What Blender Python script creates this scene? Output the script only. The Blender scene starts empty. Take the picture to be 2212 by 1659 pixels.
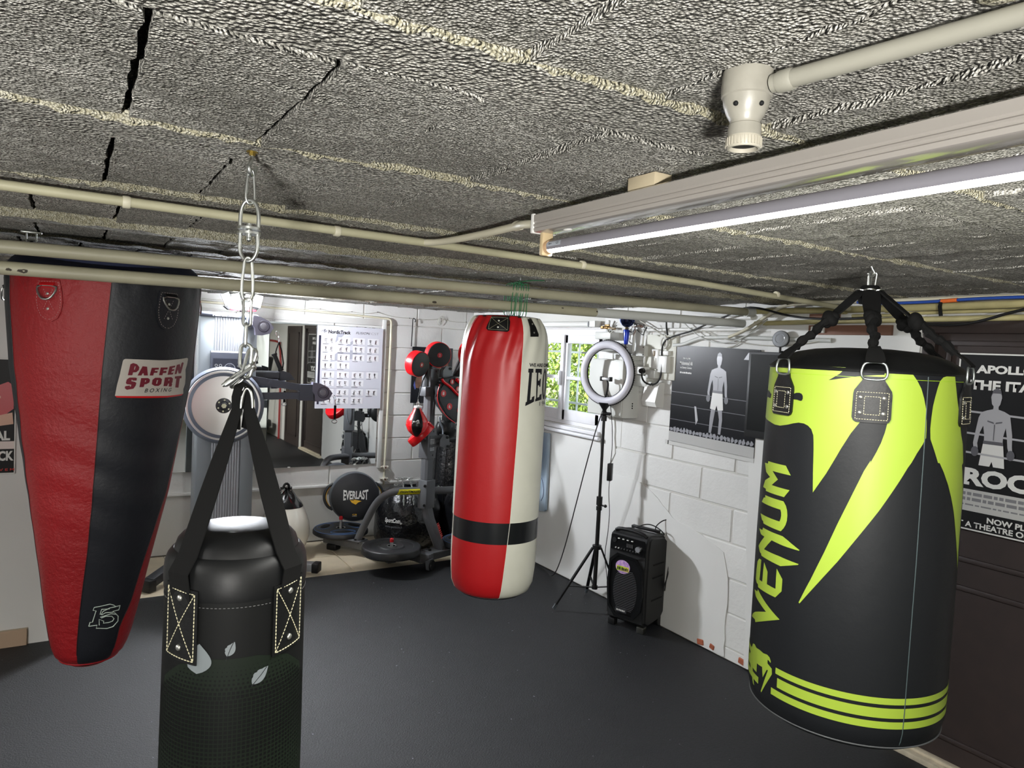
import bpy, bmesh, math, random
from mathutils import Vector, Matrix
from mathutils.geometry import tessellate_polygon
random.seed(7)
PI = math.pi
SC = bpy.context.scene
COL = SC.collection

# ---------------------------------------------------------------- camera, light, exposure
cam_d = bpy.data.cameras.new('camera')
cam_d.sensor_fit = 'HORIZONTAL'; cam_d.sensor_width = 36.0
cam_d.lens = 1550.0/2212.0*36.0
cam_d.clip_start = 0.02; cam_d.clip_end = 100
cam = bpy.data.objects.new('camera', cam_d); COL.objects.link(cam)
AX = Vector((0.85214754, 0.01672923, 0.52303413))      # world x, y, z seen from the camera (right, down, forward)
AY = Vector((-0.52097318, -0.06706043, 0.85093469))
AZ = Vector((0.04931037, -0.99760866, -0.0484299))
M = Matrix(((AX[0], -AX[1], -AX[2], 0.0), (AY[0], -AY[1], -AY[2], 0.0), (AZ[0], -AZ[1], -AZ[2], 1.70), (0, 0, 0, 1)))
cam.matrix_world = M
SC.camera = cam
SC.view_settings.view_transform = 'Standard'
SC.view_settings.look = 'None'
SC.view_settings.gamma = 1.0
SC.view_settings.use_curve_mapping = False
SC.view_settings.exposure = 0.85
try:
    SC.cycles.max_bounces = 10; SC.cycles.diffuse_bounces = 6; SC.cycles.glossy_bounces = 5
    SC.cycles.transparent_max_bounces = 10; SC.cycles.sample_clamp_indirect = 8.0
    SC.cycles.use_denoising = True
    SC.cycles.caustics_reflective = False; SC.cycles.caustics_refractive = False
except Exception: pass

MIRROR_YAW = 0.8
world = bpy.data.worlds.new('daylight'); SC.world = world; world.use_nodes = True
wn = world.node_tree; wn.nodes['Background'].inputs[0].default_value = (0.80, 0.90, 1.0, 1); wn.nodes['Background'].inputs[1].default_value = 2.6

def sun(name, rot, e, ang, col):
    l = bpy.data.lights.new(name, 'SUN'); l.energy = e; l.angle = ang; l.color = col
    o = bpy.data.objects.new(name, l); COL.objects.link(o); o.rotation_euler = rot; return o
sun('sun', (math.radians(18), math.radians(-32), 0), 9.0, 0.02, (1, .95, .82))

def area(name, loc, sx, sy, power, col, rot, spread=PI):
    l = bpy.data.lights.new(name, 'AREA'); l.shape = 'RECTANGLE'; l.size = sx; l.size_y = sy
    l.energy = power; l.color = col; l.spread = spread
    o = bpy.data.objects.new(name, l); COL.objects.link(o); o.location = loc; o.rotation_euler = rot
    return o
# the LED tube hanging under its batten (emits downwards), the floodlight on the cable machine, plus added unseen fill: rear and left tubes, floor lamp for the ceiling
TUBE = (0.872, 0.57, 1.912)
area('tube_light', (.880, .57, 1.9098), 0.020, 1.44, 30, (1.0, .985, .93), (0, math.radians(-28), 0))
area('added_rear_tube_light', (.872, -1.56, 1.9080), 0.024, 1.44, 22, (1.0, .985, .93), (0, 0, 0))  # unseen tube added behind the camera to raise the brightness
area('floodlight', (1.02, 5.425, 1.955), 0.26, 0.085, 34, (.90, .94, 1.0), (math.radians(-84), 0, 0))
pl_ = bpy.data.lights.new('floodlight_side_panels', 'POINT'); pl_.energy = 21; pl_.color = (.90, .94, 1.0); pl_.shadow_soft_size = .04
po_ = bpy.data.objects.new('floodlight_side_panels', pl_); COL.objects.link(po_); po_.location = (1.03, 5.36, 1.945)
area('floodlight_right_panel', (1.17, 5.39, 1.955), 0.05, 0.085, 21, (.90, .94, 1.0), (math.radians(-78), 0, math.radians(68)))
area('floodlight_left_panel', (.90, 5.39, 1.955), 0.05, 0.085, 16, (.90, .94, 1.0), (math.radians(-78), 0, math.radians(-62)))
area('added_left_tube_light', (-1.72, 1.45, 1.9080), 0.022, 1.44, 46, (1.0, .985, .95), (0, 0, 0))  # unseen tube added to brighten the left wall and tapered bag
area('added_ceiling_fill', (-.95, -1.55, .99), .30, .20, 108, (1.0, .98, .94), (math.radians(146), 0, math.radians(-25)), math.radians(120))  # added unseen lamp, fills the ceiling with light from below

# ---------------------------------------------------------------- materials
MATS = {}
def srgb(c):
    if isinstance(c, str):
        c = c.lstrip('#'); c = [int(c[i:i+2], 16)/255 for i in (0, 2, 4)]
        return tuple((x/12.92 if x <= .04045 else ((x+.055)/1.055)**2.4) for x in c) + (1,)
    return tuple(c)[:3] + (1,)
def mat(name, col, rough=.5, metal=0., bump=0., bscale=40., bdist=.004, var=0., vscale=6., col2=None, emit=None, estr=0., coat=0., spec=.5, detail=6., stretch=None, kind='noise', dark=0., dscale=3.):
    if name in MATS: return MATS[name]
    m = bpy.data.materials.new(name); m.use_nodes = True; nt = m.node_tree; N = nt.nodes; L = nt.links
    b = N['Principled BSDF']; c = srgb(col)
    b.inputs['Base Color'].default_value = c; b.inputs['Roughness'].default_value = rough
    b.inputs['Metallic'].default_value = metal; b.inputs['Coat Weight'].default_value = coat
    b.inputs['Specular IOR Level'].default_value = spec
    if emit is not None:
        b.inputs['Emission Color'].default_value = srgb(emit); b.inputs['Emission Strength'].default_value = estr
    tc = N.new('ShaderNodeTexCoord'); mp = N.new('ShaderNodeMapping'); L.new(tc.outputs['Object'], mp.inputs[0])
    if stretch: mp.inputs['Scale'].default_value = stretch
    if var > 0 or col2 is not None:
        n = N.new('ShaderNodeTexNoise'); n.inputs['Scale'].default_value = vscale; n.inputs['Detail'].default_value = 5
        L.new(mp.outputs[0], n.inputs[0])
        r = N.new('ShaderNodeValToRGB')
        c2 = srgb(col2) if col2 is not None else tuple(max(0, x*(1-var)) for x in c[:3]) + (1,)
        c1 = c if col2 is not None else tuple(min(1, x*(1+var)) for x in c[:3]) + (1,)
        r.color_ramp.elements[0].position = .35; r.color_ramp.elements[1].position = .68
        r.color_ramp.elements[0].color = c2; r.color_ramp.elements[1].color = c1
        L.new(n.outputs['Fac'], r.inputs[0]); L.new(r.outputs[0], b.inputs['Base Color'])
    if bump > 0:
        if kind == 'voronoi':
            n = N.new('ShaderNodeTexVoronoi'); n.inputs['Scale'].default_value = bscale; h = n.outputs['Distance']
        else:
            n = N.new('ShaderNodeTexNoise'); n.inputs['Scale'].default_value = bscale; n.inputs['Detail'].default_value = detail; n.inputs['Roughness'].default_value = .62; h = n.outputs['Fac']
        L.new(mp.outputs[0], n.inputs[0])
        bp = N.new('ShaderNodeBump'); bp.inputs['Strength'].default_value = bump; bp.inputs['Distance'].default_value = bdist
        L.new(h, bp.inputs['Height']); L.new(bp.outputs[0], b.inputs['Normal'])
    MATS[name] = m; return m

def world_coord(m):
    """switch a material's texture space to world position, so copies of one block do not repeat their grain"""
    nt = m.node_tree; N = nt.nodes; L = nt.links
    g = N.new('ShaderNodeNewGeometry')
    for n in N:
        if n.type == 'MAPPING': L.new(g.outputs['Position'], n.inputs[0])
    return m

def rough_concrete(name, col, col2, s=1.0, fine=140., strength=1., dist=.006, lo=.30, hi=.55):
    """stony cast concrete: pebbly grain with pits painted darker as relief shading, in world space"""
    m = bpy.data.materials.new(name); m.use_nodes = True; nt = m.node_tree; N = nt.nodes; L = nt.links
    b = N['Principled BSDF']; b.inputs['Roughness'].default_value = .8; b.inputs['Specular IOR Level'].default_value = .35
    g = N.new('ShaderNodeNewGeometry')
    def noise(sc, det, ro=.55):
        n = N.new('ShaderNodeTexNoise'); n.inputs['Scale'].default_value = sc; n.inputs['Detail'].default_value = det; n.inputs['Roughness'].default_value = ro
        L.new(g.outputs['Position'], n.inputs[0]); return n.outputs['Fac']
    def mad(a, k, c):
        n = N.new('ShaderNodeMath'); n.operation = 'MULTIPLY_ADD'; L.new(a, n.inputs[0]); n.inputs[1].default_value = k
        if hasattr(c, 'is_linked'): L.new(c, n.inputs[2])
        else: n.inputs[2].default_value = c
        return n.outputs[0]
    v = N.new('ShaderNodeTexVoronoi'); v.inputs['Scale'].default_value = fine*s; L.new(g.outputs['Position'], v.inputs[0])
    n1 = noise(fine*.45*s, 4, .6); n2 = noise(20*s, 3); n3 = noise(3., 3)
    h = mad(v.outputs['Distance'], -1.7, mad(n1, 1.5, mad(n2, 1.6, 0.)))
    bp = N.new('ShaderNodeBump'); bp.inputs['Strength'].default_value = strength; bp.inputs['Distance'].default_value = dist
    L.new(h, bp.inputs['Height']); L.new(bp.outputs[0], b.inputs['Normal'])
    r = N.new('ShaderNodeValToRGB'); r.color_ramp.elements[0].color = srgb(col2); r.color_ramp.elements[1].color = srgb(col)
    r.color_ramp.elements[0].position = lo; r.color_ramp.elements[1].position = hi
    L.new(mad(v.outputs['Distance'], -.35, mad(n1, .75, mad(n3, .35, 0.))), r.inputs[0]); L.new(r.outputs[0], b.inputs['Base Color'])  # pits coloured darker, grains lighter, to deepen the shading of the relief
    MATS[name] = m; return m

# ---------------------------------------------------------------- mesh helpers (all shapes are written in world coordinates)
class B:
    def __init__(s): s.bm = bmesh.new()
    def box(s, c, d, rz=0., rot=None, bev=0., seg=2):
        r = bmesh.ops.create_cube(s.bm, size=1.0); vs = r['verts']
        bmesh.ops.scale(s.bm, vec=d, verts=vs)
        if bev > 0:
            es = list({e for v in vs for e in v.link_edges})
            rr = bmesh.ops.bevel(s.bm, geom=es, offset=min(bev, min(d)*.49), segments=seg, affect='EDGES', profile=.5)
            vs = list({v for f in rr['faces'] for v in f.verts} | {v for v in vs if v.is_valid})
        mt = Matrix.Rotation(rz, 4, 'Z') if rot is None else rot
        bmesh.ops.transform(s.bm, matrix=Matrix.Translation(c) @ mt, verts=vs)
        return s
    def box2(s, a, b, bev=0., seg=2):
        a, b = Vector(a), Vector(b)
        return s.box((a+b)/2, tuple(abs(x) for x in (b-a)), bev=bev, seg=seg)
    def lathe(s, prof, c=(0, 0, 0), seg=48, axis=None, cap=True, a0=0., a1=2*PI):
        """prof: list of (r, z); axis: direction of z"""
        full = abs(a1-a0-2*PI) < 1e-6
        n = seg if full else seg+1; rings = []
        q = Vector((0, 0, 1)).rotation_difference(Vector(axis).normalized()) if axis is not None else None
        c = Vector(c)
        for r, z in prof:
            ring = []
            for i in range(n):
                a = a0+(a1-a0)*i/seg; p = Vector((r*math.cos(a), r*math.sin(a), z))
                if q: p = q @ p
                ring.append(s.bm.verts.new(p+c))
            rings.append(ring)
        for k in range(len(rings)-1):
            for i in range(seg):
                j = (i+1) % n
                try: s.bm.faces.new((rings[k][i], rings[k][j], rings[k+1][j], rings[k+1][i]))
                except ValueError: pass
        if cap and full:
            for ring in (rings[0], rings[-1]):
                try: s.bm.faces.new(ring)
                except ValueError: pass
        return s
    def cyl(s, p0, p1, r, r1=None, seg=20):
        p0, p1 = Vector(p0), Vector(p1); r1 = r if r1 is None else r1; L = (p1-p0).length
        return s.lathe([(r, 0), (r1, L)], p0, seg, p1-p0)
    def tube(s, pts, r, seg=10, closed=False, smooth=0, caps=True):
        pts = [Vector(p) for p in pts]
        for _ in range(smooth):
            q = []
            for i in range(len(pts)-(0 if closed else 1)):
                a, b = pts[i], pts[(i+1) % len(pts)]; q += [a*.75+b*.25, a*.25+b*.75]
            pts = ([] if closed else [pts[0]])+q+([] if closed else [pts[-1]])
        n = len(pts); rings = []; t0 = None; u = None
        for i, p in enumerate(pts):
            if closed: t = (pts[(i+1) % n]-pts[i-1]).normalized()
            else: t = (pts[min(i+1, n-1)]-pts[max(i-1, 0)]).normalized()
            if u is None:
                u = t.orthogonal().normalized()
            else:
                u = (t0.rotation_difference(t) @ u); u = (u-t*u.dot(t)).normalized()
            t0 = t; w = t.cross(u)
            rr = r[i] if isinstance(r, (list, tuple)) and len(r) == n else (r if not isinstance(r, (list, tuple)) else r[0])
            rings.append([s.bm.verts.new(p+u*rr*math.cos(2*PI*k/seg)+w*rr*math.sin(2*PI*k/seg)) for k in range(seg)])
        m = n if closed else n-1
        for i in range(m):
            A, C2 = rings[i], rings[(i+1) % n]
            off = 0
            if closed and i == n-1:
                off = min(range(seg), key=lambda o: (A[0].co-C2[o].co).length)
            for k in range(seg):
                try: s.bm.faces.new((A[k], A[(k+1) % seg], C2[(k+1+off) % seg], C2[(k+off) % seg]))
                except ValueError: pass
        if caps and not closed:
            s.bm.faces.new(rings[0][::-1]); s.bm.faces.new(rings[-1])
        return s
    def strap(s, pts, w, t, side):
        """flat band along pts; side = width direction (vector or list)"""
        pts = [Vector(p) for p in pts]; rings = []
        for i, p in enumerate(pts):
            d = (pts[min(i+1, len(pts)-1)]-pts[max(i-1, 0)]).normalized()
            sd = Vector(side[i] if isinstance(side, list) else side); sd = (sd-d*sd.dot(d)).normalized(); nn = d.cross(sd)
            ww = w[i] if isinstance(w, list) else w
            rings.append([s.bm.verts.new(p+sd*ww/2*a+nn*t/2*b) for a, b in ((-1, -1), (1, -1), (1, 1), (-1, 1))])
        for i in range(len(rings)-1):
            for k in range(4): s.bm.faces.new((rings[i][k], rings[i][(k+1) % 4], rings[i+1][(k+1) % 4], rings[i+1][k]))
        s.bm.faces.new(rings[0][::-1]); s.bm.faces.new(rings[-1])
        return s
    def ball(s, c, r, sc=(1, 1, 1), seg=16, rings=10, rot=None):
        q = bmesh.ops.create_uvsphere(s.bm, u_segments=seg, v_segments=rings, radius=r)
        m = Matrix.Translation(c) @ (rot if rot is not None else Matrix.Identity(4)) @ Matrix.Diagonal((*sc, 1))
        bmesh.ops.transform(s.bm, matrix=m, verts=q['verts']); return s
    def prism(s, pts, o, ux, uy, depth, holes=()):
        """polygon (2-D pts) in the plane o + x*ux + y*uy, extruded by vector depth"""
        o, ux, uy, depth = Vector(o), Vector(ux), Vector(uy), Vector(depth)
        lo = [s.bm.verts.new(o+ux*x+uy*y) for x, y in pts]; hi = [s.bm.verts.new(v.co+depth) for v in lo]
        n = len(pts)
        for i in range(n): s.bm.faces.new((lo[i], lo[(i+1) % n], hi[(i+1) % n], hi[i]))
        if n <= 14:
            bmesh.ops.triangulate(s.bm, faces=[s.bm.faces.new(lo[::-1]), s.bm.faces.new(hi)], ngon_method='EAR_CLIP')
        else:
            for a, b, c in tessellate_polygon([[Vector((x, y, 0)) for x, y in pts]]):
                for vs in (lo, hi):
                    try: s.bm.faces.new((vs[a], vs[b], vs[c]))
                    except ValueError: pass
        return s
    def link(s, c, d, side, L, W, r, seg=8):
        """one oval chain link; d = long direction, side = short direction"""
        c, d, side = Vector(c), Vector(d).normalized(), Vector(side); side = (side-d*side.dot(d)).normalized()
        R = W/2-r; h = L/2-r-R; pts = []
        for i in range(7): a = PI*i/6; pts.append(c+d*(h+R*math.sin(a))+side*R*math.cos(a))
        for i in range(7): a = PI*i/6; pts.append(c-d*(h+R*math.sin(a))-side*R*math.cos(a))
        return s.tube(pts, r, seg, closed=True)

def wmat(o):
    m = Matrix.Identity(4)
    while o is not None:
        m = (Matrix.LocRotScale(o.location, o.rotation_euler, o.scale)) @ m; o = o.parent
    return m
def obj(name, b, material, parent=None, smooth=None, kind=None, label=None):
    bm = b.bm if isinstance(b, B) else b
    if smooth is None: smooth = True
    bmesh.ops.recalc_face_normals(bm, faces=bm.faces)
    me = bpy.data.meshes.new(name)
    if parent is not None:
        bmesh.ops.transform(bm, matrix=wmat(parent).inverted(), verts=bm.verts)
    bm.to_mesh(me); bm.free()
    if smooth:
        me.polygons.foreach_set('use_smooth', [True]*len(me.polygons))
        try: me.set_sharp_from_angle(angle=math.radians(38))
        except Exception: pass
    for m in (material if isinstance(material, (list, tuple)) else [material]): me.materials.append(m)
    o = bpy.data.objects.new(name, me); COL.objects.link(o)
    if parent is not None: o.parent = parent
    if kind: o['kind'] = kind
    if label: o['label'] = label
    return o
def thing(name, label, cat, loc=(0, 0, 0), rotz=0., group=None):
    o = bpy.data.objects.new(name, None); COL.objects.link(o); o.location = loc; o.rotation_euler = (0, 0, rotz)
    o.empty_display_size = .05; o['label'] = label; o['category'] = cat
    if group: o['group'] = group
    return o
def tag(o, label, cat, group=None):
    o['label'] = label; o['category'] = cat
    if group: o['group'] = group
    return o
def single(name, b, m, label, cat, group=None, **k): return tag(obj(name, b, m, None, **k), label, cat, group)
def struct(name, b, m, **k): return obj(name, b, m, None, kind='structure', **k)
def dup(o, parent=None):
    c = o.copy(); COL.objects.link(c); c.parent = parent
    for ch in [x for x in list(bpy.data.objects) if x.parent == o]: dup(ch, c)
    return c

# ---------------------------------------------------------------- flat prints: text and polygons mapped on to a surface
def text_bm(s, bold=0., shear=0.):
    cu = bpy.data.curves.new('t', 'FONT'); cu.body = s; cu.offset = bold; cu.shear = shear; cu.resolution_u = 3
    o = bpy.data.objects.new('t', cu); COL.objects.link(o); dg = bpy.context.evaluated_depsgraph_get(); dg.update()
    me = bpy.data.meshes.new_from_object(o.evaluated_get(dg)); bm = bmesh.new(); bm.from_mesh(me)
    bpy.data.objects.remove(o); bpy.data.curves.remove(cu); bpy.data.meshes.remove(me); return bm
def fit(bm, x0, x1, y0, y1, keep=False):
    xs = [v.co.x for v in bm.verts]; ys = [v.co.y for v in bm.verts]
    ax, bx, ay, by = min(xs), max(xs), min(ys), max(ys)
    for v in bm.verts:
        v.co = Vector((x0+(v.co.x-ax)/(bx-ax)*(x1-x0), y0+(v.co.y-ay)/(by-ay)*(y1-y0), 0))
    return bm
def blurred_words(n, seed=1):
    """stand-in for print too small to read: a row of uneven strokes"""
    r = random.Random(seed); bm = bmesh.new(); x = 0.
    for _ in range(n):
        w = r.uniform(.4, .9); h = r.uniform(.75, 1.); bm.faces.new([bm.verts.new(q) for q in ((x, 0, 0), (x+w, 0, 0), (x+w, h, 0), (x, h, 0))]); x += w+r.uniform(.15, .4)
    return bm
def poly_bm(pts, holes=()):
    bm = bmesh.new(); es = []
    for loop in [pts]+list(holes):
        vs = [bm.verts.new((x, y, 0)) for x, y in loop]
        es += [bm.edges.new((vs[i], vs[(i+1) % len(vs)])) for i in range(len(vs))]
    bmesh.ops.triangle_fill(bm, edges=es, use_beauty=True, use_dissolve=False)
    return bm
def merge(bms):
    out = bmesh.new()
    for b in bms:
        me = bpy.data.meshes.new('x'); b.to_mesh(me); out.from_mesh(me); bpy.data.meshes.remove(me); b.free()
    return out
def cutgrid(bm, dx=None, dy=None):
    for ax, d in ((0, dx), (1, dy)):
        if not d: continue
        cs = [v.co[ax] for v in bm.verts]; k0 = math.floor(min(cs)/d)+1; k1 = math.ceil(max(cs)/d)
        for k in range(k0, k1):
            co = Vector((0, 0, 0)); co[ax] = k*d; no = Vector((0, 0, 0)); no[ax] = 1
            bmesh.ops.bisect_plane(bm, geom=bm.verts[:]+bm.edges[:]+bm.faces[:], plane_co=co, plane_no=no)
    return bm
def mapped(bm, f, off=0., thick=0., dx=None, dy=None):
    """f(x, y, off) -> world point"""
    if dx or dy: cutgrid(bm, dx, dy)
    if thick > 0:
        src = bm.faces[:]; r = bmesh.ops.extrude_face_region(bm, geom=src)
        for v in [g for g in r['geom'] if isinstance(g, bmesh.types.BMVert)]: v.co.z = thick
    for v in bm.verts: v.co = Vector(f(v.co.x, v.co.y, off+v.co.z))
    return bm
def plane(o, ux, uy):
    o, ux, uy = Vector(o), Vector(ux).normalized(), Vector(uy).normalized(); n = ux.cross(uy)
    return lambda x, y, z=0.: o+ux*x+uy*y+n*z
def dashes(path, f, L=.006, gap=.003, w=.0014, h=.0012, off=.002):
    """stitches along a 2-D path mapped by f"""
    b = B()
    for (x0, y0), (x1, y1) in zip(path[:-1], path[1:]):
        P0, P1 = Vector(f(x0, y0, off)), Vector(f(x1, y1, off)); n = max(1, int((P1-P0).length/(L+gap)))
        for i in range(n):
            a, c = i/n, (i+L/(L+gap))/n
            p = Vector(f(x0+(x1-x0)*a, y0+(y1-y0)*a, off)); q = Vector(f(x0+(x1-x0)*c, y0+(y1-y0)*c, off))
            b.tube([p, (p+q)/2, q], [w*.6, w, w*.6], 5)
    return b
def interp(z, zs, rs):
    if z <= zs[0]: return rs[0]
    for i in range(len(zs)-1):
        if z <= zs[i+1]: return rs[i]+(rs[i+1]-rs[i])*(z-zs[i])/(zs[i+1]-zs[i])
    return rs[-1]
def revolve(c, rf, base=None):
    """map (angle, z, off) on a body of revolution; angle 0 faces the middle of the room where the picture was taken"""
    base = math.atan2(-c[1], -c[0]) if base is None else base
    def f(a, z, off=0.):
        r = rf(z)+off; return Vector((c[0]+r*math.cos(base+a), c[1]+r*math.sin(base+a), z))
    f.base = base; return f
def shell(f, a0, a1, zs, na=24, inward=.004):
    """panel of a body of revolution; a0/a1 may be functions of z; closed with a thin back"""
    b = B(); g0 = a0 if callable(a0) else (lambda z: a0); g1 = a1 if callable(a1) else (lambda z: a1)
    rows = []
    for z in zs: rows.append([b.bm.verts.new(f(g0(z)+(g1(z)-g0(z))*i/na, z, 0)) for i in range(na+1)])
    for k in range(len(rows)-1):
        for i in range(na): b.bm.faces.new((rows[k][i], rows[k][i+1], rows[k+1][i+1], rows[k+1][i]))
    return b
def frange(a, b, n): return [a+(b-a)*i/(n-1) for i in range(n)]

# common materials
STEEL = mat('zinc_steel', (.62, .64, .62), .28, 1.0, bump=.15, bscale=120, bdist=.0006)
CHROME = mat('chrome', (.8, .8, .82), .12, 1.0)
DARKGREY = mat('grey_powder_coat', '#5a5a5c', .42, .25, bump=.1, bscale=300, bdist=.0004)
BLACKP = mat('black_plastic', '#101011', .45, spec=.35, bump=.12, bscale=200, bdist=.0005)
BLACKL = mat('black_leather', '#0b0c0d', .42, spec=.4, bump=.5, bscale=55, bdist=.0025, detail=8)
BLACKM = mat('matt_black', '#0c0d0e', .7, spec=.3)
REDL = mat('red_leather', '#c3151b', .38, bump=.35, bscale=60, bdist=.002)
WHITEP = mat('white_plastic', '#dcdcd8', .4)
WHITE_INK = mat('white_print', '#d8d8d4', .5)
BLACK_INK = mat('black_print', '#14151a', .5)
RED_INK = mat('red_print', '#b32a25', .5)
THREAD = mat('cream_thread', '#cfc9a8', .7)
RIVET = mat('rivet_metal', (.62, .62, .58), .3, .9)

# ---------------------------------------------------------------- ceiling: concrete joists with infill blocks
ZC = 2.02
CEIL = rough_concrete('painted_ceiling_concrete', '#e2dfd6', '#86847c', fine=215, dist=.0085)
JOIST = rough_concrete('joist_concrete', '#dcd9cf', '#8a8880', fine=150, dist=.010)
MORTAR = rough_concrete('mortar', '#cfcbb9', '#98937c', fine=240, dist=.005)
XW, XE, YS, YN = -3.4, 3.2, -3.6, 5.96
ceiling = struct('ceiling', B().box2((XW-.2, YS-.2, ZC+.045), (XE+.25, YN+.2, ZC+.22)), CEIL, smooth=False)
rng = random.Random(3)
def ceiling_block_mesh(k, W=.195, L=.44):
    r = random.Random(100+k); bm = bmesh.new(); nx, ny = 4, 15
    dz = [r.uniform(-.004, .004) for _ in range(4)]; g = []
    for j in range(ny+1):
        row = []
        for i in range(nx+1):
            u, v = i/nx, j/ny; x = (u-.5)*(W-.0105)+(r.uniform(-.003, .003) if i in (0, nx) else 0)
            y = (v-.5)*L
            z = dz[0]*(1-u)*(1-v)+dz[1]*u*(1-v)+dz[2]*(1-u)*v+dz[3]*u*v
            z += -.0035 if i in (0, nx) and r.random() < .4 else 0
            z += r.uniform(-.0015, .0015)
            row.append(bm.verts.new((x, y, z)))
        g.append(row)
    for j in range(ny):
        for i in range(nx): bm.faces.new((g[j][i], g[j+1][i], g[j+1][i+1], g[j][i+1]))
    ed = [e for e in bm.edges if e.is_boundary]; rr = bmesh.ops.extrude_edge_only(bm, edges=ed)
    for v in [q for q in rr['geom'] if isinstance(q, bmesh.types.BMVert)]: v.co.z = .05; v.co.x *= .97
    me = bpy.data.meshes.new('ceiling_block'); bmesh.ops.recalc_face_normals(bm, faces=bm.faces); bm.to_mesh(me); bm.free()
    me.materials.append(CEIL); return me
blk = [ceiling_block_mesh(k) for k in range(8)]
seams = [.11, .69, 1.255, 1.85, 2.44, 3.03, 3.62, 4.21, 4.80, 5.39, 5.98]
off0 = {0: .03, 1: .061, 2: .053, 3: .10, 4: .09, 5: .02, 6: .07, 7: .12, 8: .05, 9: .09}
for k in range(10):
    s0, s1 = seams[k], seams[k+1]; drop = .016 if k == 4 else .003
    # joist
    b = B(); n = 60; W = .135; rj = random.Random(40+k); rows = []
    for i in range(n+1):
        x = -1.4+(XE+.05+1.4)*i/n; rows.append([b.bm.verts.new((x, y, z)) for y, z in (
            (s0+rj.uniform(-.003, .003), ZC+.03), (s0+.006+rj.uniform(-.004, .004), ZC-drop+rj.uniform(-.002, .002)), (s0+W/2, ZC-drop+rj.uniform(-.002, .002)),
            (s0+W-.006+rj.uniform(-.005, .005), ZC-drop+rj.uniform(-.002, .003)), (s0+W+rj.uniform(-.003, .003), ZC+.03))])
    for i in range(n):
        for j in range(4): b.bm.faces.new((rows[i][j], rows[i][j+1], rows[i+1][j+1], rows[i+1][j]))
    obj('joist', b, JOIST, ceiling)
    # squeezed-out mortar along the joist
    b = B(); nn = 260 if k < 4 else 120; rings = []
    for i in range(nn+1):
        x = -1.4+(XE+1.4)*i/nn; q = rj.random(); w = .0035+.004*q; h = .004+.008*rj.random()**2+(drop if k == 4 else 0)
        y = s0-.002+rj.uniform(-.003, .003)
        rings.append([b.bm.verts.new((x, y+dy*w, ZC+.01-h*dz-.01*dz)) for dy, dz in ((-1, 0), (-.7, .75), (0, 1), (.7, .7), (1, 0))])
    for i in range(nn):
        for j in range(4): b.bm.faces.new((rings[i][j], rings[i][j+1], rings[i+1][j+1], rings[i+1][j]))
    obj('mortar_ridge', b, MORTAR, ceiling, smooth=(k > 3))
    y0, y1 = s0+.137, s1-.006; x = off0[k]-.195*7
    while x < XE:
        me = rng.choice(blk)
        o = bpy.data.objects.new('ceiling_block', me); COL.objects.link(o); o.parent = ceiling
        o.location = (x+.0975, (y0+y1)/2, ZC+rng.uniform(-.004, .004)*(1 if k < 4 else .3)); o.scale = (1, (y1-y0)/.44, 1)
        qk = 1 if k < 4 else .25; o.rotation_euler = (rng.uniform(-.004, .004)*qk, rng.uniform(-.012, .012)*qk, PI*rng.randint(0, 1)+rng.uniform(-.002, .002))
        x += .195

# ---------------------------------------------------------------- floor
MAT_F = mat('black_rubber_mat', '#16171c', .58, bump=.8, bscale=150, bdist=.004, col2='#0b0c0f', vscale=95, spec=.5)
nt = MAT_F.node_tree
TILE = mat('beige_tile', '#cdbfa6', .35, bump=.06, bscale=30, var=.06, vscale=9)
GROUT = mat('grout', '#a59a86', .8)
floor = struct('floor', B().box2((XW-.2, YS-.2, -.16), (XE+.25, YN+.2, -.014)), GROUT, smooth=False)
mbm = B(); mbm.box2((XW, YS, -.02), (XE, 5.035, -.002))
rubber = obj('rubber_matting', mbm, MAT_F, floor, smooth=False)
r = random.Random(9); bt = B().box((0, 0, 0), (.594, .447, .012), bev=.002, seg=1); tile0 = None
for i in range(7):
    for j in range(3):
        x = .62+.6*(i-1)+.3; y = 5.04+.45*j+.222
        if x > XE+.1 or y > YN+.1: continue
        if tile0 is None: tile0 = obj('floor_tile', bt, TILE, floor); o = tile0
        else: o = tile0.copy(); COL.objects.link(o)
        o.location = (x, y, -.010+r.uniform(-.0007, .0007))
SPECK = mat('paint_specks', '#6d6f76', .7)
b = B()
for _ in range(160):
    x, y = r.uniform(-.3, 3.1), r.uniform(.6, 4.9); a = r.uniform(0, PI); q = r.uniform(.0015, .005)
    b.box((x, y, -.0015), (q*r.uniform(1, 2.2), q, .0012), rz=a)
obj('floor_specks', b, SPECK, rubber, kind='stuff', smooth=False)

# ---------------------------------------------------------------- walls
WP = mat('white_wall_paint', '#d4d4d1', .6, bump=.4, bscale=38, bdist=.006, var=.05, vscale=2.5, detail=7); world_coord(WP)
WS = mat('smooth_white_plaster', '#d6d6d3', .55, bump=.18, bscale=14, bdist=.004, var=.03, vscale=2); world_coord(WS)
WJ = mat('wall_joint', '#c6c5c0', .8, bump=.5, bscale=80, bdist=.004); world_coord(WJ)
wall_back = struct('wall_back', B().box2((.1, YN-.004, 0), (XE+.2, YN+.2, ZC+.05)), WJ, smooth=False)
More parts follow.
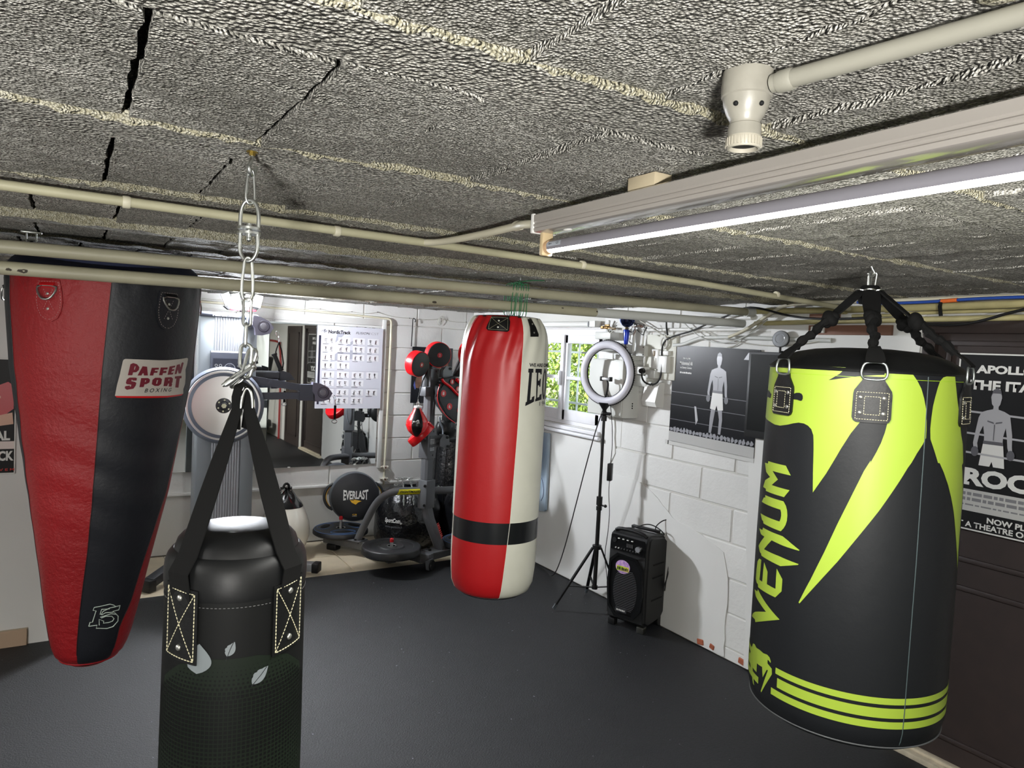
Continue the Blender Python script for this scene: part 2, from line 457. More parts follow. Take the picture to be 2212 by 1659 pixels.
# the right wall is built round the window and the door
wy0, wy1, wz0, wz1 = 4.0, 5.05, 1.15, 1.88
dy0, dy1, dz1 = .78, 1.755, 1.90
b = B()
for (ya, yb, za, zb) in ((wy1, YN+.2, 0, ZC+.05), (wy0, wy1, 0, wz0), (wy0, wy1, wz1, ZC+.05), (dy1, wy0, 0, ZC+.05), (YS-.2, dy0, 0, ZC+.05), (dy0, dy1, dz1, ZC+.05)):
    b.box2((XE+.005, ya, za), (XE+.24, yb, zb))
wall_right = struct('wall_right', b, WJ, smooth=False)
struct('wall_front', B().box2((XW-.2, YS-.2, 0), (XE+.2, YS, ZC+.05)), mat('cream_wall', '#cfcaa8', .7, bump=.2, bscale=20), smooth=False)
struct('wall_left', B().box2((XW-.2, YS, 0), (XW, YN, ZC+.05)), WS, smooth=False)
wall_mid = struct('wall_left_projection', B().box2((XW, 4.53, -.01), (.13, YN+.2, ZC+.05)), WS, smooth=False)
def wblock(L, H, k):
    r = random.Random(500+k); b = B().box((0, 0, 0), (L-.008, .03, H-.008), bev=.005, seg=1)
    for v in b.bm.verts: v.co += Vector((r.uniform(-.003, .003), r.uniform(-.0015, .0015), r.uniform(-.002, .002)))
    bmesh.ops.recalc_face_normals(b.bm, faces=b.bm.faces)
    me = bpy.data.meshes.new('wall_block'); b.bm.to_mesh(me); b.bm.free(); me.materials.append(WP)
    me.polygons.foreach_set('use_smooth', [False]*len(me.polygons)); return me
wb = [wblock(.5, .2, k) for k in range(5)]
r = random.Random(77)
zrows = [.0-.135, .065, .265, .46, .66, .86, 1.06, 1.26, 1.46, 1.66, 1.86]
for k, z in enumerate(zrows):
    z0 = max(z, 0.0); z1 = min((zrows[k+1] if k+1 < len(zrows) else 2.06), ZC+.02)
    # back wall
    x = .13-(k % 2)*.25
    while x < XE:
        xa, xb = max(x, .13), min(x+.5, XE)
        if xb-xa > .05:
            o = bpy.data.objects.new('wall_block', r.choice(wb)); COL.objects.link(o); o.parent = wall_back
            o.location = ((xa+xb)/2, YN+.0155+r.uniform(-.0015, .0015)-(.012 if z0 >= .46 else 0), (z0+z1)/2); o.scale = ((xb-xa)/.5, 1, (z1-z0)/.2)
        x += .5
    # right wall
    y = dy1-(k % 2)*.25
    while y < YN:
        ya, yb = max(y, dy1), min(y+.5, YN); segs = [(ya, yb)]
        if z1 > wz0 and z0 < wz1:
            segs = []
            if ya < wy0: segs.append((ya, min(yb, wy0)))
            if yb > wy1: segs.append((max(ya, wy1), yb))
        for (ya, yb) in segs:
            if yb-ya < .04: continue
            o = bpy.data.objects.new('wall_block', r.choice(wb)); COL.objects.link(o); o.parent = wall_right
            o.rotation_euler = (0, 0, -PI/2); o.location = (XE+.0155+r.uniform(-.0015, .0015), (ya+yb)/2, (z0+z1)/2); o.scale = ((yb-ya)/.5, 1, (z1-z0)/.2)
        y += .5
# smooth plaster over parts of the right wall (edges broken like the real ones)
def patch_wall(name, pts, parent, thick=.006):
    r = random.Random(len(pts)*7+int(abs(pts[0][0])*100)); q = []
    for i in range(len(pts)):
        a, c = pts[i], pts[(i+1) % len(pts)]; L = math.hypot(c[0]-a[0], c[1]-a[1]); n = max(1, int(L/.05))
        for j in range(n):
            jit = .006 if n > 2 else 0
            q.append((a[0]+(c[0]-a[0])*j/n+r.uniform(-jit, jit), a[1]+(c[1]-a[1])*j/n+r.uniform(-jit, jit)))
    b = B().prism(q, (XE+.002, 0, 0), (0, 1, 0), (0, 0, 1), (-thick, 0, 0)); return obj(name, b, WS, parent, smooth=False)
patch_wall('plaster_patch', [(5.95, .01), (5.95, 1.13), (3.98, 1.13), (3.95, .90), (3.79, .88), (3.56, .875), (3.40, .82), (3.27, .74), (3.22, .70), (2.98, .66), (2.80, .60), (2.755, .46), (2.752, .01)], wall_right)
patch_wall('plaster_patch', [(2.60, .01), (2.66, 1.16), (2.56, 1.90), (1.77, 1.90), (1.77, .01)], wall_right, .012)
patch_wall('plaster_patch', [(3.97, 1.14), (3.97, 1.86), (3.90, 1.86), (3.80, 1.02), (3.86, .92)], wall_right, .009)
BRICKC = mat('bare_red_brick', '#a4583c', .8, bump=.6, bscale=70, var=.2)
b = B()
for (y, z, s) in ((2.93, .015, .05), (2.84, .02, .035), (2.62, .02, .05), (2.52, .015, .07), (2.45, .012, .05), (2.40, .012, .05)):
    b.box((XE-.004, y, z+.012), (.012, s, .02+s*.25), rot=Matrix.Rotation(r.uniform(-.3, .3), 4, 'X'), bev=.004, seg=1)
obj('exposed_brick', b, BRICKC, wall_right, smooth=False)
# ledge on the back wall and the raised strip round the mirrors
struct('trim_1', B().box2((.13, YN-.030, .452), (XE, YN+.01, .475), bev=.005), WP)
struct('trim_2', B().box2((2.30, YN-.032, .60), (2.335, YN+.005, 1.90), bev=.003), WP)
struct('trim_3', B().box2((.13, YN-.020, 1.845), (2.335, YN+.005, 1.90), bev=.003), WP)
PIPEW = mat('painted_pipe', '#c9c4ae', .5, bump=.2, bscale=60, bdist=.001, var=.06)
PIPEC = mat('cream_pipe', '#a9a58a', .55, bump=.15, bscale=40, bdist=.0015, var=.08, vscale=8)
# tile skirting on the projecting wall
sk = mat('tan_wall_tile', '#b79f88', .3)
base = struct('baseboard_left', B().box2((-1.2, 4.524, -.01), (-.178, 4.532, .088)), GROUT, smooth=False)
for i in range(7):
    x = -.178-.2*i
    obj('wall_tile', B().box2((x-.197, 4.514, -.005), (x-.003, 4.526, .084), bev=.002, seg=1), sk, base)

# ---------------------------------------------------------------- window
WF = mat('old_white_window_paint', '#dcdce0', .5, bump=.25, bscale=30, bdist=.002, var=.05)
GL = bpy.data.materials.new('window_glass'); GL.use_nodes = True
n = GL.node_tree.nodes; l = GL.node_tree.links; n.clear()
o_ = n.new('ShaderNodeOutputMaterial'); mx = n.new('ShaderNodeMixShader'); tr = n.new('ShaderNodeBsdfTransparent'); gl = n.new('ShaderNodeBsdfGlossy'); fr = n.new('ShaderNodeLayerWeight'); pw = n.new('ShaderNodeMath'); pw.operation = 'POWER'; pw.inputs[1].default_value = 3.5; fr.inputs[0].default_value = .5
gl.inputs['Roughness'].default_value = .02; tr.inputs[0].default_value = (.95, .97, .96, 1)
l.new(fr.outputs['Facing'], pw.inputs[0]); l.new(pw.outputs[0], mx.inputs[0]); l.new(tr.outputs[0], mx.inputs[1]); l.new(gl.outputs[0], mx.inputs[2]); l.new(mx.outputs[0], o_.inputs[0])
win = struct('window_1', B().box2((XE-.01, wy0-.02, wz1-.005), (XE+.24, wy1+.02, wz1+.02)).box2((XE+.0, wy0-.02, wz0-.02), (XE+.24, wy0+.012, wz1)).box2((XE+.0, wy1-.012, wz0-.02), (XE+.24, wy1+.02, wz1)), WF)
obj('window_sill', B().box2((XE-.035, wy0-.03, wz0-.035), (XE+.24, wy1+.03, wz0-.004), bev=.006), WF, win)
obj('window_sill_bead', B().cyl((XE-.04, wy0-.06, wz0-.05), (XE-.04, wy1+.05, wz0-.05), .014), WF, win)
fx = XE+.03
obj('window_frame', B().box2((fx, wy0, wz1-.06), (fx+.05, wy1, wz1)).box2((fx, wy0, wz0), (fx+.05, wy1, wz0+.04)).box2((fx, wy0, wz0), (fx+.05, wy0+.03, wz1)).box2((fx, wy1-.03, wz0), (fx+.05, wy1, wz1)), WF, win)
ym = (wy0+wy1)/2-.03
def sash(ya, yb):
    t = .045
    s_ = obj('sash', B().box2((fx-.012, ya, wz0+.03), (fx+.028, ya+t, wz1-.05), bev=.004).box2((fx-.012, yb-t, wz0+.03), (fx+.028, yb, wz1-.05), bev=.004)
        .box2((fx-.012, ya, wz0+.03), (fx+.028, yb, wz0+.11), bev=.004).box2((fx-.012, ya, wz1-.115), (fx+.028, yb, wz1-.05), bev=.004)
        .box2((fx-.008, ya, (wz0+wz1)/2-.025), (fx+.024, yb, (wz0+wz1)/2-.001), bev=.003), WF, win)
    obj('pane', B().box2((fx+.006, ya+t-.005, wz0+.10), (fx+.010, yb-t+.005, (wz0+wz1)/2-.02)), GL, s_, smooth=False)
    obj('pane', B().box2((fx+.006, ya+t-.005, (wz0+wz1)/2-.005), (fx+.010, yb-t+.005, wz1-.11)), GL, s_, smooth=False)
sash(wy0+.03, ym); sash(ym+.003, wy1-.03)
obj('cremone_rod', B().box2((fx-.03, ym-.018, wz0+.03), (fx-.012, ym+.022, wz1-.05), bev=.004).box((fx-.045, ym, 1.50), (.02, .022, .11), bev=.006), WF, win)
bars = B()
BARM = mat('white_iron_bar', '#c8cccf', .5)
for i in range(5): y = wy0+.06+i*.235; bars.cyl((XE+.19, y, wz0), (XE+.19, y, wz1), .008, seg=8)
for z in (1.30, 1.50, 1.70): bars.box2((XE+.183, wy0, z-.008), (XE+.197, wy1, z+.008))
obj('window_bars', bars, BARM, win)
# outside: ground, hedge
gm = mat('garden_soil', '#6e6a4a', .9, bump=.5, bscale=30, var=.2)
struct('garden_ground', B().box2((XE+.24, 1.0, .9), (9, 12, 1.06)), gm, smooth=False)
LEAF = mat('hedge_leaf', '#9db04a', .5, col2='#5f7d2e', vscale=9); world_coord(LEAF)
r = random.Random(5); bm = bmesh.new()
for _ in range(19000):
    y = r.uniform(4.3, 9.0); z = r.uniform(1.0, 2.7); x = 4.35+.16*y*.3+r.uniform(-.25, .25)+.12*math.sin(y*5)+.1*math.sin(z*7+y)
    s = r.uniform(.020, .042); a = Vector((r.gauss(0, 1), r.gauss(0, 1), r.gauss(0, 1))).normalized(); t = a.orthogonal().normalized(); u = a.cross(t)
    p = Vector((x, y, z)); bm.faces.new([bm.verts.new(p+t*s*cx_+u*s*.5*cy_+a*s*cz_) for cx_, cy_, cz_ in ((-1, 0, .1), (-.2, -1, 0), (1, 0, .1), (-.2, 1, 0))])
hd = obj('hedge', bm, LEAF, None, smooth=False, kind='stuff'); tag(hd, 'sunlit yellow-green hedge growing outside the barred window', 'hedge')

# ---------------------------------------------------------------- door with its threshold
DB = mat('dark_brown_door_paint', '#2a1f1c', .6, bump=.15, bscale=50, bdist=.0012, var=.12, vscale=14)
door = struct('door_1', B().box2((XE+.02, dy0+.03, .02), (XE+.06, dy1-.03, dz1-.03)), DB, smooth=False)
obj('door_frame', B().box2((XE-.01, dy1-.05, .0), (XE+.10, dy1+.005, dz1), bev=.004).box2((XE-.01, dy0-.005, .0), (XE+.10, dy0+.05, dz1), bev=.004).box2((XE-.013, dy0-.008, dz1-.04), (XE+.10, dy1+.008, dz1+.012), bev=.004), DB, door)
for (ya, yb, za, zb) in ((dy0+.09, dy1-.09, .12, .80), (dy0+.09, dy1-.09, .90, 1.83)):
    w = .022
    obj('panel_moulding', B().box2((XE+.008, ya, za), (XE+.022, ya+w, zb), bev=.004).box2((XE+.008, yb-w, za), (XE+.022, yb, zb), bev=.004).box2((XE+.008, ya, za), (XE+.022, yb, za+w), bev=.004).box2((XE+.008, ya, zb-w), (XE+.022, yb, zb), bev=.004), DB, door)
obj('door_handle', B().cyl((XE-.04, dy0+.09, .98), (XE+.02, dy0+.09, .98), .008).cyl((XE-.04, dy0+.09, .98), (XE-.04, dy0+.2, .98), .008), STEEL, door)
obj('threshold', B().box2((XE-.045, dy0-.02, -.004), (XE+.02, dy1+.015, .022), bev=.004).box2((XE-.012, dy0-.02, .02), (XE+.02, dy1+.01, .034), bev=.003), mat('worn_pale_threshold', '#b9ae98', .7, bump=.3, var=.2, vscale=20), door)
# second dark door seen in the mirror
door2 = struct('door_2', B().box2((XE-.01, -.15, .0), (XE+.02, .62, 1.90)), DB, smooth=False)
for (ya, yb, za, zb) in ((-.05, .52, .15, .8), (-.05, .52, .95, 1.8)):
    obj('panel_moulding', B().box2((XE-.022, ya, za), (XE-.008, yb, za+.02)).box2((XE-.022, ya, zb-.02), (XE-.008, yb, zb)).box2((XE-.022, ya, za), (XE-.008, ya+.02, zb)).box2((XE-.022, yb-.02, za), (XE-.008, yb, zb)), DB, door2)

# ---------------------------------------------------------------- heating pipes crossing the room
PIPED = mat('olive_cream_pipe', '#a09c86', .5, bump=.15, bscale=40, bdist=.0015, var=.08, vscale=8)
pa = single('heating_pipe', B().tube([(-3.3, 2.69, 1.907), (3.10, 2.67, 1.963)], .0212, 24), PIPED, 'upper of the two thick cream pipes crossing the room under the ceiling', 'pipe')
pb = single('heating_pipe', B().tube([(-3.3, 2.70, 1.843), (3.08, 2.70, 1.901)], .0212, 24), PIPED, 'lower of the two thick cream pipes crossing the room, a white stretch at its end', 'pipe')
WHP = mat('fresh_white_pipe_paint', '#c3c5c1', .45)
obj('white_painted_end', B().tube([(2.10, 2.70, 1.8921), (3.12, 2.70, 1.9014)], .0218, 24), WHP, pb)
obj('end_collar', B().tube([(3.10, 2.67, 1.961), (3.16, 2.67, 1.9635)], .024, 24), WHP, pa)
CHIP = mat('bare_dark_metal', '#3b352c', .8)
r = random.Random(12)
for p_, z0, n in ((pa, 1.9353, 12), (pb, 1.8725, 5)):
    b = B()
    for i in range(n):
        x = r.uniform(-.2, 2.2); z = z0+(x*.0089); y = 2.69 if p_ is pa else 2.70; a = r.uniform(-.5, .6)
        f = lambda u, v, o=0, x=x, y=y, z=z, a=a: Vector((x+u, y-math.cos(a+v/.0212)*(.0212+o), z+math.sin(a+v/.0212)*(.0212+o)))
        s = r.uniform(.003, .011); k = 9
        pts = [(s*1.4*math.cos(2*PI*i/k)*r.uniform(.5, 1.2), s*.7*math.sin(2*PI*i/k)*r.uniform(.5, 1.2)) for i in range(k)]
        bm = mapped(poly_bm(pts), f, .0006, 0); me = bpy.data.meshes.new('c'); bm.to_mesh(me); b.bm.from_mesh(me); bm.free(); bpy.data.meshes.remove(me)
    obj('paint_chips', b, CHIP, p_, kind='stuff', smooth=False)

# thin conduits on the ceiling
cd = single('ceiling_conduit', B().tube([(-3.3, 1.905, 1.993), (-.14, 1.878, 1.993), (.87, 1.925, 1.995), (2.0, 1.97, 1.985), (3.05, 2.03, 1.962)], .0115, 14), PIPEC, 'thin cream conduit running the length of the ceiling to the right wall', 'pipe')
for x, y in ((-.9, 1.885), (.10, 1.89), (.60, 1.912), (1.45, 1.948), (2.5, 1.998)):
    obj('clip', B().lathe([(.0135, -.008), (.0145, -.005), (.0145, .005), (.0135, .008)], (x, y, 1.993-.004*(x > 1.5)-.008*(x > 2.2)), 14, (1, .04, 0)), PIPEW, cd)
single('branch_conduit', B().tube([(.862, 1.922, 1.995), (.885, 1.86, 1.992), (.892, 1.62, 1.99), (.888, 1.46, 1.99), (.87, 1.40, 1.985), (.872, 1.322, 1.976)], .0095, 14, smooth=2)
       .lathe([(.0115, -.012), (.0125, 0), (.0115, .012)], (.887, 1.45, 1.99), 12, (0, 1, 0)), PIPEW, 'short white conduit branching from the ceiling conduit to the lamp batten', 'pipe')

# ---------------------------------------------------------------- batten lamps
BAT = mat('grey_white_enamel', '#9a958f', .16, bump=.04, bscale=20, bdist=.0006, coat=.5)
ALU = mat('tube_aluminium_back', '#8d8b93', .38, .15)
GLOW = mat('led_diffuser', (.95, .97, 1), .3, emit=(1, 1, .97), estr=14.)
BULBH = mat('yellowed_plastic', '#c9b48e', .45)
def batten(y1, y0, label, detail=True):
    t = thing('batten_lamp', label, 'ceiling lamp', ((.842+.902)/2, (y0+y1)/2, 1.955))
    x0, x1 = .842, .902; prof = [(x0+.004, 1.993), (x0, 1.990), (x0, 1.976), (x0+.0022, 1.974), (x0+.0022, 1.972), (x0, 1.970), (x0, 1.967), (x0+.002, 1.965), (x0+.002, 1.963), (x0, 1.961), (x0+.002, 1.955), (x0+.006, 1.9535), (x1-.006, 1.9535), (x1-.002, 1.955), (x1, 1.961), (x1, 1.990), (x1-.004, 1.993)]
    b = B(); A = [b.bm.verts.new((x, y0, z)) for x, z in prof]; Z = [b.bm.verts.new((x, y1, z)) for x, z in prof]
    for i in range(len(prof)): b.bm.faces.new((A[i], A[(i+1) % len(prof)], Z[(i+1) % len(prof)], Z[i]))
    b.bm.faces.new(A); b.bm.faces.new(Z[::-1])
    obj('housing', b, BAT, t, smooth=True)
    obj('end_cap', B().box2((x0-.0015, y1-.004, 1.952), (x1+.0015, y1+.006, 1.994), bev=.002), WHITEP, t)
    for y in (y1-.012, y0+.012):
        obj('tube_holder', B().box2((.858, y-.007, 1.905), (.886, y+.007, 1.957), bev=.004), BULBH, t)
    cy = 1.9235; b = B(); n = 14
    rows = [[b.bm.verts.new((.872+.0135*math.cos(a), y, cy+.0135*math.sin(a))) for a in frange(math.radians(-35), math.radians(215), n)] for y in (y0+.02, y1-.02)]
    for i in range(n-1): b.bm.faces.new((rows[0][i], rows[0][i+1], rows[1][i+1], rows[1][i]))
    tb = obj('led_tube', b, ALU, t)
    b = B(); rows = [[b.bm.verts.new((.872+.0135*math.cos(a), y, cy+.0135*math.sin(a))) for a in frange(math.radians(215), math.radians(325), 10)] for y in (y0+.02, y1-.02)]
    for i in range(9): b.bm.faces.new((rows[0][i], rows[0][i+1], rows[1][i+1], rows[1][i]))
    obj('diffuser', b, GLOW, tb)
    for y in (y1-.026, y0+.026): obj('tube_cap', B().cyl((.872, y-.006, cy), (.872, y+.006, cy), .0142), mat('peach_cap', '#d8b28a', .5), tb)
    obj('spacer_block', B().box2((.850, y1-.37, 1.990), (.890, y1-.30, 2.018), bev=.001), mat('pale_wood', '#b8ab90', .7), t)
    if detail:
        f = plane((.8585, y1-.045, cy), (0, -1, 0), (0, 0, 1))
        lm = mat('tube_label', '#aeb4bd', .4)
        g = lambda x, y, z=0: Vector((.872-(.0138+z)*math.cos(y/.0138+.15), y1-.035-x, cy+(.0138+z)*math.sin(y/.0138+.15)))
        obj('label', mapped(poly_bm([(0, -.004), (.05, -.004), (.05, .006), (0, .006)]), g, .0002, dy=.002), lm, tb)
        obj('print', mapped(merge([fit(text_bm('CE', .02), .034, .043, -.001, .004), poly_bm([(.006, .001), (.010, -.001), (.010, .0004), (.018, .0004), (.018, .0016), (.010, .0016), (.010, .003)])]), g, .0005), BLACK_INK, tb)
        sc = obj('screw_cover', B().ball((.872, y1-.09, 1.953), .008, (1, 1.6, .4)), WHITEP, t)
    return t
batten(1.318, -.20, 'bright LED tube hanging under a long white batten across the ceiling')
batten(-.82, -2.30, 'LED tube batten added on the ceiling behind the photographer as fill light')  # body for the added rear fill tube
b3_ = batten(2.20, .70, 'LED tube batten added on the ceiling out of view at far left as fill light', False); b3_.location.x -= 2.592  # body for the added left fill tube

PIPEG = mat('dusty_conduit', '#8b897e', .55, bump=.2, bscale=60, bdist=.001, var=.06)
# bare lamp holder and its thick conduit
CER = mat('aged_porcelain', '#8b887e', .4, bump=.1, bscale=60, var=.12, vscale=30)
t = thing('lamp_holder', 'old white bulbless lamp holder screwed to the ceiling at the conduit end', 'lamp holder', (.636, .566, 2.018))
c = (.636, .566, 0)
obj('ceiling_rose', B().lathe([(.0, 2.02), (.027, 2.02), (.028, 2.004), (.0275, 1.993), (.024, 1.990)], c, 32, cap=False), CER, t)
obj('collar', B().lathe([(.026, 1.993), (.0245, 1.982), (.020, 1.972), (.0165, 1.966), (.0165, 1.963)], c, 32), CER, t)
obj('socket', B().lathe([(.0155, 1.9640), (.0175, 1.962), (.0182, 1.955), (.0185, 1.949)], c, 32), CER, t)
b = B().lathe([(.0185, 1.949), (.019, 1.947), (.019, 1.938), (.0175, 1.936), (.0155, 1.936), (.0145, 1.945)], c, 32, cap=False)
for i in range(32):
    a = 2*PI*i/32; b.box((.636+.0192*math.cos(a), .566+.0192*math.sin(a), 1.9425), (.0014, .0014, .009), rz=a)
obj('ribbed_ring', b, mat('ring_plastic', '#a39e90', .5), t)
obj('bulb_opening', B().cyl((.636, .566, 1.946), (.636, .566, 1.9405), .0150, seg=24), BLACKM, t)
for a in (2.2, 3.4, 4.6): obj('vent_hole', B().ball((.636+.0238*math.cos(a), .566+.0238*math.sin(a), 1.980), .0028), BLACKM, t)
cn = single('thick_conduit', B().tube([(.642, .536, 2.001), (.676, .30, 2.001), (.72, -.10, 2.001), (.78, -.8, 2.001), (.82, -1.6, 2.001)], .0098, 20), PIPEG, 'cream conduit leading from the bare lamp holder out past the batten lamp', 'pipe')
obj('end_cuff', B().lathe([(.0105, -.010), (.0118, -.007), (.0118, .004), (.0112, .008)], (.645, .522, 2.001), 20, (-.14, 1, 0)), PIPEG, cn)
cm = B(); r = random.Random(4)
for i in range(60):
    q = i/60; x = .672+.10*q*1.2+r.uniform(-.008, .008)+.012; y = .33-.75*q; cm.ball((x-.02, y+r.uniform(-.01, .01), 2.021), r.uniform(.008, .02), (1.2, 1.6, .35), 8, 5, Matrix.Rotation(r.uniform(0, 3), 4, 'Z'))
obj('cement_dab', cm, MORTAR, ceiling, kind='stuff')

# ceiling hooks
def hook(x, y, z, s=1., rz=0., label='', group=None):
    t = thing('ceiling_hook', label, 'hook', (x, y, z), rz, group)
    m = Matrix.Translation((x, y, z)) @ Matrix.Rotation(rz, 4, 'Z')
    P = lambda *a: m @ Vector(a)
    obj('hook', B().tube([P(0, 0, .004), P(0, 0, -.010*s), P(-.006*s, 0, -.018*s), P(-.010*s, 0, -.027*s), P(-.006*s, 0, -.036*s), P(.002*s, 0, -.039*s), P(.010*s, 0, -.035*s), P(.013*s, 0, -.026*s), P(.015*s, 0, -.020*s)], .0034*s, 10, smooth=2), STEEL, t)
    obj('washer', B().cyl(P(0, 0, .002), P(0, 0, -.0015), .009*s).cyl(P(0, 0, -.001), P(0, 0, -.006*s), .0052*s, seg=6), mat('brass_nut', '#a08a45', .35, .9), t)
    return t
hook(.259, 1.314, ZC-.003, 1.05, .9, 'steel ceiling hook carrying the chain of the small black bag')

# ---------------------------------------------------------------- small black punching bag in the foreground
CB = (.256, 1.315)
BASE_B = math.atan2(-CB[1], -CB[0])
rB = lambda z: interp(z, [.62, .64, .95, 1.20, 1.275, 1.300, 1.316, 1.326, 1.332], [.110, .1185, .1192, .1168, .1165, .1175, .1168, .112, .104])
fB = revolve(CB, rB)
BL1 = mat('black_vinyl', '#0c0d0d', .62, spec=.18, bump=.25, bscale=240, bdist=.0005)
BL2 = mat('black_vinyl_top', '#0f1011', .46, spec=.3, bump=.2, bscale=26, bdist=.003)
t = thing('punching_bag', 'small black punching bag with feather print and white-stitched straps, nearest the camera', 'punching bag', (CB[0], CB[1], .62))
obj('body', B().lathe([(.0, .62), (.10, .62), (.110, .624)]+[(rB(z), z) for z in frange(.64, 1.262, 16)]+[(.1165, 1.272), (.0, 1.272)], (CB[0], CB[1], 0), 96), BL1, t)
obj('top_roll', B().lathe([(.1160, 1.264), (.1178, 1.272), (.1185, 1.285), (.1182, 1.300), (.1165, 1.314), (.113, 1.324), (.108, 1.331), (.1035, 1.334), (.099, 1.332)], (CB[0], CB[1], 0), 96, cap=False), BL2, t)
obj('piping', B().tube([fB(a, 1.3345, -.0145) for a in frange(0, 2*PI, 73)[:-1]], .0022, 8, closed=True).tube([fB(a, 1.3300, -.0085) for a in frange(0, 2*PI, 73)[:-1]], .0019, 8, closed=True), BLACKL, t)
obj('top_dome', B().lathe([(.104, 1.330), (.1015, 1.338), (.098, 1.348), (.091, 1.356), (.078, 1.363), (.058, 1.368), (.03, 1.3705), (0, 1.371)], (CB[0], CB[1], 0), 72, cap=False), BL2, t)
obj('hem_stitching', dashes([(a, 1.2585) for a in frange(-2.2, 2.2, 40)], fB, .0035, .0025, .0006, off=.0004), mat('grey_thread', '#6a6a6a', .7), t)
# dark green half-tone print
GREENP = mat('dark_green_print', '#161d17', .5)
bm = bmesh.new()
bms = []
for j in range(40):
    z = 1.168-.0072*j; fade = min(1, (j+1)/9)
    if z < .90: break
    w = .55+.75*min(1, j/10)
    n = int(2*w/.058)
    for i in range(n):
        a = -w+2*w*i/(n-1); s = .0027*fade*(1 if j < 18 else max(.25, 1-(j-18)/22)); da = s/.118
        vs = [bm.verts.new((a+da*u, z+s*v+.012*a*a*.3, 0)) for u, v in ((-1, -1), (1, -1), (1, 1), (-1, 1))]; bm.faces.new(vs)
obj('dot_print', mapped(bm, fB, .0009), mat('dot_print', '#070808', .6, spec=.18), t, kind='stuff', smooth=False)
GZ = mat('green_panel', '#121a12', .62, spec=.18)
def fadepoly():
    return poly_bm([(-1.35, .64), (1.35, .64), (1.35, 1.07), (1.15, 1.13), (.8, 1.16), (.3, 1.175), (-.3, 1.175), (-.8, 1.16), (-1.15, 1.13), (-1.35, 1.07)])
obj('green_print', mapped(fadepoly(), fB, .0005, dx=.06, dy=.04), GZ, t)
FEA = mat('grey_feather_print', '#70777a', .55)
def feather(ax, az, L, rot, w=.32):
    pts = []; n = 12
    for i in range(n+1):
        u = i/n; pts.append((u*L, w*L*math.sin(PI*u**.8)*(1-.15*(i % 3 == 0))))
    pts += [(u*L, -w*L*.9*math.sin(PI*u**.8)) for u in [1-(i+1)/n for i in range(n-1)]]
    c_, s_ = math.cos(rot), math.sin(rot)
    return poly_bm([(ax+(x*c_-y*s_)/.118, az+x*s_+y*c_) for x, y in pts])
for fa in ((-.10, 1.180, .026, 1.1), (.24, 1.128, .036, .75, .3), (-.50, 1.150, .050, 1.5, .5)):
    obj('feather_print', mapped(feather(*fa), fB, .0016, dx=.06), FEA, t, smooth=False)
obj('feather_quills', B().tube([fB(-.11, 1.173, .0025), fB(-.06, 1.191, .0025), fB(-.01, 1.205, .0022)], .0005, 5).tube([fB(.23, 1.125, .0025), fB(.36, 1.141, .0025), fB(.44, 1.152, .0022)], .0005, 5), BLACK_INK, t)
# stitched patches
def bag_patch(a0, a1, z0, z1, f, m, slant=0., parent=None):
    am = (a0+a1)/2
    p = obj('stitched_patch', mapped(poly_bm([(a0, z1), (a1, z1-slant), (a1, z0-slant), (a0, z0)]), f, .0002, .0042, dx=.08), m, parent)
    i = .045; q = [(a0+i, z1-.006), (a1-i, z1-.006-slant), (a1-i, z0+.006-slant), (a0+i, z0+.006)]
    obj('stitching', dashes(q+[q[0]], f, .0042, .0016, .0010, off=.0050), THREAD, p)
    obj('stitching', dashes([q[0], q[2]], f, .0042, .0016, .0009, off=.0052), THREAD, p)
    obj('stitching', dashes([q[1], q[3]], f, .0042, .0016, .0009, off=.0052), THREAD, p)
    for z in (z1-.018, z0+.022):
        c = f(am, z-slant/2, .0045); n = (f(am, z, .01)-f(am, z, 0)).normalized()
        obj('rivet', B().lathe([(.0052, 0), (.0050, .0012), (.0036, .0026), (.0, .0031)], c, 16, n, cap=False), RIVET, p)
    return p
bag_patch(-1.08, -.50, 1.170, 1.292, fB, BLACKL, .006, t)
bag_patch(.505, 1.08, 1.166, 1.286, fB, BLACKL, -.006, t)
# webbing straps up to the chain
WEB = mat('black_webbing', '#0a0a0a', .85, spec=.2, bump=.5, bscale=400, bdist=.0008, stretch=(1, 1, .25))
apex = Vector((.257, 1.313, 1.592))
for a in (-.80, .795, PI-.75, PI+.75):
    n = Vector((math.cos(fB.base+a), math.sin(fB.base+a), 0)); side = Vector((-n.y, n.x, 0)); low = abs(a) < 1.5
    s0 = fB(a, 1.262, .0016)
    pts = [s0, fB(a, 1.290, .0040), fB(a, 1.312, .0075), fB(a, 1.338, .002)]
    for u in (.15, .35, .6, .82, .95): pts.append(pts[3].lerp(apex+n*.006, u) if u < 2 else None)
    pts.append(apex+n*.004+Vector((0, 0, .012)))
    sd = [side]*4+[side.lerp(Vector((AX[0], AY[0], AZ[0])), u) for u in (.15, .35, .6, .82, .95, 1)]
    obj('strap', B().strap(pts, [.044, .044, .043, .042, .040, .036, .030, .022, .018, .016], .0022, sd), WEB, t)
obj('strap_loop', B().strap([apex+Vector((-.010, .004, -.055)), apex+Vector((-.012, .002, 0)), apex+Vector((-.009, 0, .018)), apex+Vector((0, 0, .026)), apex+Vector((.008, 0, .018)), apex+Vector((.011, .002, 0)), apex+Vector((.006, .004, -.055))], .026, .003, (-.3, .95, 0)), WEB, t)

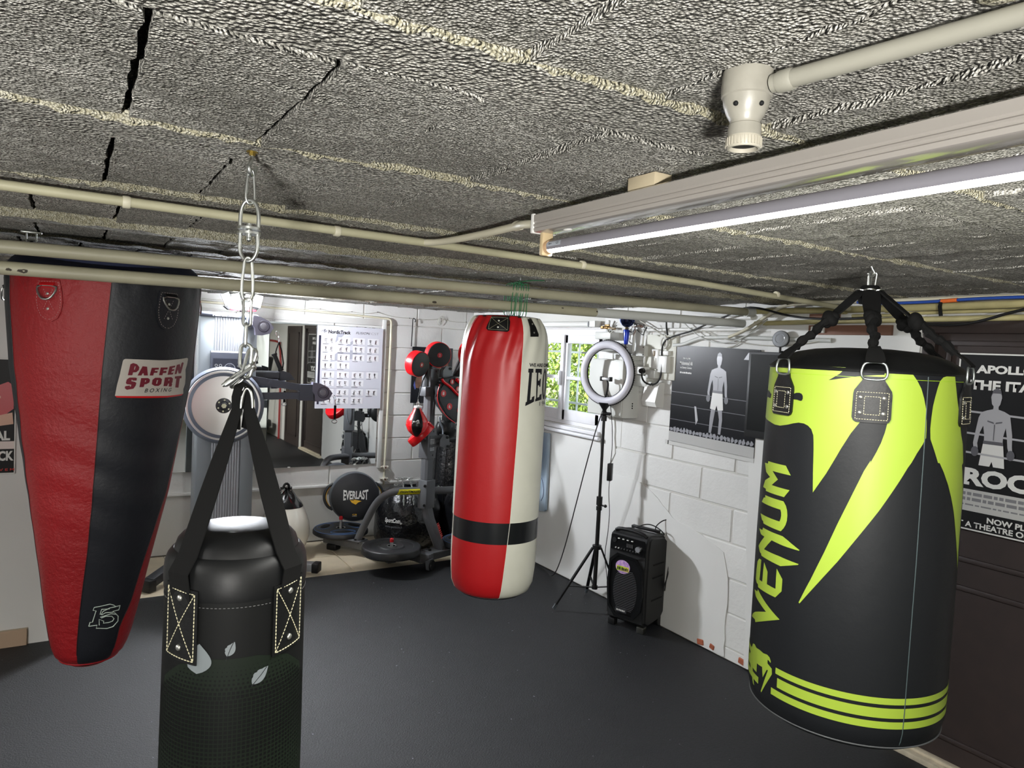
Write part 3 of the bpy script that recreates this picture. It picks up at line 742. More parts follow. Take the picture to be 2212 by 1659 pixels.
# the chain it hangs on
X_ = Vector((AX[0], AY[0], 0)).normalized(); Yv = Vector((AX[2], AY[2], 0)).normalized(); Zv = Vector((0, 0, 1))
t = thing('hanging_chain', 'bright steel chain of snap hooks, swivel and links above the small black bag', 'chain', (.259, 1.314, 1.60))
cx0 = Vector((.258, 1.3145, 0))
def P(dx, z, dy=0.): return cx0+X_*dx+Yv*dy+Vector((0, 0, z))
def carab(top, bot, w, r, side, tilt=0.):
    b = B(); z0, z1 = bot, top; h = z1-z0; s = side
    b.tube([top_ for top_ in [cxp(0, z1, s, w), cxp(w*.30, z1-.006, s, w), cxp(w*.34, z1-h*.22, s, w), cxp(w*.5, z0+h*.22, s, w), cxp(w*.32, z0+.004, s, w), cxp(0, z0, s, w), cxp(-w*.32, z0+.004, s, w), cxp(-w*.5, z0+h*.22, s, w), cxp(-w*.34, z1-h*.22, s, w), cxp(-w*.30, z1-.006, s, w)]], r, 10, closed=True, smooth=2)
    return b
def cxp(d, z, s, w): return cx0+s*d+Vector((0, 0, z))
k1 = obj('snap_hook', carab(1.989, 1.927, .016, 0.0024, (X_*.8+Yv*.6).normalized()), STEEL, t)
obj('sleeve', B().cyl(cxp(-.0075, 1.945, (X_*.8+Yv*.6).normalized(), 0), cxp(-.0062, 1.962, (X_*.8+Yv*.6).normalized(), 0), .0031), STEEL, k1)
obj('swivel_shackle', B().tube([P(-.0155, 1.886), P(-.016, 1.905), P(-.0145, 1.920), P(-.009, 1.932), P(0, 1.936), P(.009, 1.932), P(.0145, 1.920), P(.016, 1.905), P(.0155, 1.886)], .0034, 12, smooth=1), STEEL, t)
obj('swivel_plate', B().cyl(P(0, 1.888), P(0, 1.884), .0195, seg=24), STEEL, t)
obj('swivel_plate', B().cyl(P(0, 1.880), P(0, 1.876), .0200, seg=24), STEEL, t)
obj('swivel_bolt', B().cyl(P(0, 1.895), P(0, 1.868), .0042, seg=12).ball(P(0, 1.868), .0048), STEEL, t)
obj('swivel_shackle', B().tube([P(-.0150, 1.878), P(-.0155, 1.860), P(-.0145, 1.845), P(-.008, 1.833), P(0, 1.829), P(.008, 1.833), P(.0145, 1.845), P(.0155, 1.860), P(.0150, 1.878)], .0034, 12, smooth=1), STEEL, t)
obj('snap_hook', carab(1.838, 1.760, .020, .0027, (X_*.95+Yv*.3).normalized()), STEEL, t)
obj('chain_link', B().link(P(.001, 1.741), Zv, X_*.9+Yv*.4, .054, .018, .00273), STEEL, t)
obj('chain_link', B().link(P(.000, 1.702), Zv, X_*.3-Yv*.9, .046, .016, .00286), STEEL, t)
obj('chain_link', B().link(P(.001, 1.664), Zv+X_*.05, X_*.95, .050, .026, .00325), STEEL, t)
obj('chain_link', B().link(P(.006, 1.652, .004), Zv+X_*.25, X_*.6+Yv*.6, .060, .022, .00312), STEEL, t)
k = obj('snap_hook', B().link(P(-.008, 1.632, -.006), X_*.8+Zv*.62, Yv*.6+Zv*.5, .066, .020, .00312), STEEL, t)
obj('sleeve', B().cyl(P(-.034, 1.612, -.010), P(-.018, 1.624, -.010), .0034), STEEL, k)
obj('snap_hook', B().link(P(-.004, 1.628, .004), X_*.7+Zv*.7, Yv*.8-Zv*.3, .060, .020, .00286), STEEL, t)
obj('carabiner', B().tube([P(-.012, 1.560), P(-.013, 1.585), P(-.010, 1.606), P(-.002, 1.617), P(.007, 1.610), P(.010, 1.588), P(.008, 1.560)], .0029, 10, smooth=2), STEEL, t)
obj('carabiner', B().tube([P(.000, 1.562, -.012), P(.000, 1.590, -.012), P(.006, 1.612, -.008), P(.014, 1.604, -.006), P(.018, 1.585, -.006), P(.017, 1.560, -.004)], .0029, 10, smooth=2), STEEL, t)

# ---------------------------------------------------------------- big neon and black bag
CV = (2.164, 1.37)
zvv = [.585, .592, .607, .65, .73, 1.15, 1.45, 1.66, 1.690]; rvv = [.245, .268, .282, .291, .2925, .2935, .29, .2855, .2845]
rVn = lambda z: interp(z, zvv, rvv)
fV = revolve(CV, rVn)
VB = mat('charcoal_leatherette', '#15171a', .5, spec=.35, bump=.3, bscale=22, bdist=.003, detail=8)
NEON = mat('neon_yellow_print', '#97af3b', .42, bump=.2, bscale=20, bdist=.002)
t = thing('heavy_bag', 'large charcoal and neon yellow heavy bag with upright lettering hanging by the right wall', 'punching bag', (CV[0], CV[1], .585))
prof = [(0, .582), (.20, .582), (.245, .585), (.262, .590), (.274, .598), (.281, .607)]+[(rVn(z), z) for z in frange(.65, 1.66, 20)]+[(.285, 1.690), (.2835, 1.692)]
body = obj('body', B().lathe(prof+[(0, 1.69)], (CV[0], CV[1], 0), 144), VB, t)
obj('top_cover', B().lathe([(.287, 1.684), (.2885, 1.689), (.286, 1.694), (.279, 1.699), (.262, 1.712), (.235, 1.728), (.20, 1.741), (.15, 1.751), (.08, 1.757), (0, 1.758)], (CV[0], CV[1], 0), 96, cap=False), BLACKL, t)
obj('bottom_piping', B().tube([fV(a, .607, .0015) for a in frange(0, 2*PI, 121)[:-1]], .0022, 6, closed=True), mat('grey_piping', '#4a4c4e', .5), t)
obj('side_seam', B().tube([fV(.603+.06*math.sin((z-.66)*2.8)*0+.0, z, .0005) for z in frange(.60, 1.68, 40)], .0015, 6), mat('seam_thread', '#3d4a4c', .6), t)
DEC = {'neon_left': [[-1.4581,1.6882],[-0.9144,1.6904],[-0.5974,1.6935],[-0.3608,1.6944],[-0.1738,1.6949],[-0.2255,1.6761],[-0.3303,1.655],[-0.222,1.6616],[-0.1243,1.6676],[-0.0056,1.6735],[0.1117,1.6777],[0.1823,1.6793],[0.2112,1.5489],[-0.0054,1.5438],[-0.0213,1.5358],[-0.0857,1.5055],[-0.1597,1.461],[-0.2293,1.416],[-0.283,1.3824],[-0.4009,1.3204],[-0.4146,1.3791],[-0.4266,1.447],[-0.4334,1.4704],[-0.4419,1.4897],[-0.4686,1.5066],[-0.5086,1.5159],[-0.5564,1.5207],[-0.6217,1.5213],[-0.6902,1.517],[-0.7639,1.5105],[-0.8928,1.5029],[-1.0016,1.5027],[-1.1537,1.5087],[-1.4576,1.5164],[-1.4567,1.5785],[-1.4584,1.632]],
'neon_spike': [[0.177,1.6922],[0.2869,1.694],[0.4046,1.6939],[0.4456,1.6833],[0.489,1.6672],[0.5346,1.6455],[0.5683,1.6198],[0.5964,1.5903],[0.6116,1.5569],[0.615,1.5308],[0.616,1.5083],[0.5849,1.4894],[0.5292,1.4626],[0.4825,1.4359],[0.4503,1.4214],[0.3865,1.3854],[0.3241,1.3518],[0.2173,1.2951],[0.0962,1.2365],[-0.0096,1.1852],[-0.1168,1.1324],[-0.2956,1.0526],[-0.4561,0.9817],[-0.4671,0.9835],[-0.4148,1.0228],[-0.3556,1.065],[-0.2449,1.1523],[-0.142,1.242],[-0.0409,1.3239],[0.0588,1.404],[0.1104,1.4354],[0.1086,1.4278],[0.1542,1.4593],[0.1894,1.4865],[0.2181,1.5172],[0.2357,1.5456],[0.2088,1.5488]],
'neon_right': [[0.7369,1.6683],[0.7754,1.6799],[0.8643,1.6874],[0.9486,1.6851],[0.9702,1.6607],[1.0083,1.6229],[1.0465,1.5924],[1.0975,1.5483],[1.1431,1.5152],[1.2059,1.4873],[1.2622,1.4317],[1.2194,1.4264],[1.3539,1.3436],[1.3349,1.2876],[1.3305,1.2309],[1.3146,1.1748],[1.3322,1.111],[1.2288,1.1791],[1.1479,1.2386],[1.0827,1.2907],[1.0076,1.3367],[0.9399,1.3734],[0.863,1.4096],[0.7966,1.437],[0.774,1.4377],[0.7147,1.4752],[0.6655,1.505],[0.6566,1.5348],[0.6613,1.5648],[0.6727,1.5985],[0.6923,1.6249],[0.7146,1.6494]],
'M': [[-1.1937,1.3721],[-1.0903,1.3739],[-1.0871,1.382],[-0.7466,1.3838],[-0.6681,1.3575],[-0.9658,1.3563],[-0.855,1.3349],[-0.9619,1.3114],[-0.6692,1.3121],[-0.7379,1.2867],[-1.0902,1.2852],[-1.095,1.2919],[-1.1908,1.2925],[-1.134,1.3177],[-1.009,1.3344],[-1.1255,1.3452]],
'U': [[-1.096,1.2711],[-0.7414,1.2734],[-0.7019,1.2618],[-0.6821,1.2493],[-0.6729,1.2347],[-0.6727,1.2181],[-0.6878,1.2032],[-0.7117,1.1911],[-0.7478,1.1796],[-1.0873,1.1794],[-1.0975,1.1863],[-1.1382,1.187],[-1.2102,1.2047],[-0.7776,1.2079],[-0.764,1.2173],[-0.759,1.2274],[-0.7626,1.2369],[-0.7767,1.245],[-1.1975,1.243],[-1.131,1.2617],[-1.0926,1.2626]],
'N': [[-1.0894,1.1657],[-0.7158,1.1667],[-0.6401,1.1591],[-0.4954,1.1408],[-0.5014,1.1383],[-0.6875,1.1381],[-0.882,1.1407],[-1.0259,1.1004],[-0.7537,1.1019],[-0.4938,1.0983],[-0.5005,1.0951],[-0.7182,1.0728],[-0.8858,1.0744],[-1.0842,1.0744],[-1.0916,1.0803],[-1.1305,1.0814],[-1.1962,1.0972],[-1.1433,1.1117],[-1.0346,1.14],[-1.1349,1.1403],[-1.2127,1.1544],[-1.1004,1.1568]],
'E': [[-1.139,1.0598],[-1.0766,1.0611],[-1.0821,1.0255],[-1.0944,0.9943],[-1.018,0.995],[-1.0145,1.0259],[-1.0031,1.0604],[-0.9181,1.0364],[-0.9173,0.997],[-0.7677,0.9967],[-0.7699,1.029],[-0.7678,1.0609],[-0.6787,1.0354],[-0.6781,0.9978],[-0.7625,0.9702],[-1.123,0.9672],[-1.1289,0.9762],[-1.1749,0.9762],[-1.2225,0.9859],[-1.2209,1.0143],[-1.1942,1.0465]],
'Vv': [[-1.2525,0.9478],[-1.1308,0.9516],[-1.1186,0.9605],[-0.6784,0.9089],[-1.1361,0.8492],[-1.1545,0.8568],[-1.3036,0.8514],[-1.2595,0.8651],[-1.1668,0.8803],[-1.0765,0.8909],[-0.8983,0.9097],[-1.044,0.9223],[-1.1799,0.9318]],
'snake': [[-1.1637,0.7751],[-1.1071,0.7793],[-1.0541,0.7741],[-0.972,0.7773],[-0.8944,0.7762],[-0.8285,0.7802],[-0.788,0.7767],[-0.7634,0.767],[-0.7668,0.7612],[-0.795,0.7651],[-0.8141,0.7653],[-0.8136,0.7541],[-0.8632,0.7509],[-0.8141,0.7653],[-0.8111,0.7631],[-0.7651,0.7561],[-0.7432,0.7461],[-0.7358,0.7289],[-0.8975,0.6483],[-0.9053,0.6527],[-0.8008,0.7332],[-0.8177,0.7331],[-0.8841,0.6997],[-0.9026,0.7306],[-0.9805,0.7279],[-1.0388,0.728],[-1.073,0.6968],[-1.177,0.7291],[-1.0626,0.6482],[-1.0935,0.6505],[-1.1682,0.6808],[-1.2627,0.707],[-1.2777,0.7234],[-1.2304,0.7473],[-1.1646,0.7588],[-1.146,0.751],[-1.1084,0.7468],[-1.152,0.7592],[-1.1786,0.7593],[-1.2325,0.7493],[-1.2119,0.7631]],
'blobR': [[-0.7449,1.5778],[-0.7226,1.5999],[-0.7116,1.6073],[-0.6829,1.6104],[-0.6415,1.6113],[-0.6131,1.6089],[-0.5963,1.6028],[-0.5935,1.5946],[-0.6035,1.5885],[-0.6228,1.5871],[-0.6644,1.5893],[-0.7073,1.5895],[-0.7287,1.5872]],
'blobL': [[-1.4583,1.5829],[-1.4582,1.5966],[-1.3626,1.6063],[-1.2978,1.6072],[-1.2262,1.6025],[-1.1877,1.598],[-1.1577,1.5972],[-1.1866,1.5828],[-1.2838,1.5849]],
'rb_label': [[0.1021,1.4724],[0.1175,1.5115],[0.1418,1.5486],[0.1661,1.5929],[0.1746,1.5985],[0.1906,1.6011],[0.3728,1.6],[0.5884,1.5984],[0.6876,1.5989],[0.862,1.6024],[1.0469,1.6073],[1.0769,1.6038],[1.0649,1.581],[1.0388,1.5624],[1.0649,1.5353],[1.0863,1.5079],[1.0613,1.488],[1.0849,1.4706],[0.7514,1.468],[0.4484,1.4706]],
'rb_label_edge': [[0.1021,1.4724],[0.4484,1.4706],[0.7514,1.468],[1.0849,1.4706],[1.0415,1.4646],[0.7553,1.462],[0.4509,1.4635],[0.1236,1.4662]],
'rb_P': [[0.2214,1.5446],[0.2426,1.583],[0.272,1.5873],[0.3127,1.5834],[0.3397,1.573],[0.3354,1.563],[0.3093,1.5555],[0.2747,1.5547],[0.2685,1.5448]],
'rb_P_h': [[0.2829,1.5647],[0.2907,1.5762],[0.2985,1.5753],[0.2917,1.5645]],
'rb_A': [[0.3247,1.544],[0.3748,1.5769],[0.4261,1.5752],[0.4427,1.5441],[0.3969,1.5441],[0.3914,1.5519],[0.3812,1.5519],[0.3685,1.5441]],
'rb_F': [[0.464,1.5441],[0.4819,1.5715],[0.5718,1.5716],[0.5711,1.5652],[0.5254,1.5646],[0.522,1.5601],[0.5607,1.5601],[0.5554,1.5538],[0.5145,1.5538],[0.5078,1.544]],
'rb_F2': [[0.5811,1.5448],[0.5953,1.5722],[0.6932,1.5727],[0.6902,1.5657],[0.639,1.5645],[0.6353,1.56],[0.6812,1.5605],[0.6784,1.5528],[0.6325,1.5523],[0.6273,1.5446]],
'rb_E': [[0.7003,1.5456],[0.7192,1.5759],[0.8106,1.5796],[0.8071,1.5731],[0.7644,1.5706],[0.7622,1.5654],[0.8004,1.5666],[0.7968,1.5601],[0.759,1.5583],[0.7582,1.5524],[0.79,1.5542],[0.7838,1.5468]],
'rb_N': [[0.8141,1.5475],[0.835,1.5815],[0.8904,1.5846],[0.911,1.5713],[0.9215,1.5871],[0.9455,1.5917],[0.9694,1.5882],[0.9328,1.5499],[0.886,1.549],[0.8623,1.5636],[0.8491,1.5482]],
'rb_S': [[0.3208,1.5349],[0.3047,1.5365],[0.2396,1.5364],[0.2127,1.5297],[0.2049,1.5173],[0.2176,1.5135],[0.264,1.5117],[0.2597,1.5048],[0.25,1.5048],[0.251,1.5092],[0.2001,1.5061],[0.1976,1.4992],[0.2215,1.4936],[0.2906,1.4979],[0.3119,1.5079],[0.318,1.518],[0.3005,1.5217],[0.2613,1.5236],[0.2639,1.5292],[0.2716,1.5292],[0.2762,1.5261],[0.3171,1.5261]],
'rb_Pb': [[0.3555,1.5028],[0.3666,1.5349],[0.4474,1.5349],[0.4732,1.5291],[0.4682,1.5189],[0.4335,1.5133],[0.4125,1.5128],[0.405,1.5033]],
'rb_Pb_h': [[0.4132,1.521],[0.417,1.5273],[0.4267,1.5273],[0.4233,1.521]],
'rb_O': [[0.5384,1.5065],[0.4992,1.5131],[0.5041,1.529],[0.5352,1.5359],[0.6012,1.5357],[0.6277,1.5298],[0.6247,1.513],[0.5909,1.5061]],
'rb_O_h': [[0.5546,1.5143],[0.562,1.5275],[0.5762,1.5275],[0.568,1.514]],
'rb_R': [[0.6612,1.5049],[0.6662,1.536],[0.7647,1.537],[0.7955,1.5313],[0.7966,1.5168],[0.783,1.5143],[0.7972,1.5115],[0.7887,1.5017],[0.7404,1.5029],[0.7424,1.5134],[0.728,1.5135],[0.7167,1.5044]],
'rb_R_h': [[0.7223,1.5246],[0.7281,1.5298],[0.7377,1.5297],[0.7381,1.5245]],
'rb_T': [[0.8598,1.4976],[0.8567,1.5307],[0.8289,1.531],[0.8242,1.5389],[0.9532,1.5405],[0.96,1.531],[0.9238,1.5308],[0.926,1.4961]],
'ps_a': [[-0.0693,0.6239],[-0.0595,0.6342],[0.0052,0.6366],[0.0633,0.6831],[-0.0001,0.6828],[0.01,0.6941],[0.3455,0.6964],[0.4501,0.6823],[0.5344,0.6821],[0.5394,0.6646]],
'ps_outline': [[-0.0693,0.6239],[-0.0496,0.639],[0.0009,0.6386],[0.0539,0.6815],[-0.0042,0.6848],[0.0099,0.6952],[0.3138,0.6984],[0.3894,0.6926],[0.4493,0.6834],[0.5482,0.6826],[0.5378,0.6666],[0.4049,0.667],[0.4817,0.6539],[0.5525,0.641],[0.5708,0.6208],[0.4718,0.6043],[0.3311,0.6027],[0.0877,0.6123],[0.1016,0.6243],[-0.0693,0.6239]],
'ps_s1': [[0.4009,0.6664],[0.4298,0.6628],[0.246,0.6677],[0.1768,0.6624],[0.1395,0.6663],[0.1601,0.6841],[0.3228,0.68],[0.1601,0.6841]],
'ps_s2': [[0.1706,0.6499],[0.2622,0.6536],[0.3945,0.6483],[0.4601,0.6357],[0.4309,0.6274],[0.341,0.6255],[0.2308,0.6278],[0.232,0.6355],[0.1309,0.6466],[0.148,0.6229]],
'ps_s3': [[0.4501,0.6823],[0.3315,0.6835],[0.1926,0.6753],[0.166,0.6647]],
'ps_s4': [[0.1492,0.6537],[0.366,0.6591],[0.4954,0.6514]]}
for k in ('neon_left', 'neon_spike', 'neon_right'):
    obj('neon_flash', mapped(poly_bm(DEC[k]), fV, .0008, dx=.05, dy=.06), NEON, t)
for k in ('M', 'U', 'N', 'E', 'Vv'):
    obj('neon_letter', mapped(poly_bm(DEC[k]), fV, .0010, dx=.05, dy=.06), NEON, t)
hd_ = obj('snake_head_logo', mapped(poly_bm([p for i, p in enumerate(DEC['snake']) if i not in (12, 13, 14, 15) and i < 33]), fV, .0012, dx=.05), NEON, t)
obj('black_fleck', mapped(merge([poly_bm(DEC['blobR']), poly_bm(DEC['blobL'])]), fV, .0016, dx=.05), VB, t)
for z1_, z0_ in ((.757, .738), (.7275, .698), (.6875, .6665)):
    segs = [(-.690+(.02 if z1_ < .7 else .03 if z1_ < .75 else 0)-(.07 if z1_ < .7 else 0), .6015), (.6045, 2.6), (-2.7, -1.02 if z1_ > .7 else -.97)]
    for a0, a1 in segs:
        obj('neon_stripe', mapped(poly_bm([(a0, z0_), (a1, z0_), (a1, z1_), (a0, z1_)]), fV, .0008, dx=.05, dy=.02), NEON, t)
obj('top_hem', mapped(poly_bm([(-1.9, 1.6685), (2.0, 1.6685), (2.0, 1.6697), (-1.9, 1.6697)]), fV, .0014, dx=.05), mat('hem_line', '#8fb41c', .5), t)
# hanging straps: four patches with rings, knotted straps and the ring bundle
hk = Vector((2.164, 1.372, 1.957))
def vpatch(a, zt=1.600, parent=None):
    w = .165  # half width as an angle
    pts = [(a-w*.56, zt), (a+w*.56, zt), (a+w*.62, zt-.012), (a+w, zt-.040), (a+w*1.04, zt-.050), (a+w*1.04, zt-.118), (a+w*.95, zt-.127), (a+w*.8, zt-.131), (a-w*.8, zt-.131), (a-w*.95, zt-.127), (a-w*1.04, zt-.118), (a-w*1.04, zt-.050), (a-w, zt-.040), (a-w*.62, zt-.012)]
    p = obj('leather_patch', mapped(poly_bm(pts), fV, .001, .006, dx=.05, dy=.05), BLACKL, parent)
    def rect(x0, x1, y0, y1): return [(a+x0, zt-y0), (a+x1, zt-y0), (a+x1, zt-y1), (a+x0, zt-y1), (a+x0, zt-y0)]
    obj('stitching', dashes(rect(-w*.85, w*.85, .045, .122), fV, .0042, .0024, .0010, off=.0078), THREAD, p)
    obj('stitching', dashes(rect(-w*.42, w*.42, .057, .108), fV, .0042, .0024, .0010, off=.0086), THREAD, p)
    obj('inner_square', mapped(poly_bm([(a-w*.45, zt-.108), (a+w*.45, zt-.108), (a+w*.45, zt-.055), (a-w*.45, zt-.055)]), fV, .007, .0016, dx=.05), BLACKL, p)
    for x in (-.63, .63):
        for y in (.060, .104):
            c = fV(a+w*x, zt-y, .0075); n = (fV(a+w*x, zt-y, .02)-c).normalized()
            obj('rivet', B().lathe([(.0062, 0), (.0060, .0012), (.0042, .0028), (0, .0033)], c, 16, n, cap=False), RIVET, p)
    return p
def vstrap(a, parent):
    p0 = fV(a, 1.664, .006); n = (fV(a, 1.6, .1)-fV(a, 1.6, 0)).normalized(); side = Vector((-n.y, n.x, 0))
    top = fV(a, 1.688, .008)+Vector((0, 0, .026))
    w = .028
    obj('ring', B().tube([p0-side*w*.9, p0-side*(w+.006)+n*.004+Vector((0, 0, .012)), top-side*(w+.004)+n*.002-Vector((0, 0, .016)), top-side*w*.82, top+side*w*.82, top+side*(w+.004)+n*.002-Vector((0, 0, .016)), p0+side*(w+.006)+n*.004+Vector((0, 0, .012)), p0+side*w*.9], .0034, 10, closed=True, smooth=2), mat('grey_ring', (.42, .46, .45), .35, .9), parent)
    # strap: folded loop on the ring, twisted rope, knot, broad flat strap
    k = top.lerp(hk, .02)
    d1 = top+Vector((0, 0, .010))-n*.006; knot = top.lerp(hk, .50)+Vector((0, 0, .004)); end = hk+n*.026-Vector((0, 0, .012))
    obj('strap_loop', B().strap([top+n*.006+Vector((0, 0, .0)), top+Vector((0, 0, .006)), d1+Vector((0, 0, .012))-n*.01, d1.lerp(knot, .30)], [.050, .052, .046, .030], .006, side), WEB, parent)
    pts = [d1.lerp(knot, u)+side*.004*math.sin(u*14)+Vector((0, 0, .003*math.cos(u*14))) for u in frange(.25, .98, 14)]
    obj('twisted_strap', B().tube(pts, [.013-.003*math.sin(i*1.9) for i in range(14)], 8), WEB, parent)
    b = B()
    for i, (u, rr) in enumerate(((0, .020), (.35, .024), (.7, .017))):
        b.ball(knot.lerp(hk, u*.16)+side*(.004*(i-1)), rr, (1, .85, 1.25), 14, 10, Matrix.Rotation(.8*i, 4, n))
    obj('knot', b, WEB, parent)
    fl = [knot.lerp(end, u) for u in (0, .25, .5, .75, 1)]
    obj('flat_strap', B().strap(fl, [.026, .046, .052, .052, .046], .005, side), WEB, parent)
PA = [(-.885, 1.669), (.086, 1.673), (1.22, 1.670), (2.25, 1.67), (-2.1, 1.67)]
for a, zt in PA[:4]+PA[4:]:
    vpatch(a, zt, t) if a != -2.1 else None
    if a != -2.1: vstrap(a, t)
obj('strap_collar', B().lathe([(.030, 1.900), (.036, 1.92), (.034, 1.945), (.024, 1.958)], (hk.x, hk.y, 0), 14), WEB, t)
hkt = thing('snap_ring_bundle', 'zinc snap hooks on a ceiling hook above the neon bag', 'hook', (hk.x, hk.y, ZC))
obj('ceiling_hook', B().tube([(hk.x, hk.y, ZC+.004), hk+Vector((0, 0, .060)), hk+X_*.006+Vector((0, 0, .050)), hk+X_*.012+Vector((0, 0, .040)), hk+X_*.006+Vector((0, 0, .030)), hk-X_*.004+Vector((0, 0, .031)), hk-X_*.012+Vector((0, 0, .040))], .0034, 10, smooth=1), STEEL, hkt)
for i, (dx, dd, w) in enumerate(((-.006, X_*.3+Yv, .020), (.008, X_-Yv*.3, .020))):
    obj('snap_hook', B().link(hk+X_*dx+Vector((0, 0, .004)), Zv+X_*.1*i, dd, .085, w, .0032), STEEL, hkt)
for i, a in enumerate((-.9, 0., .9, 2.2)):
    n = Vector((math.cos(fV.base+a), math.sin(fV.base+a), 0)); sd = Vector((-n.y, n.x, 0))
    obj('strap_ring', B().link(hk+n*.020-Vector((0, 0, .022)), n+Vector((0, 0, .35)), sd, .060, .040, .0034), STEEL, hkt)

# ---------------------------------------------------------------- red and white bag
CW = (1.655, 2.768)
rWn = lambda z: interp(z, [.612, .625, .66, .72, .80, 1.0, 1.3, 1.65, 1.72, 1.77, 1.80, 1.825, 1.84], [.150, .170, .185, .191, .1935, .195, .196, .1945, .190, .183, .174, .160, .148])
rW = lambda z: rWn(z)
_fW = revolve(CW, rW)
def fW(a, z, off=0.):   # the filling has settled: the upper part carries soft gathers
    g = max(0., min(1., (z-1.50)/.25)); w = .0035*g*math.sin(a*17+3*math.sin(z*9))*(1+.5*math.sin(a*5))
    dx = (1.655-1.645)*(1-(z-.6)/1.2)
    p = _fW(a, z, off+w); p.x -= dx; return p
fW.base = _fW.base
RW1 = mat('red_vinyl', '#ab1419', .42, bump=.25, bscale=16, bdist=.004)
WW1 = mat('ivory_vinyl', '#cfcfc2', .42, bump=.2, bscale=18, bdist=.003, var=.04, vscale=7)
t = thing('punching_bag', 'red and ivory leather punching bag with a black band hanging in the middle', 'punching bag', (CW[0], CW[1], .60))
zs = [.612, .618, .625, .64, .66, .69, .72, .76, .80, .862]; zs2 = frange(.862, .955, 4); zs3 = frange(.955, 1.64, 14)+frange(1.65, 1.84, 20)
s1 = lambda z: interp(z, [.60, .955, 1.415, 1.69, 1.84], [.21, .335, .395, .40, .45])
s0 = lambda z: interp(z, [.60, .955, 1.19, 1.6, 1.84], [-1.36, -1.27, -1.20, -1.14, -1.10])
obj('red_panel', shell(fW, s0, s1, zs, 40), RW1, t); obj('red_panel', shell(fW, s0, s1, zs3, 60), RW1, t)
q0 = lambda z: s0(z)-1.55
q1 = lambda z: s1(z)+1.55
obj('white_panel', shell(fW, s1, q1, zs, 40), WW1, t); obj('white_panel', shell(fW, s1, q1, zs3, 60), WW1, t)
obj('white_panel', shell(fW, q0, s0, zs, 40), WW1, t); obj('white_panel', shell(fW, q0, s0, zs3, 60), WW1, t)
obj('red_panel', shell(fW, q1, lambda z: q0(z)+2*PI, zs, 40), RW1, t); obj('red_panel', shell(fW, q1, lambda z: q0(z)+2*PI, zs3, 60), RW1, t)
BAND = mat('glossy_black_band', '#15171a', .28, bump=.1, bscale=20, bdist=.002)
obj('black_band', shell(fW, -PI, PI, zs2, 120), BAND, t)
obj('band_stitching', dashes([(s1(.955)-.01, .955), (s1(.862)-.01, .862)], fW, .003, .003, .0007, off=.001), mat('grey_thread2', '#6d6e70', .6), t)
bb = B(); base_c = (CW[0]-.010, CW[1])
bb.lathe([(0, .603), (.125, .603), (.145, .606), (.1535, .613), (.151, .620)], (base_c[0], base_c[1], 0), 72, cap=False)
obj('base', bb, BLACKL, t)
obj('top', B().lathe([(.152, 1.835), (.142, 1.842), (.10, 1.846), (0, 1.848)], (CW[0], CW[1], 0), 60, cap=False), BLACKL, t)
for sgn, g in ((0, s0), (1, s1)):
    obj('seam', B().tube([fW(g(z), z, .0008) for z in zs+zs2[1:]+zs3[1:]], .0012, 6), mat('seam_white', '#dedccf', .5), t)
# lettering
def slab(s0_, s1_, t_, pts): return pts
def zc(a): return 1.4795+.022*max(-1, min(1, (a-.66)/.25))*0
bot = lambda a: interp(a, [.53, .78, .82, 1.07, 1.26, 1.55], [1.4600, 1.4790, 1.4795, 1.4868, 1.4885, 1.4865])
Lt = [(.570, 1.6208), (.702, 1.6208), (.706, 1.6040), (.668, 1.6040), (.658, 1.4865), (.700, 1.4885), (.709, 1.4985), (.786, 1.5040), (.776, bot(.776)), (.66, bot(.66)), (.535, bot(.535)), (.545, 1.4770), (.574, 1.4790), (.594, 1.6040), (.568, 1.6040)]
Et = [(.775, 1.6210), (1.004, 1.6210), (1.008, 1.5970), (.955, 1.5970), (.948, 1.6040), (.880, 1.6040), (.885, 1.5690), (.935, 1.5710), (.942, 1.5780), (.985, 1.5780), (.982, 1.5430), (.938, 1.5430), (.932, 1.5500), (.885, 1.5490), (.885, 1.4960), (.955, 1.4990), (.970, 1.5080), (1.058, 1.5120), (1.066, bot(1.066)), (.94, bot(.94)), (.815, bot(.815)), (.818, 1.4900), (.842, 1.4930), (.826, 1.6040), (.778, 1.6040)]
def ell(cx_, cz_, rx, rz_, n=28): return [(cx_+rx*math.cos(2*PI*i/n), cz_+rz_*math.sin(2*PI*i/n)) for i in range(n)]
Ot = poly_bm(ell(1.20, 1.5545, .130, .068), [ell(1.20, 1.5545, .058, .050)])
Nt = [(1.37, 1.6205), (1.44, 1.6205), (1.53, 1.535), (1.53, 1.606), (1.50, 1.606), (1.50, 1.620), (1.66, 1.620), (1.66, 1.606), (1.63, 1.606), (1.62, 1.486), (1.57, 1.486), (1.46, 1.575), (1.46, 1.500), (1.49, 1.500), (1.49, 1.4865), (1.37, 1.4870), (1.37, 1.500), (1.40, 1.500), (1.40, 1.606), (1.37, 1.606)]
E2 = [(a+.93, z if z > 1.49 else z+0) for a, z in Et]
lt = merge([poly_bm(Lt), poly_bm(Et), Ot, poly_bm(Nt), poly_bm([(a, max(z, 1.480)) for a, z in E2])])
obj('lettering', mapped(lt, fW, .0018, dx=.04, dy=.03), BLACK_INK, t)
obj('lettering', mapped(merge([fit(text_bm('WE ARE COMBAT SPORT', .03), .585, 1.98, 1.6285, 1.6445)]), fW, .0018, dx=.05), BLACK_INK, t)
obj('lettering', mapped(merge([fit(text_bm('1947', -.01), .985, 1.55, 1.460, 1.478)]), fW, .0018, dx=.05), BLACK_INK, t)
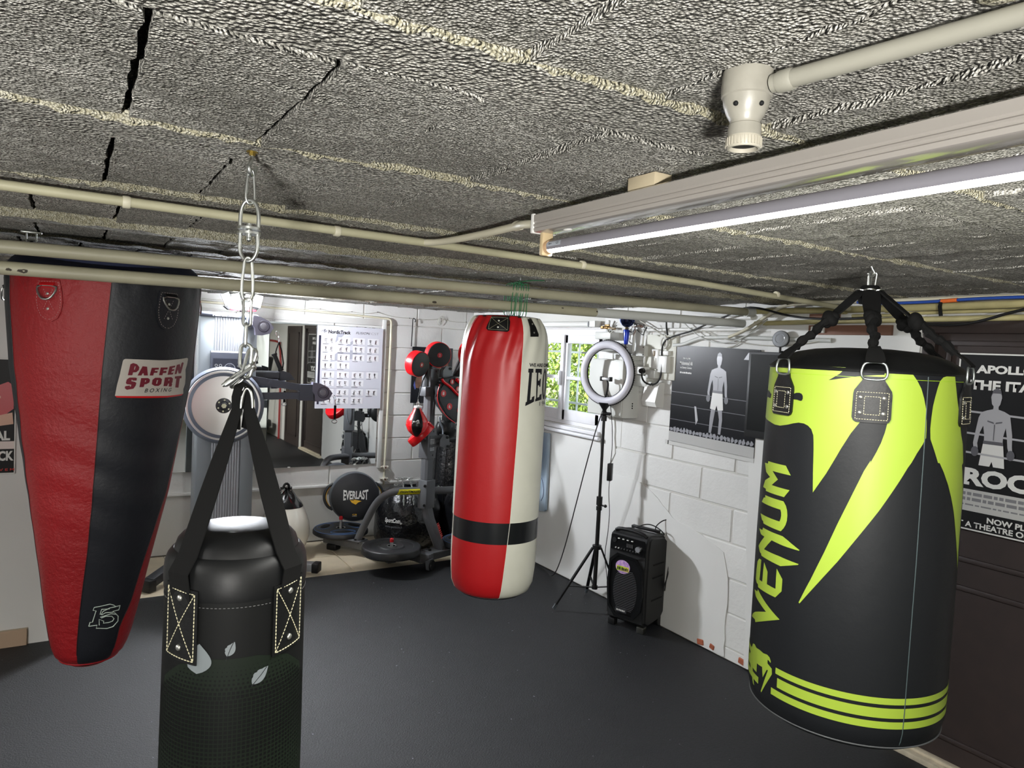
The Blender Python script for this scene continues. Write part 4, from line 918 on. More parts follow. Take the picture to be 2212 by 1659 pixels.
# top patches and straps
for a0, a1, z0_, z1_ in ((-.475, .098, 1.772, 1.838), (.60, .845, 1.757, 1.832), (-2.3, -1.8, 1.77, 1.835), (2.6, 3.1, 1.77, 1.835)):
    pts = [(a0+.06, z1_), (a1-.03, z1_), (a1, (z0_+z1_)/2+.01), (a1-.02, z0_+.006), (a1-.06, z0_), (a0+.05, z0_+.003), (a0, z0_+.012)]
    if a0 > .5 and a0 < 1: pts = [(a0, z1_), (a0+.16, z1_+.002), (a1, z0_+.012), (a1-.01, z0_+.002), (a0+.02, z0_)]
    p = obj('leather_patch', mapped(poly_bm(pts), fW, .001, .005, dx=.05, dy=.03), BLACKL, t)
    am = (a0+a1)/2; i = .06
    q = [(a0+i, z1_-.006), (a1-i, z1_-.006), (a1-i, z0_+.008), (a0+i, z0_+.008)]
    if a1-a0 > .4:
        obj('stitching', dashes(q+[q[0]], fW, .0035, .0022, .0006, off=.0066), THREAD, p)
        obj('stitching', dashes([q[0], q[2]], fW, .0035, .0022, .0006, off=.0068), THREAD, p); obj('stitching', dashes([q[1], q[3]], fW, .0035, .0022, .0006, off=.0068), THREAD, p)
    for z in (z1_-.02, z0_+.018):
        c = fW(am, z, .006); n = (fW(am, z, .02)-c).normalized(); obj('rivet', B().lathe([(.0042, 0), (.0038, .0012), (0, .0026)], c, 12, n, cap=False), RIVET, p)
GW = mat('green_coated_wire', '#1f6e42', .35)
wr = single('green_wire_tie', B(), GW, 'green plastic-coated wire wound round both thick pipes above the red bag', 'wire tie') if False else None
b = B(); r = random.Random(31)
for i in range(7):
    x = 1.655+.012*(i-3)+r.uniform(-.003, .003); zt = 1.980+r.uniform(-.003, .006); zb = 1.838+r.uniform(-.004, .006)
    b.tube([(x, 2.655, zt-.01), (x+.002, 2.66, zt+.006), (x+.003, 2.69, zt+.010), (x+.003, 2.73, zt), (x+.001, 2.735, zb+.02), (x, 2.70, zb), (x-.004*(i % 3), 2.665, zb+.004), (x-.006+.003*(i % 2), 2.656, 1.91), (x, 2.655, zt-.01)], .0018, 6, smooth=1)
b.tube([(1.655, 2.70, 1.99), (1.68, 2.71, 2.005), (1.70, 2.735, 2.006), (1.715, 2.74, 1.994), (1.70, 2.73, 1.990), (1.69, 2.74, 2.000), (1.74, 2.70, 2.010), (1.79, 2.68, 2.012)], .0022, 6, smooth=2)
tag(obj('wire_tie', b, GW, None), 'green coated wire wound round both thick pipes above the red and ivory bag', 'wire tie')
single('ceiling_nail', B().tube([(1.700, 2.737, ZC+.005), (1.700, 2.737, 1.995), (1.705, 2.735, 1.990), (1.712, 2.735, 1.996)], .0025, 8), STEEL, 'bent nail in the ceiling holding the green wire', 'nail')

# ---------------------------------------------------------------- red and black tapered bag
CR = (.100, 3.10)
rRn = lambda z: interp(z, [.440, .455, .48, .51, .55, .66, .80, 1.08, 1.30, 1.54, 1.78, 1.87, 1.915, 1.935], [.060, .090, .115, .127, .137, .158, .180, .2306, .263, .298, .3155, .319, .312, .300])
def cRx(z): return interp(z, [.44, .55, .80, 1.08, 1.5, 1.9], [.073, .080, .091, .103, .108, .110])
BR = math.atan2(-3.10, -.10)
def fR(a, z, off=0.):
    w = .0036*math.sin(z*46+2.2*math.sin(a*2.3)+a)*max(0, 1-abs(z-1.22)/.42)*(.5+.5*math.sin(a*1.7+2))+.003*max(0, (z-1.80)/.1)*math.sin(a*23)
    r_ = rRn(z)+off+w; return Vector((cRx(z)+r_*math.cos(BR+a), 3.10+r_*math.sin(BR+a), z))
fR.base = BR
RR = mat('red_cowhide', '#8c1218', .42, bump=.9, bscale=48, bdist=.006, detail=9, var=.08, vscale=3)
RK = mat('navy_black_cowhide', '#14161d', .5, bump=.5, bscale=48, bdist=.003, detail=9)
t = thing('uppercut_bag', 'tapered red and black leather uppercut bag with a cream label at left', 'punching bag', (CR[0], CR[1], .44))
zz = [.440, .447, .455, .467, .48, .495, .51, .53]+frange(.55, 1.885, 60)
g1 = lambda z: interp(z, [.44, .55, .90, 1.30, 1.56, 1.87, 1.94], [-.34, -.3216, -.159, -.0746, -.035, .034, .05])
g2 = lambda z: interp(z, [.44, .60, .68, 1.11, 1.45, 1.85], [.64, .662, .84, 1.20, 1.36, 1.40])
g0_ = lambda z: interp(z, [.44, .60, .78, 1.21, 1.50, 1.86], [-1.50, -1.48, -1.42, -1.26, -1.15, -1.16])
obj('red_panel', shell(fR, g0_, g1, zz, 40), RR, t); obj('black_panel', shell(fR, g1, g2, zz, 40), RK, t)
obj('red_panel', shell(fR, g2, lambda z: g2(z)+1.7, zz, 30), RR, t); obj('black_panel', shell(fR, lambda z: g0_(z)-1.35, g0_, zz, 30), RK, t)
obj('red_panel', shell(fR, lambda z: g2(z)+1.7, lambda z: g0_(z)-1.35+2*PI, zz, 16), RR, t)
obj('bottom_cap', B().lathe([(0, .434), (.05, .434), (.066, .440), (.062, .446)], (.073, 3.10, 0), 48, cap=False), RR, t)
obj('bottom_piping', B().tube([fR(a, .462, .0012) for a in frange(0, 2*PI, 73)[:-1]], .0028, 6, closed=True), mat('red_piping', '#8c1018', .4), t)
obj('top_cover', B().lathe([(.3175, 1.880), (.3195, 1.888), (.3185, 1.90), (.310, 1.92), (.300, 1.934), (.290, 1.943), (.27, 1.955), (.22, 1.972), (.15, 1.985), (0, 1.99)], (.110, 3.10, 0), 72, cap=False), mat('navy_nylon', '#232943', .6, bump=.3, bscale=30, bdist=.004), t)
for g in (g0_, g1, g2): obj('seam', B().tube([fR(g(z), z, .0005) for z in zz[6:]], .0014, 6), mat('dark_seam', '#2a1014', .6), t)
# label
def lab(keys, holes={}):
    out = []
    for k in keys: out.append(poly_bm(DEC['rb_'+k], [DEC['rb_'+k+'_h']] if ('rb_'+k+'_h') in DEC else []))
    return merge(out)
lb = obj('sewn_label', mapped(poly_bm(DEC['rb_label']), fR, .001, .0022, dx=.05, dy=.04), mat('cream_label_vinyl', '#b9b2aa', .5, bump=.2, bscale=20), t)
obj('label_edge', mapped(poly_bm(DEC['rb_label_edge']), fR, .001, .002, dx=.05), REDL, lb)
obj('label_lettering', mapped(lab(['P', 'A', 'F', 'F2', 'E', 'N', 'S', 'Pb', 'O', 'R', 'T']), fR, .0042, dx=.05, dy=.03), mat('maroon_print', '#6b1528', .5), lb)
obj('label_lettering', mapped(fit(text_bm('B O X I N G', .01, .25), .42, .80, 1.4835, 1.4975), fR, .0040, dx=.05), BLACK_INK, lb)
b = B()
for k in ('outline', 's1', 's2', 's3', 's4'):
    pts = [fR(a, z, .0016) for a, z in DEC['ps_'+k]]; b.tube(pts, .0016, 6)
obj('outline_logo', b, mat('silver_print', '#b9c6bd', .4), t)
# D-rings and teardrop patches
for a, m_, th in ((-.565, RR, REDL), (.640, RK, BLACKL), (1.8, RR, REDL), (-1.8, RK, BLACKL), (PI, RR, REDL)):
    zc_ = 1.792 if a < 0 else 1.783
    pts = [(a-.085, zc_+.055), (a+.085, zc_+.055), (a+.10, zc_+.02), (a+.105, zc_-.01), (a+.095, zc_-.035), (a+.065, zc_-.058), (a+.02, zc_-.068), (a-.02, zc_-.068), (a-.065, zc_-.058), (a-.095, zc_-.035), (a-.105, zc_-.01), (a-.10, zc_+.02)]
    pts = [(a+(x-a)*1.4, zc_+(z-zc_)*1.12) for x, z in pts]
    p = obj('teardrop_patch', mapped(poly_bm(pts), fR, .001, .004, dx=.05, dy=.04), m_, t)
    st = [(a+(x-a)*.88, zc_+(z-zc_)*.90) for x, z in pts]; tm = mat('pale_thread', '#b9a9a4', .7)
    obj('stitching', dashes(st+[st[0]], fR, .0045, .004, .0006, off=.0056), tm, p)
    obj('stitching', dashes([(a-.05, zc_+.03), (a+.06, zc_-.04)], fR, .0045, .004, .0006, off=.0056), tm, p); obj('stitching', dashes([(a+.05, zc_+.03), (a-.06, zc_-.04)], fR, .0045, .004, .0006, off=.0056), tm, p)
    for z in (zc_+.016, zc_-.034):
        c = fR(a-.005, z, .005); n = (fR(a, z, .05)-c).normalized(); obj('rivet', B().lathe([(.0048, 0), (.0045, .0014), (0, .0028)], c, 12, n, cap=False), RIVET, p)
    sd = (fR(a+.02, zc_, 0)-fR(a-.02, zc_, 0)).normalized(); c = fR(a, zc_+.042, .010)
    n = (fR(a, zc_, .05)-fR(a, zc_, 0)).normalized()
    obj('d_ring', B().tube([c-sd*.032, c+sd*.032, c+sd*.032-Zv*.018+n*.004, c+sd*.017-Zv*.042+n*.008, c-Zv*.047+n*.009, c-sd*.017-Zv*.042+n*.008, c-sd*.032-Zv*.018+n*.004], .0032, 8, closed=True, smooth=1), mat('dark_steel_ring', (.38, .38, .36), .3, .9), p)
    obj('ring_tab', B().strap([c-n*.006-Zv*.004, c+n*.004+Zv*.003, c+Zv*.010-n*.006], .048, .004, sd), th, p)
for i, (x, y) in enumerate(((-.124, 2.945), (.36, 3.24), (.02, 3.30))):
    h = thing('ceiling_hook', ['zinc eye bolt in the ceiling above the left edge of the tapered bag', 'zinc eye bolt in the ceiling above the right edge of the tapered bag', 'zinc eye bolt in the ceiling behind the tapered bag'][i], 'hook', (x, y, ZC))
    obj('bracket', B().box((x, y, ZC-.006), (.06, .022, .006), rz=.15*i, bev=.001).box((x-.014, y, ZC-.022), (.004, .02, .034)).box((x+.014, y, ZC-.022), (.004, .02, .034)), STEEL, h)
    obj('cross_pin', B().cyl((x-.018, y, ZC-.032), (x+.018, y, ZC-.032), .003), STEEL, h)
    tgt = Vector((.11, 3.10, 0)); d = (Vector((x, y, 0))-tgt); d.z = 0; d.normalize(); e = tgt+d*.285+Vector((0, 0, 1.945))
    obj('hanging_strap', B().strap([(x, y, ZC-.036), e], .014, .003, (-d.y, d.x, 0)), BLACKL, h)

# ---------------------------------------------------------------- mirrors on the back wall
MIR = mat('mirror_glass', (.86, .88, .88), .015, 1.0)
ang = math.radians(MIRROR_YAW)
def mirror(x0, x1, label, ang=ang, dy=.026):
    z0, z1 = .64, 1.826; c = Vector(((x0+x1)/2, YN-dy, (z0+z1)/2))
    t = thing('wall_mirror', label, 'mirror', (c.x, c.y, z0), 0, 'frameless mirror sheets on the back wall')
    R_ = Matrix.Rotation(ang, 4, 'Z'); w = x1-x0-.004
    obj('glass', B().box(c, (w, .005, z1-z0), rz=ang), MIR, t, smooth=False)
    obj('backing', B().box(c+Vector((0, .005, 0)), (w, .004, z1-z0), rz=ang), mat('mirror_back', '#3a3d3c', .6), t, smooth=False)
    for u in (-.3, .3): obj('clip', B().box(c+R_@Vector((u*w, -.004, -(z1-z0)/2)), (.02, .006, .012), rz=ang, bev=.001), WHITEP, t)
    return t
mirror(.40, 1.335, 'frameless wall mirror sheet mostly hidden behind the cable machine', math.radians(-3.4), .050)
mirror(1.345, 2.283, 'frameless wall mirror sheet with the exercise chart over its upper right part')
PY = YN-.040
# ---------------------------------------------------------------- exercise chart
PAPER = mat('pale_grey_poster', '#c9cbd4', .32)
t = thing('exercise_chart', 'pale grey exercise chart poster with rows of small figures on the mirror', 'poster', (2.01, PY, 1.12))
C0 = (1.724, 1.822); CW_, CH = .575, .695
fP = plane((C0[0], PY, C0[1]), (1, -.006, 0), (0, 0, 1))
def rectp(x0, y0, x1, y1): return poly_bm([(x0, y0), (x1, y0), (x1, y1), (x0, y1)])
obj('sheet', mapped(rectp(0, -CH, CW_, 0), fP, 0, .0015), PAPER, t, smooth=False)
obj('grey_swoosh', mapped(merge([poly_bm([(.17, -.06), (.24, -.06), (.20, -.10), (.155, -.14)]), poly_bm([(.13, -.26), (.30, -.12), (.36, -.10), (.24, -.20), (.42, -.20), (.33, -.27), (.12, -.30)])]), fP, .0020), mat('grey_print', '#a6a9b5', .4), t, kind='stuff', smooth=False)
obj('title', mapped(merge([fit(text_bm('NordicTrack', .035), .095, .285, -.066, -.036)]), fP, .0024), BLACK_INK, t, smooth=False)
obj('title', mapped(merge([fit(text_bm('FUSION', .0, .3), .33, .455, -.060, -.040)]), fP, .0024), mat('dark_grey_print', '#4a4b52', .5), t, smooth=False)
obj('title', mapped(merge([fit(text_bm('CST', -.012, 0), .465, .535, -.060, -.040)]), fP, .0024), mat('grey_print2', '#85868c', .5), t, smooth=False)
b2 = B()
for pts in ([(.035, -.052), (.05, -.040), (.062, -.040), (.052, -.055)], [(.052, -.055), (.064, -.030), (.070, -.036), (.058, -.062)], [(.062, -.058), (.082, -.040), (.078, -.056)]):
    b2.tube([fP(x, y, .0026) for x, y in pts], .0012, 5)
obj('emblem', b2, BLACK_INK, t)
obj('side_bar', mapped(rectp(.016, -.66, .034, -.085), fP, .0024), mat('navy_print', '#1d1e33', .5), t, smooth=False)
CELL = mat('chart_cell_white', '#dfe0e4', .35)
rows_ = [(4, 0), (4, 0), (4, 0), (2, 0), (4, 0), (3, 0), (4, 1), (3, 1)]
ink = B(); inkr = B(); r = random.Random(8); cells = []
yy = -.092
for ri, (n, wide) in enumerate(rows_):
    if ri in (4, 6): obj('divider', mapped(rectp(.045, yy+.004, .56, yy+.0055), fP, .0024), mat('chart_line', '#9a9ba5', .5), t, smooth=False); 
    for ci in range(n):
        x0 = .050+.129*ci
        cells.append(rectp(x0, yy-.056, x0+.105, yy-.002))
        ink.bm.faces.new([ink.bm.verts.new(fP(x, y, .0030)) for x, y in ((x0, yy-.0635), (x0+.03+r.random()*.03, yy-.0635), (x0+.03+r.random()*.03, yy-.0605), (x0, yy-.0605))])
        for q in (0, 1):
            cx_, cy_ = x0+.028+.048*q, yy-.030; p = lambda u, v: fP(cx_+u, cy_+v, .0030)
            W = .0012
            for (a, b_) in (((0, -.02), (0, .018)), ((-.011, .012), (.011, .012)), ((-.010, -.020), (.010, -.020)), ((-.006, -.006), (.004, .004))): ink.tube([p(*a), p(*b_)], W, 4)
            if wide: ink.tube([p(-.02, -.010), p(0, -.010)], .0016, 4)
            sx, sy = r.uniform(-.009, -.003), r.uniform(-.006, .008)
            ink.ball(p(sx, sy+.008), .0026, seg=6, rings=4); ink.tube([p(sx, sy+.006), p(sx+r.uniform(-.003, .003), sy-.004), p(sx+r.uniform(-.004, .004), sy-.014)], .0019, 4)
            if r.random() < .6: inkr.tube([p(sx-.005, sy+.003), p(sx+.005, sy+.006)], .0011, 4)
    yy -= .070
    if ri in (3, 5): yy -= .008
obj('chart_cells', mapped(merge(cells), fP, .0026), CELL, t, kind='stuff', smooth=False)
obj('chart_figures', ink, BLACK_INK, t, kind='stuff', smooth=False); obj('chart_accents', inkr, RED_INK, t, kind='stuff', smooth=False)

# thin gas pipe over and beside the mirrors, with two taps
pt = B().tube([(.2, YN-.024, 1.952), (1.0, YN-.024, 1.945), (2.345, YN-.024, 1.917), (2.375, YN-.028, 1.900), (2.378, YN-.030, 1.86), (2.374, YN-.030, 1.0), (2.366, YN-.030, .60), (2.366, YN-.030, .45)], .0095, 12, smooth=1)
gp = single('gas_pipe', pt, PIPEW, 'thin white painted pipe running over the mirrors and down beside them', 'pipe')
VAL = mat('painted_brass', '#bfb9ad', .45, bump=.4, bscale=90, bdist=.002, var=.15, vscale=60)
for z in (.605, .500):
    v = obj('valve', B().cyl((2.366, YN-.062, z), (2.366, YN-.012, z), .016).cyl((2.33, YN-.030, z), (2.40, YN-.030, z), .012).ball((2.366, YN-.030, z), .020), VAL, gp)
    obj('bleed_hole', B().cyl((2.366, YN-.064, z), (2.366, YN-.055, z), .008), mat('rusty_bore', '#5a3b2c', .8), v)
    obj('valve_arm', B().tube([(2.366, YN-.035, z), (2.335, YN-.05, z+.004), (2.318, YN-.05, z+.003)], .006, 8), VAL, v)
    obj('valve_arm', B().tube([(2.366, YN-.035, z), (2.395, YN-.05, z-.02), (2.412, YN-.05, z-.03)], .005, 8), VAL, v)
# thin cables sagging along the top of the back wall
CABW = mat('painted_cable', '#bab8ae', .55)
def sag(p0, p1, d, n=16): 
    p0, p1 = Vector(p0), Vector(p1); return [p0.lerp(p1, i/n)-Vector((0, 0, 4*d*(i/n)*(1-i/n))) for i in range(n+1)]
w = thing('wall_cable', 'thin white painted cable looping over nails high on the back wall', 'cable', (2.2, YN-.02, 1.93))
pin = [(.55, 1.985), (1.25, 1.975), (1.75, 1.955), (2.02, 1.950), (2.25, 1.962), (2.55, 1.93), (2.86, 1.945), (3.12, 1.93)]
for (xa, za), (xb, zb) in zip(pin[:-1], pin[1:]):
    obj('cable_run', B().tube(sag((xa, YN-.018, za), (xb, YN-.018, zb), .012), .0022, 6), CABW, w)
for x, z in pin: obj('nail', B().cyl((x, YN-.028, z), (x, YN, z), .003, seg=8), mat('dark_nail', '#3a3430', .6), w)
for x, z in ((2.86, 1.935), (2.85, 1.92)): obj('cable_loop', B().link((x, YN-.024, z), (.5, 0, 1), (1, 0, -.3), .075, .05, .0022), CABW, w)

# ---------------------------------------------------------------- picture hung behind the target stand, on a black rod
t = thing('wall_picture', 'dark blue and brown picture hung from a black rod behind the target stand', 'picture', (2.78, YN-.03, 1.18))
obj('panel', B().box2((2.585, YN-.040, 1.175), (2.985, YN-.028, 1.680), bev=.002), mat('black_picture_panel', '#17181d', .3), t)
fK = plane((2.585, YN-.0405, 1.175), (1, 0, 0), (0, 0, 1))
obj('brown_shapes', mapped(merge([poly_bm([(.03, .14), (.16, .12), (.22, .20), (.17, .33), (.10, .36), (.05, .28)]), poly_bm([(.24, .30), (.36, .33), (.35, .44), (.25, .43)])]), fK, .0006), mat('brown_print', '#6b4a38', .4, var=.4, vscale=30), t, kind='stuff', smooth=False)
obj('blue_strokes', mapped(merge([poly_bm([(.02, .16), (.035, .12), (.045, .13), (.03, .20)]), poly_bm([(.12, .22), (.20, .13), (.24, .12), (.14, .24)]), poly_bm([(.10, .36), (.14, .33), (.20, .40), (.15, .42)])]), fK, .0010), mat('blue_print', '#4f5aa0', .4), t, kind='stuff', smooth=False)
obj('hanging_rod', B().tube([(2.575, YN-.03, 1.68), (2.578, YN-.03, 1.92), (2.584, YN-.035, 1.932), (2.596, YN-.04, 1.922), (2.600, YN-.04, 1.905), (2.592, YN-.04, 1.898)], .0045, 8), BLACKP, t)

# ---------------------------------------------------------------- cable machine
MG = mat('machine_grey', '#7d8288', .38, .1); MD = mat('machine_dark_grey', '#4a4d59', .42, .05); MS = mat('grille_silver', '#c3c6cc', .3, .35); MPAN = mat('console_black', '#2a2c36', .3)
AL = mat('brushed_aluminium', (.72, .73, .75), .34, 1.0, bump=.06, bscale=8, bdist=.001)
t = thing('cable_machine', 'grey cable weight machine with an aluminium flywheel in front of the mirrors', 'exercise machine', (.94, 5.45, 0))
ty = 5.42
obj('left_column', B().box2((.752, ty-.01, .08), (.858, ty+.20, 1.835), bev=.012), MG, t)
obj('right_column', B().box2((1.046, ty-.01, .08), (1.142, ty+.20, 1.835), bev=.012), MG, t)
obj('back_panel', B().box2((.84, ty+.03, .08), (1.06, ty+.20, 1.845)), MD, t)
top = obj('top_cap', B().box2((.746, ty-.022, 1.822), (1.148, ty+.21, 1.858), bev=.014), MD, t)
obj('lettering', mapped(fit(text_bm('NordicTrack', .04), .835, 1.012, 1.830, 1.851), plane((0, ty-.0225, 0), (1, 0, 0), (0, 0, 1)), .0008), WHITE_INK, top, smooth=False)
for z0, z1 in ((1.585, 1.824), (.10, 1.17)):
    b = B(); n = 11; x0, x1 = .850, 1.046; prof = []
    for i in range(n*8+1):
        x = x0+(x1-x0)*i/(n*8); prof.append((x, ty-.004-.007*abs(math.sin(PI*i/8))))
    A = [b.bm.verts.new((x, y, z0)) for x, y in prof]; Z = [b.bm.verts.new((x, y, z1)) for x, y in prof]
    for i in range(len(prof)-1): b.bm.faces.new((A[i], A[i+1], Z[i+1], Z[i]))
    obj('ribbed_grille', b, MS if z0 > 1 else mat('grille_grey', '#9a9ca2', .4, .2), t)
con = obj('console', B().prism([(0, 1.17), (-.050, 1.22), (-.060, 1.30), (-.030, 1.575), (-.022, 1.587), (0, 1.587)], (.828, ty, 0), (0, 1, 0), (0, 0, 1), (.250, 0, 0)), MD, t, smooth=False)
fC = plane((.828, ty-.0605, 1.30), (1, 0, 0), (0, .030, .268))
obj('control_panel', mapped(poly_bm([(.015, -.02), (.235, -.02), (.235, .235), (.015, .235)]), fC, .001, .0015), MPAN, con, smooth=False)
obj('dial', B().lathe([(.034, 0), (.034, .004), (.0375, .004), (.0375, 0)], fC(.125, .165, .002), 40, fC(0, 0, 1)-fC(0, 0, 0)), mat('pale_ring', '#a9abb3', .3, .4), con)
obj('dial_face', B().lathe([(.033, 0), (.033, .006), (.026, .009), (0, .0095)], fC(.125, .165, .002), 32, fC(0, 0, 1)-fC(0, 0, 0), cap=False), MPAN, con)
for x in (.035, .063, .187, .213):
    obj('button', B().lathe([(.0075, 0), (.0075, .002), (.0095, .002), (.0095, 0)], fC(x, .185, .002), 20, fC(0, 0, 1)-fC(0, 0, 0)), WHITE_INK, con)
obj('blue_sticker', mapped(rectp(.055, .128, .074, .146), fC, .0032), mat('blue_sticker', '#2f7fd0', .4), con, smooth=False)
b = B()
for pts in ([(.095, .090), (.115, .092), (.125, .108), (.112, .104)], [(.118, .088), (.130, .112), (.140, .100)], [(.128, .086), (.146, .108), (.152, .112)]): b.tube([fC(x, y, .0035) for x, y in pts], .0013, 5)
obj('emblem', b, WHITE_INK, con)
# flywheel
fc_ = Vector((.882, 5.16, 1.222)); ax = Vector((-.12, -1, .04)).normalized()
fw = obj('flywheel_guard', B().lathe([(.20, .04), (.245, .03), (.262, 0), (.262, -.035), (.20, -.05), (0, -.05)], fc_, 72, ax, cap=False), mat('guard_slate', '#575c69', .4), t)
obj('flywheel_disc', B().lathe([(.236, .015), (.238, .030), (.234, .034), (.225, .035), (.05, .038), (0, .038)], fc_, 72, ax, cap=False), AL, fw)
obj('hub', B().lathe([(.052, .037), (.050, .041), (.030, .042), (.026, .048), (.0, .050)], fc_, 36, ax, cap=False), mat('dark_hub', '#3a3b40', .3, .7), fw)
q = Vector((0, 0, 1)).rotation_difference(ax)
for i in range(6):
    a = 2*PI*i/6+.3; p = fc_+q@Vector((.038*math.cos(a), .038*math.sin(a), .041)); obj('hub_bolt', B().cyl(p, p+ax*.004, .006, seg=10), CHROME, fw)
obj('axle_nut', B().cyl(fc_+ax*.045, fc_+ax*.060, .017, seg=6), CHROME, fw)
obj('flywheel_bracket', B().box2((.80, 5.20, 1.14), (.97, ty, 1.30), bev=.01), MD, t)
obj('side_clip', B().box2((.70, ty-.02, 1.20), (.76, ty+.10, 1.29), bev=.01), MG, t)
for z in (1.62, 1.42): obj('side_sticker', mapped(merge([rectp(0, 0, .012, .05), rectp(0, .055, .012, .065)]), plane((.7515, ty+.06, z), (0, -1, 0), (0, 0, 1)), .001), mat('sticker_white', '#d7cdbd', .4), t, kind='stuff', smooth=False)
# arm with two pulley heads
ya = 5.26
arm = obj('arm', B().prism([(.97, 1.430), (1.00, 1.435), (1.505, 1.355), (1.505, 1.309), (.97, 1.380)], (0, ya, 0), (1, 0, 0), (0, 0, 1), (0, .05, 0)), MD, t, smooth=False)
obj('arm', B().prism([(.97, 1.299), (1.505, 1.309), (1.505, 1.263), (.97, 1.247)], (0, ya, 0), (1, 0, 0), (0, 0, 1), (0, .05, 0)), MD, t, smooth=False)
obj('arm_joint', B().prism([(1.42, 1.367), (1.52, 1.367), (1.52, 1.249), (1.42, 1.249)], (0, ya-.006, 0), (1, 0, 0), (0, 0, 1), (0, .062, 0)), MD, t, smooth=False)
obj('arm_bolt', B().cyl((1.35, ya-.004, 1.322), (1.35, ya+.01, 1.322), .006, seg=12), CHROME, t)
obj('arm_mount', B().box2((.95, 5.22, 1.20), (1.08, ty+.02, 1.45), bev=.012), MD, t)
obj('spare_arm', B().box2((1.06, ty+.02, 1.39), (1.32, ty+.09, 1.45), bev=.01).prism([(1.32, 1.46), (1.39, 1.44), (1.43, 1.39), (1.32, 1.38)], (0, ty+.02, 0), (1, 0, 0), (0, 0, 1), (0, .06, 0)), mat('machine_black', '#25262b', .4), t, smooth=False)
def pulley(x, z, y, s, parent):
    pts = [(-.075, .055), (-.02, .045), (.035, .02), (.07, -.025), (.045, -.07), (-.01, -.085), (-.055, -.085), (-.06, -.04), (-.078, -.01)]
    p = obj('pulley_head', B().prism([(x+u*s, z+v*s) for u, v in pts], (0, y, 0), (1, 0, 0), (0, 0, 1), (0, .05, 0)), mat('pulley_slate', '#6d6b7c', .42), parent, smooth=False)
    obj('pulley_recess', B().lathe([(.042*s, .002), (.038*s, .004), (.036*s, -.004), (.0, -.004)], (x, y, z-.02*s), 32, (0, -1, 0), cap=False), mat('pulley_dark', '#3c3b49', .4), p)
    obj('pulley_wheel', B().lathe([(.024*s, 0), (.022*s, .006), (.012*s, .008), (0, .008)], (x-.004*s, y-.004, z-.02*s), 24, (0, -1, 0), cap=False), mat('pulley_wheel_grey', '#83828e', .35), p)
    return p
pulley(1.165, 1.795, ty-.10, 1.0, t); pulley(1.590, 1.330, ya-.01, 1.02, t)
obj('pulley_mount', B().box2((1.06, ty-.07, 1.76), (1.12, ty+.0, 1.845), bev=.006), MD, t)
# base frame
obj('base_leg', B().box(((1.02+1.53)/2, (5.45+5.08)/2, .055), (.61, .075, .06), rz=math.atan2(-.37, .51), bev=.006), mat('leg_pale_grey', '#8b8d90', .35, .3), t)
obj('foot_cap', B().box((1.535, 5.078, .052), (.05, .085, .07), rz=math.atan2(-.37, .51), bev=.008), BLACKP, t)
obj('base_leg', B().box(((.90+.46)/2, (5.50+5.16)/2, .14), (.58, .075, .06), rot=Matrix.Rotation(math.atan2(.34, .44), 4, 'Z')@Matrix.Rotation(-.30, 4, 'Y'), bev=.006), mat('machine_black', '#25262b', .4), t)
obj('foot_cap', B().box((.45, 5.15, .04), (.06, .085, .08), rz=.65, bev=.008), BLACKP, t)
obj('pivot_bracket', B().box((1.33, 5.22, .14), (.10, .07, .14), rz=-.6, bev=.01), MD, t)
obj('base_plate', B().box2((.70, 5.38, .02), (1.19, 5.72, .09), bev=.01), MD, t)
obj('lever', B().tube([(1.22, 5.30, .19), (1.27, 5.25, .20), (1.30, 5.22, .16)], .007, 8), CHROME, t)
# handle on the upper pulley and strap on the arm pulley
h = thing('stirrup_grip', 'black stirrup handle hanging from the upper pulley of the cable machine', 'handle', (1.282, 5.30, 1.498))
hy = 5.30
obj('snap_hook', B().link((1.257, hy, 1.723), (.35, 0, -1), (1, 0, .3), .05, .02, .0026).link((1.267, hy, 1.686), (.1, 0, -1), (0, 1, 0), .045, .02, .0026), CHROME, h)
obj('webbing', B().strap([(1.270, hy, 1.668), (1.254, hy, 1.618), (1.244, hy, 1.568)], .022, .004, (0, 1, 0)).strap([(1.270, hy, 1.668), (1.290, hy, 1.608), (1.306, hy, 1.518), (1.302, hy, 1.483)], .022, .004, (0, 1, 0)), WEB, h)
obj('grip', B().tube([(1.240, hy, 1.578), (1.264, hy, 1.523), (1.290, hy, 1.468)], .0155, 16), BLACKP, h)
obj('grip_end', B().tube([(1.237, hy, 1.585), (1.243, hy, 1.571)], .020, 16), BLACKP, h)
obj('grip_end', B().tube([(1.286, hy, 1.476), (1.292, hy, 1.462)], .020, 16), BLACKP, h)
h = thing('ankle_strap', 'short black strap with a steel ring hanging from the arm pulley', 'strap', (1.652, 5.2, 1.070))
obj('snap_hook', B().link((1.670, 5.22, 1.275), (.4, 0, -1), (1, 0, .3), .04, .018, .0024).link((1.674, 5.22, 1.240), (0, 0, -1), (0, 1, 0), .045, .018, .0024), CHROME, h)
obj('webbing', B().strap([(1.675, 5.22, 1.218), (1.674, 5.22, 1.115)], .018, .003, (1, 0, 0)), WEB, h)
obj('ring', B().tube([(1.674+.020*math.cos(a), 5.22, 1.098+.013*math.sin(a)) for a in frange(0, 2*PI, 17)[:-1]], .004, 8, closed=True), CHROME, h)

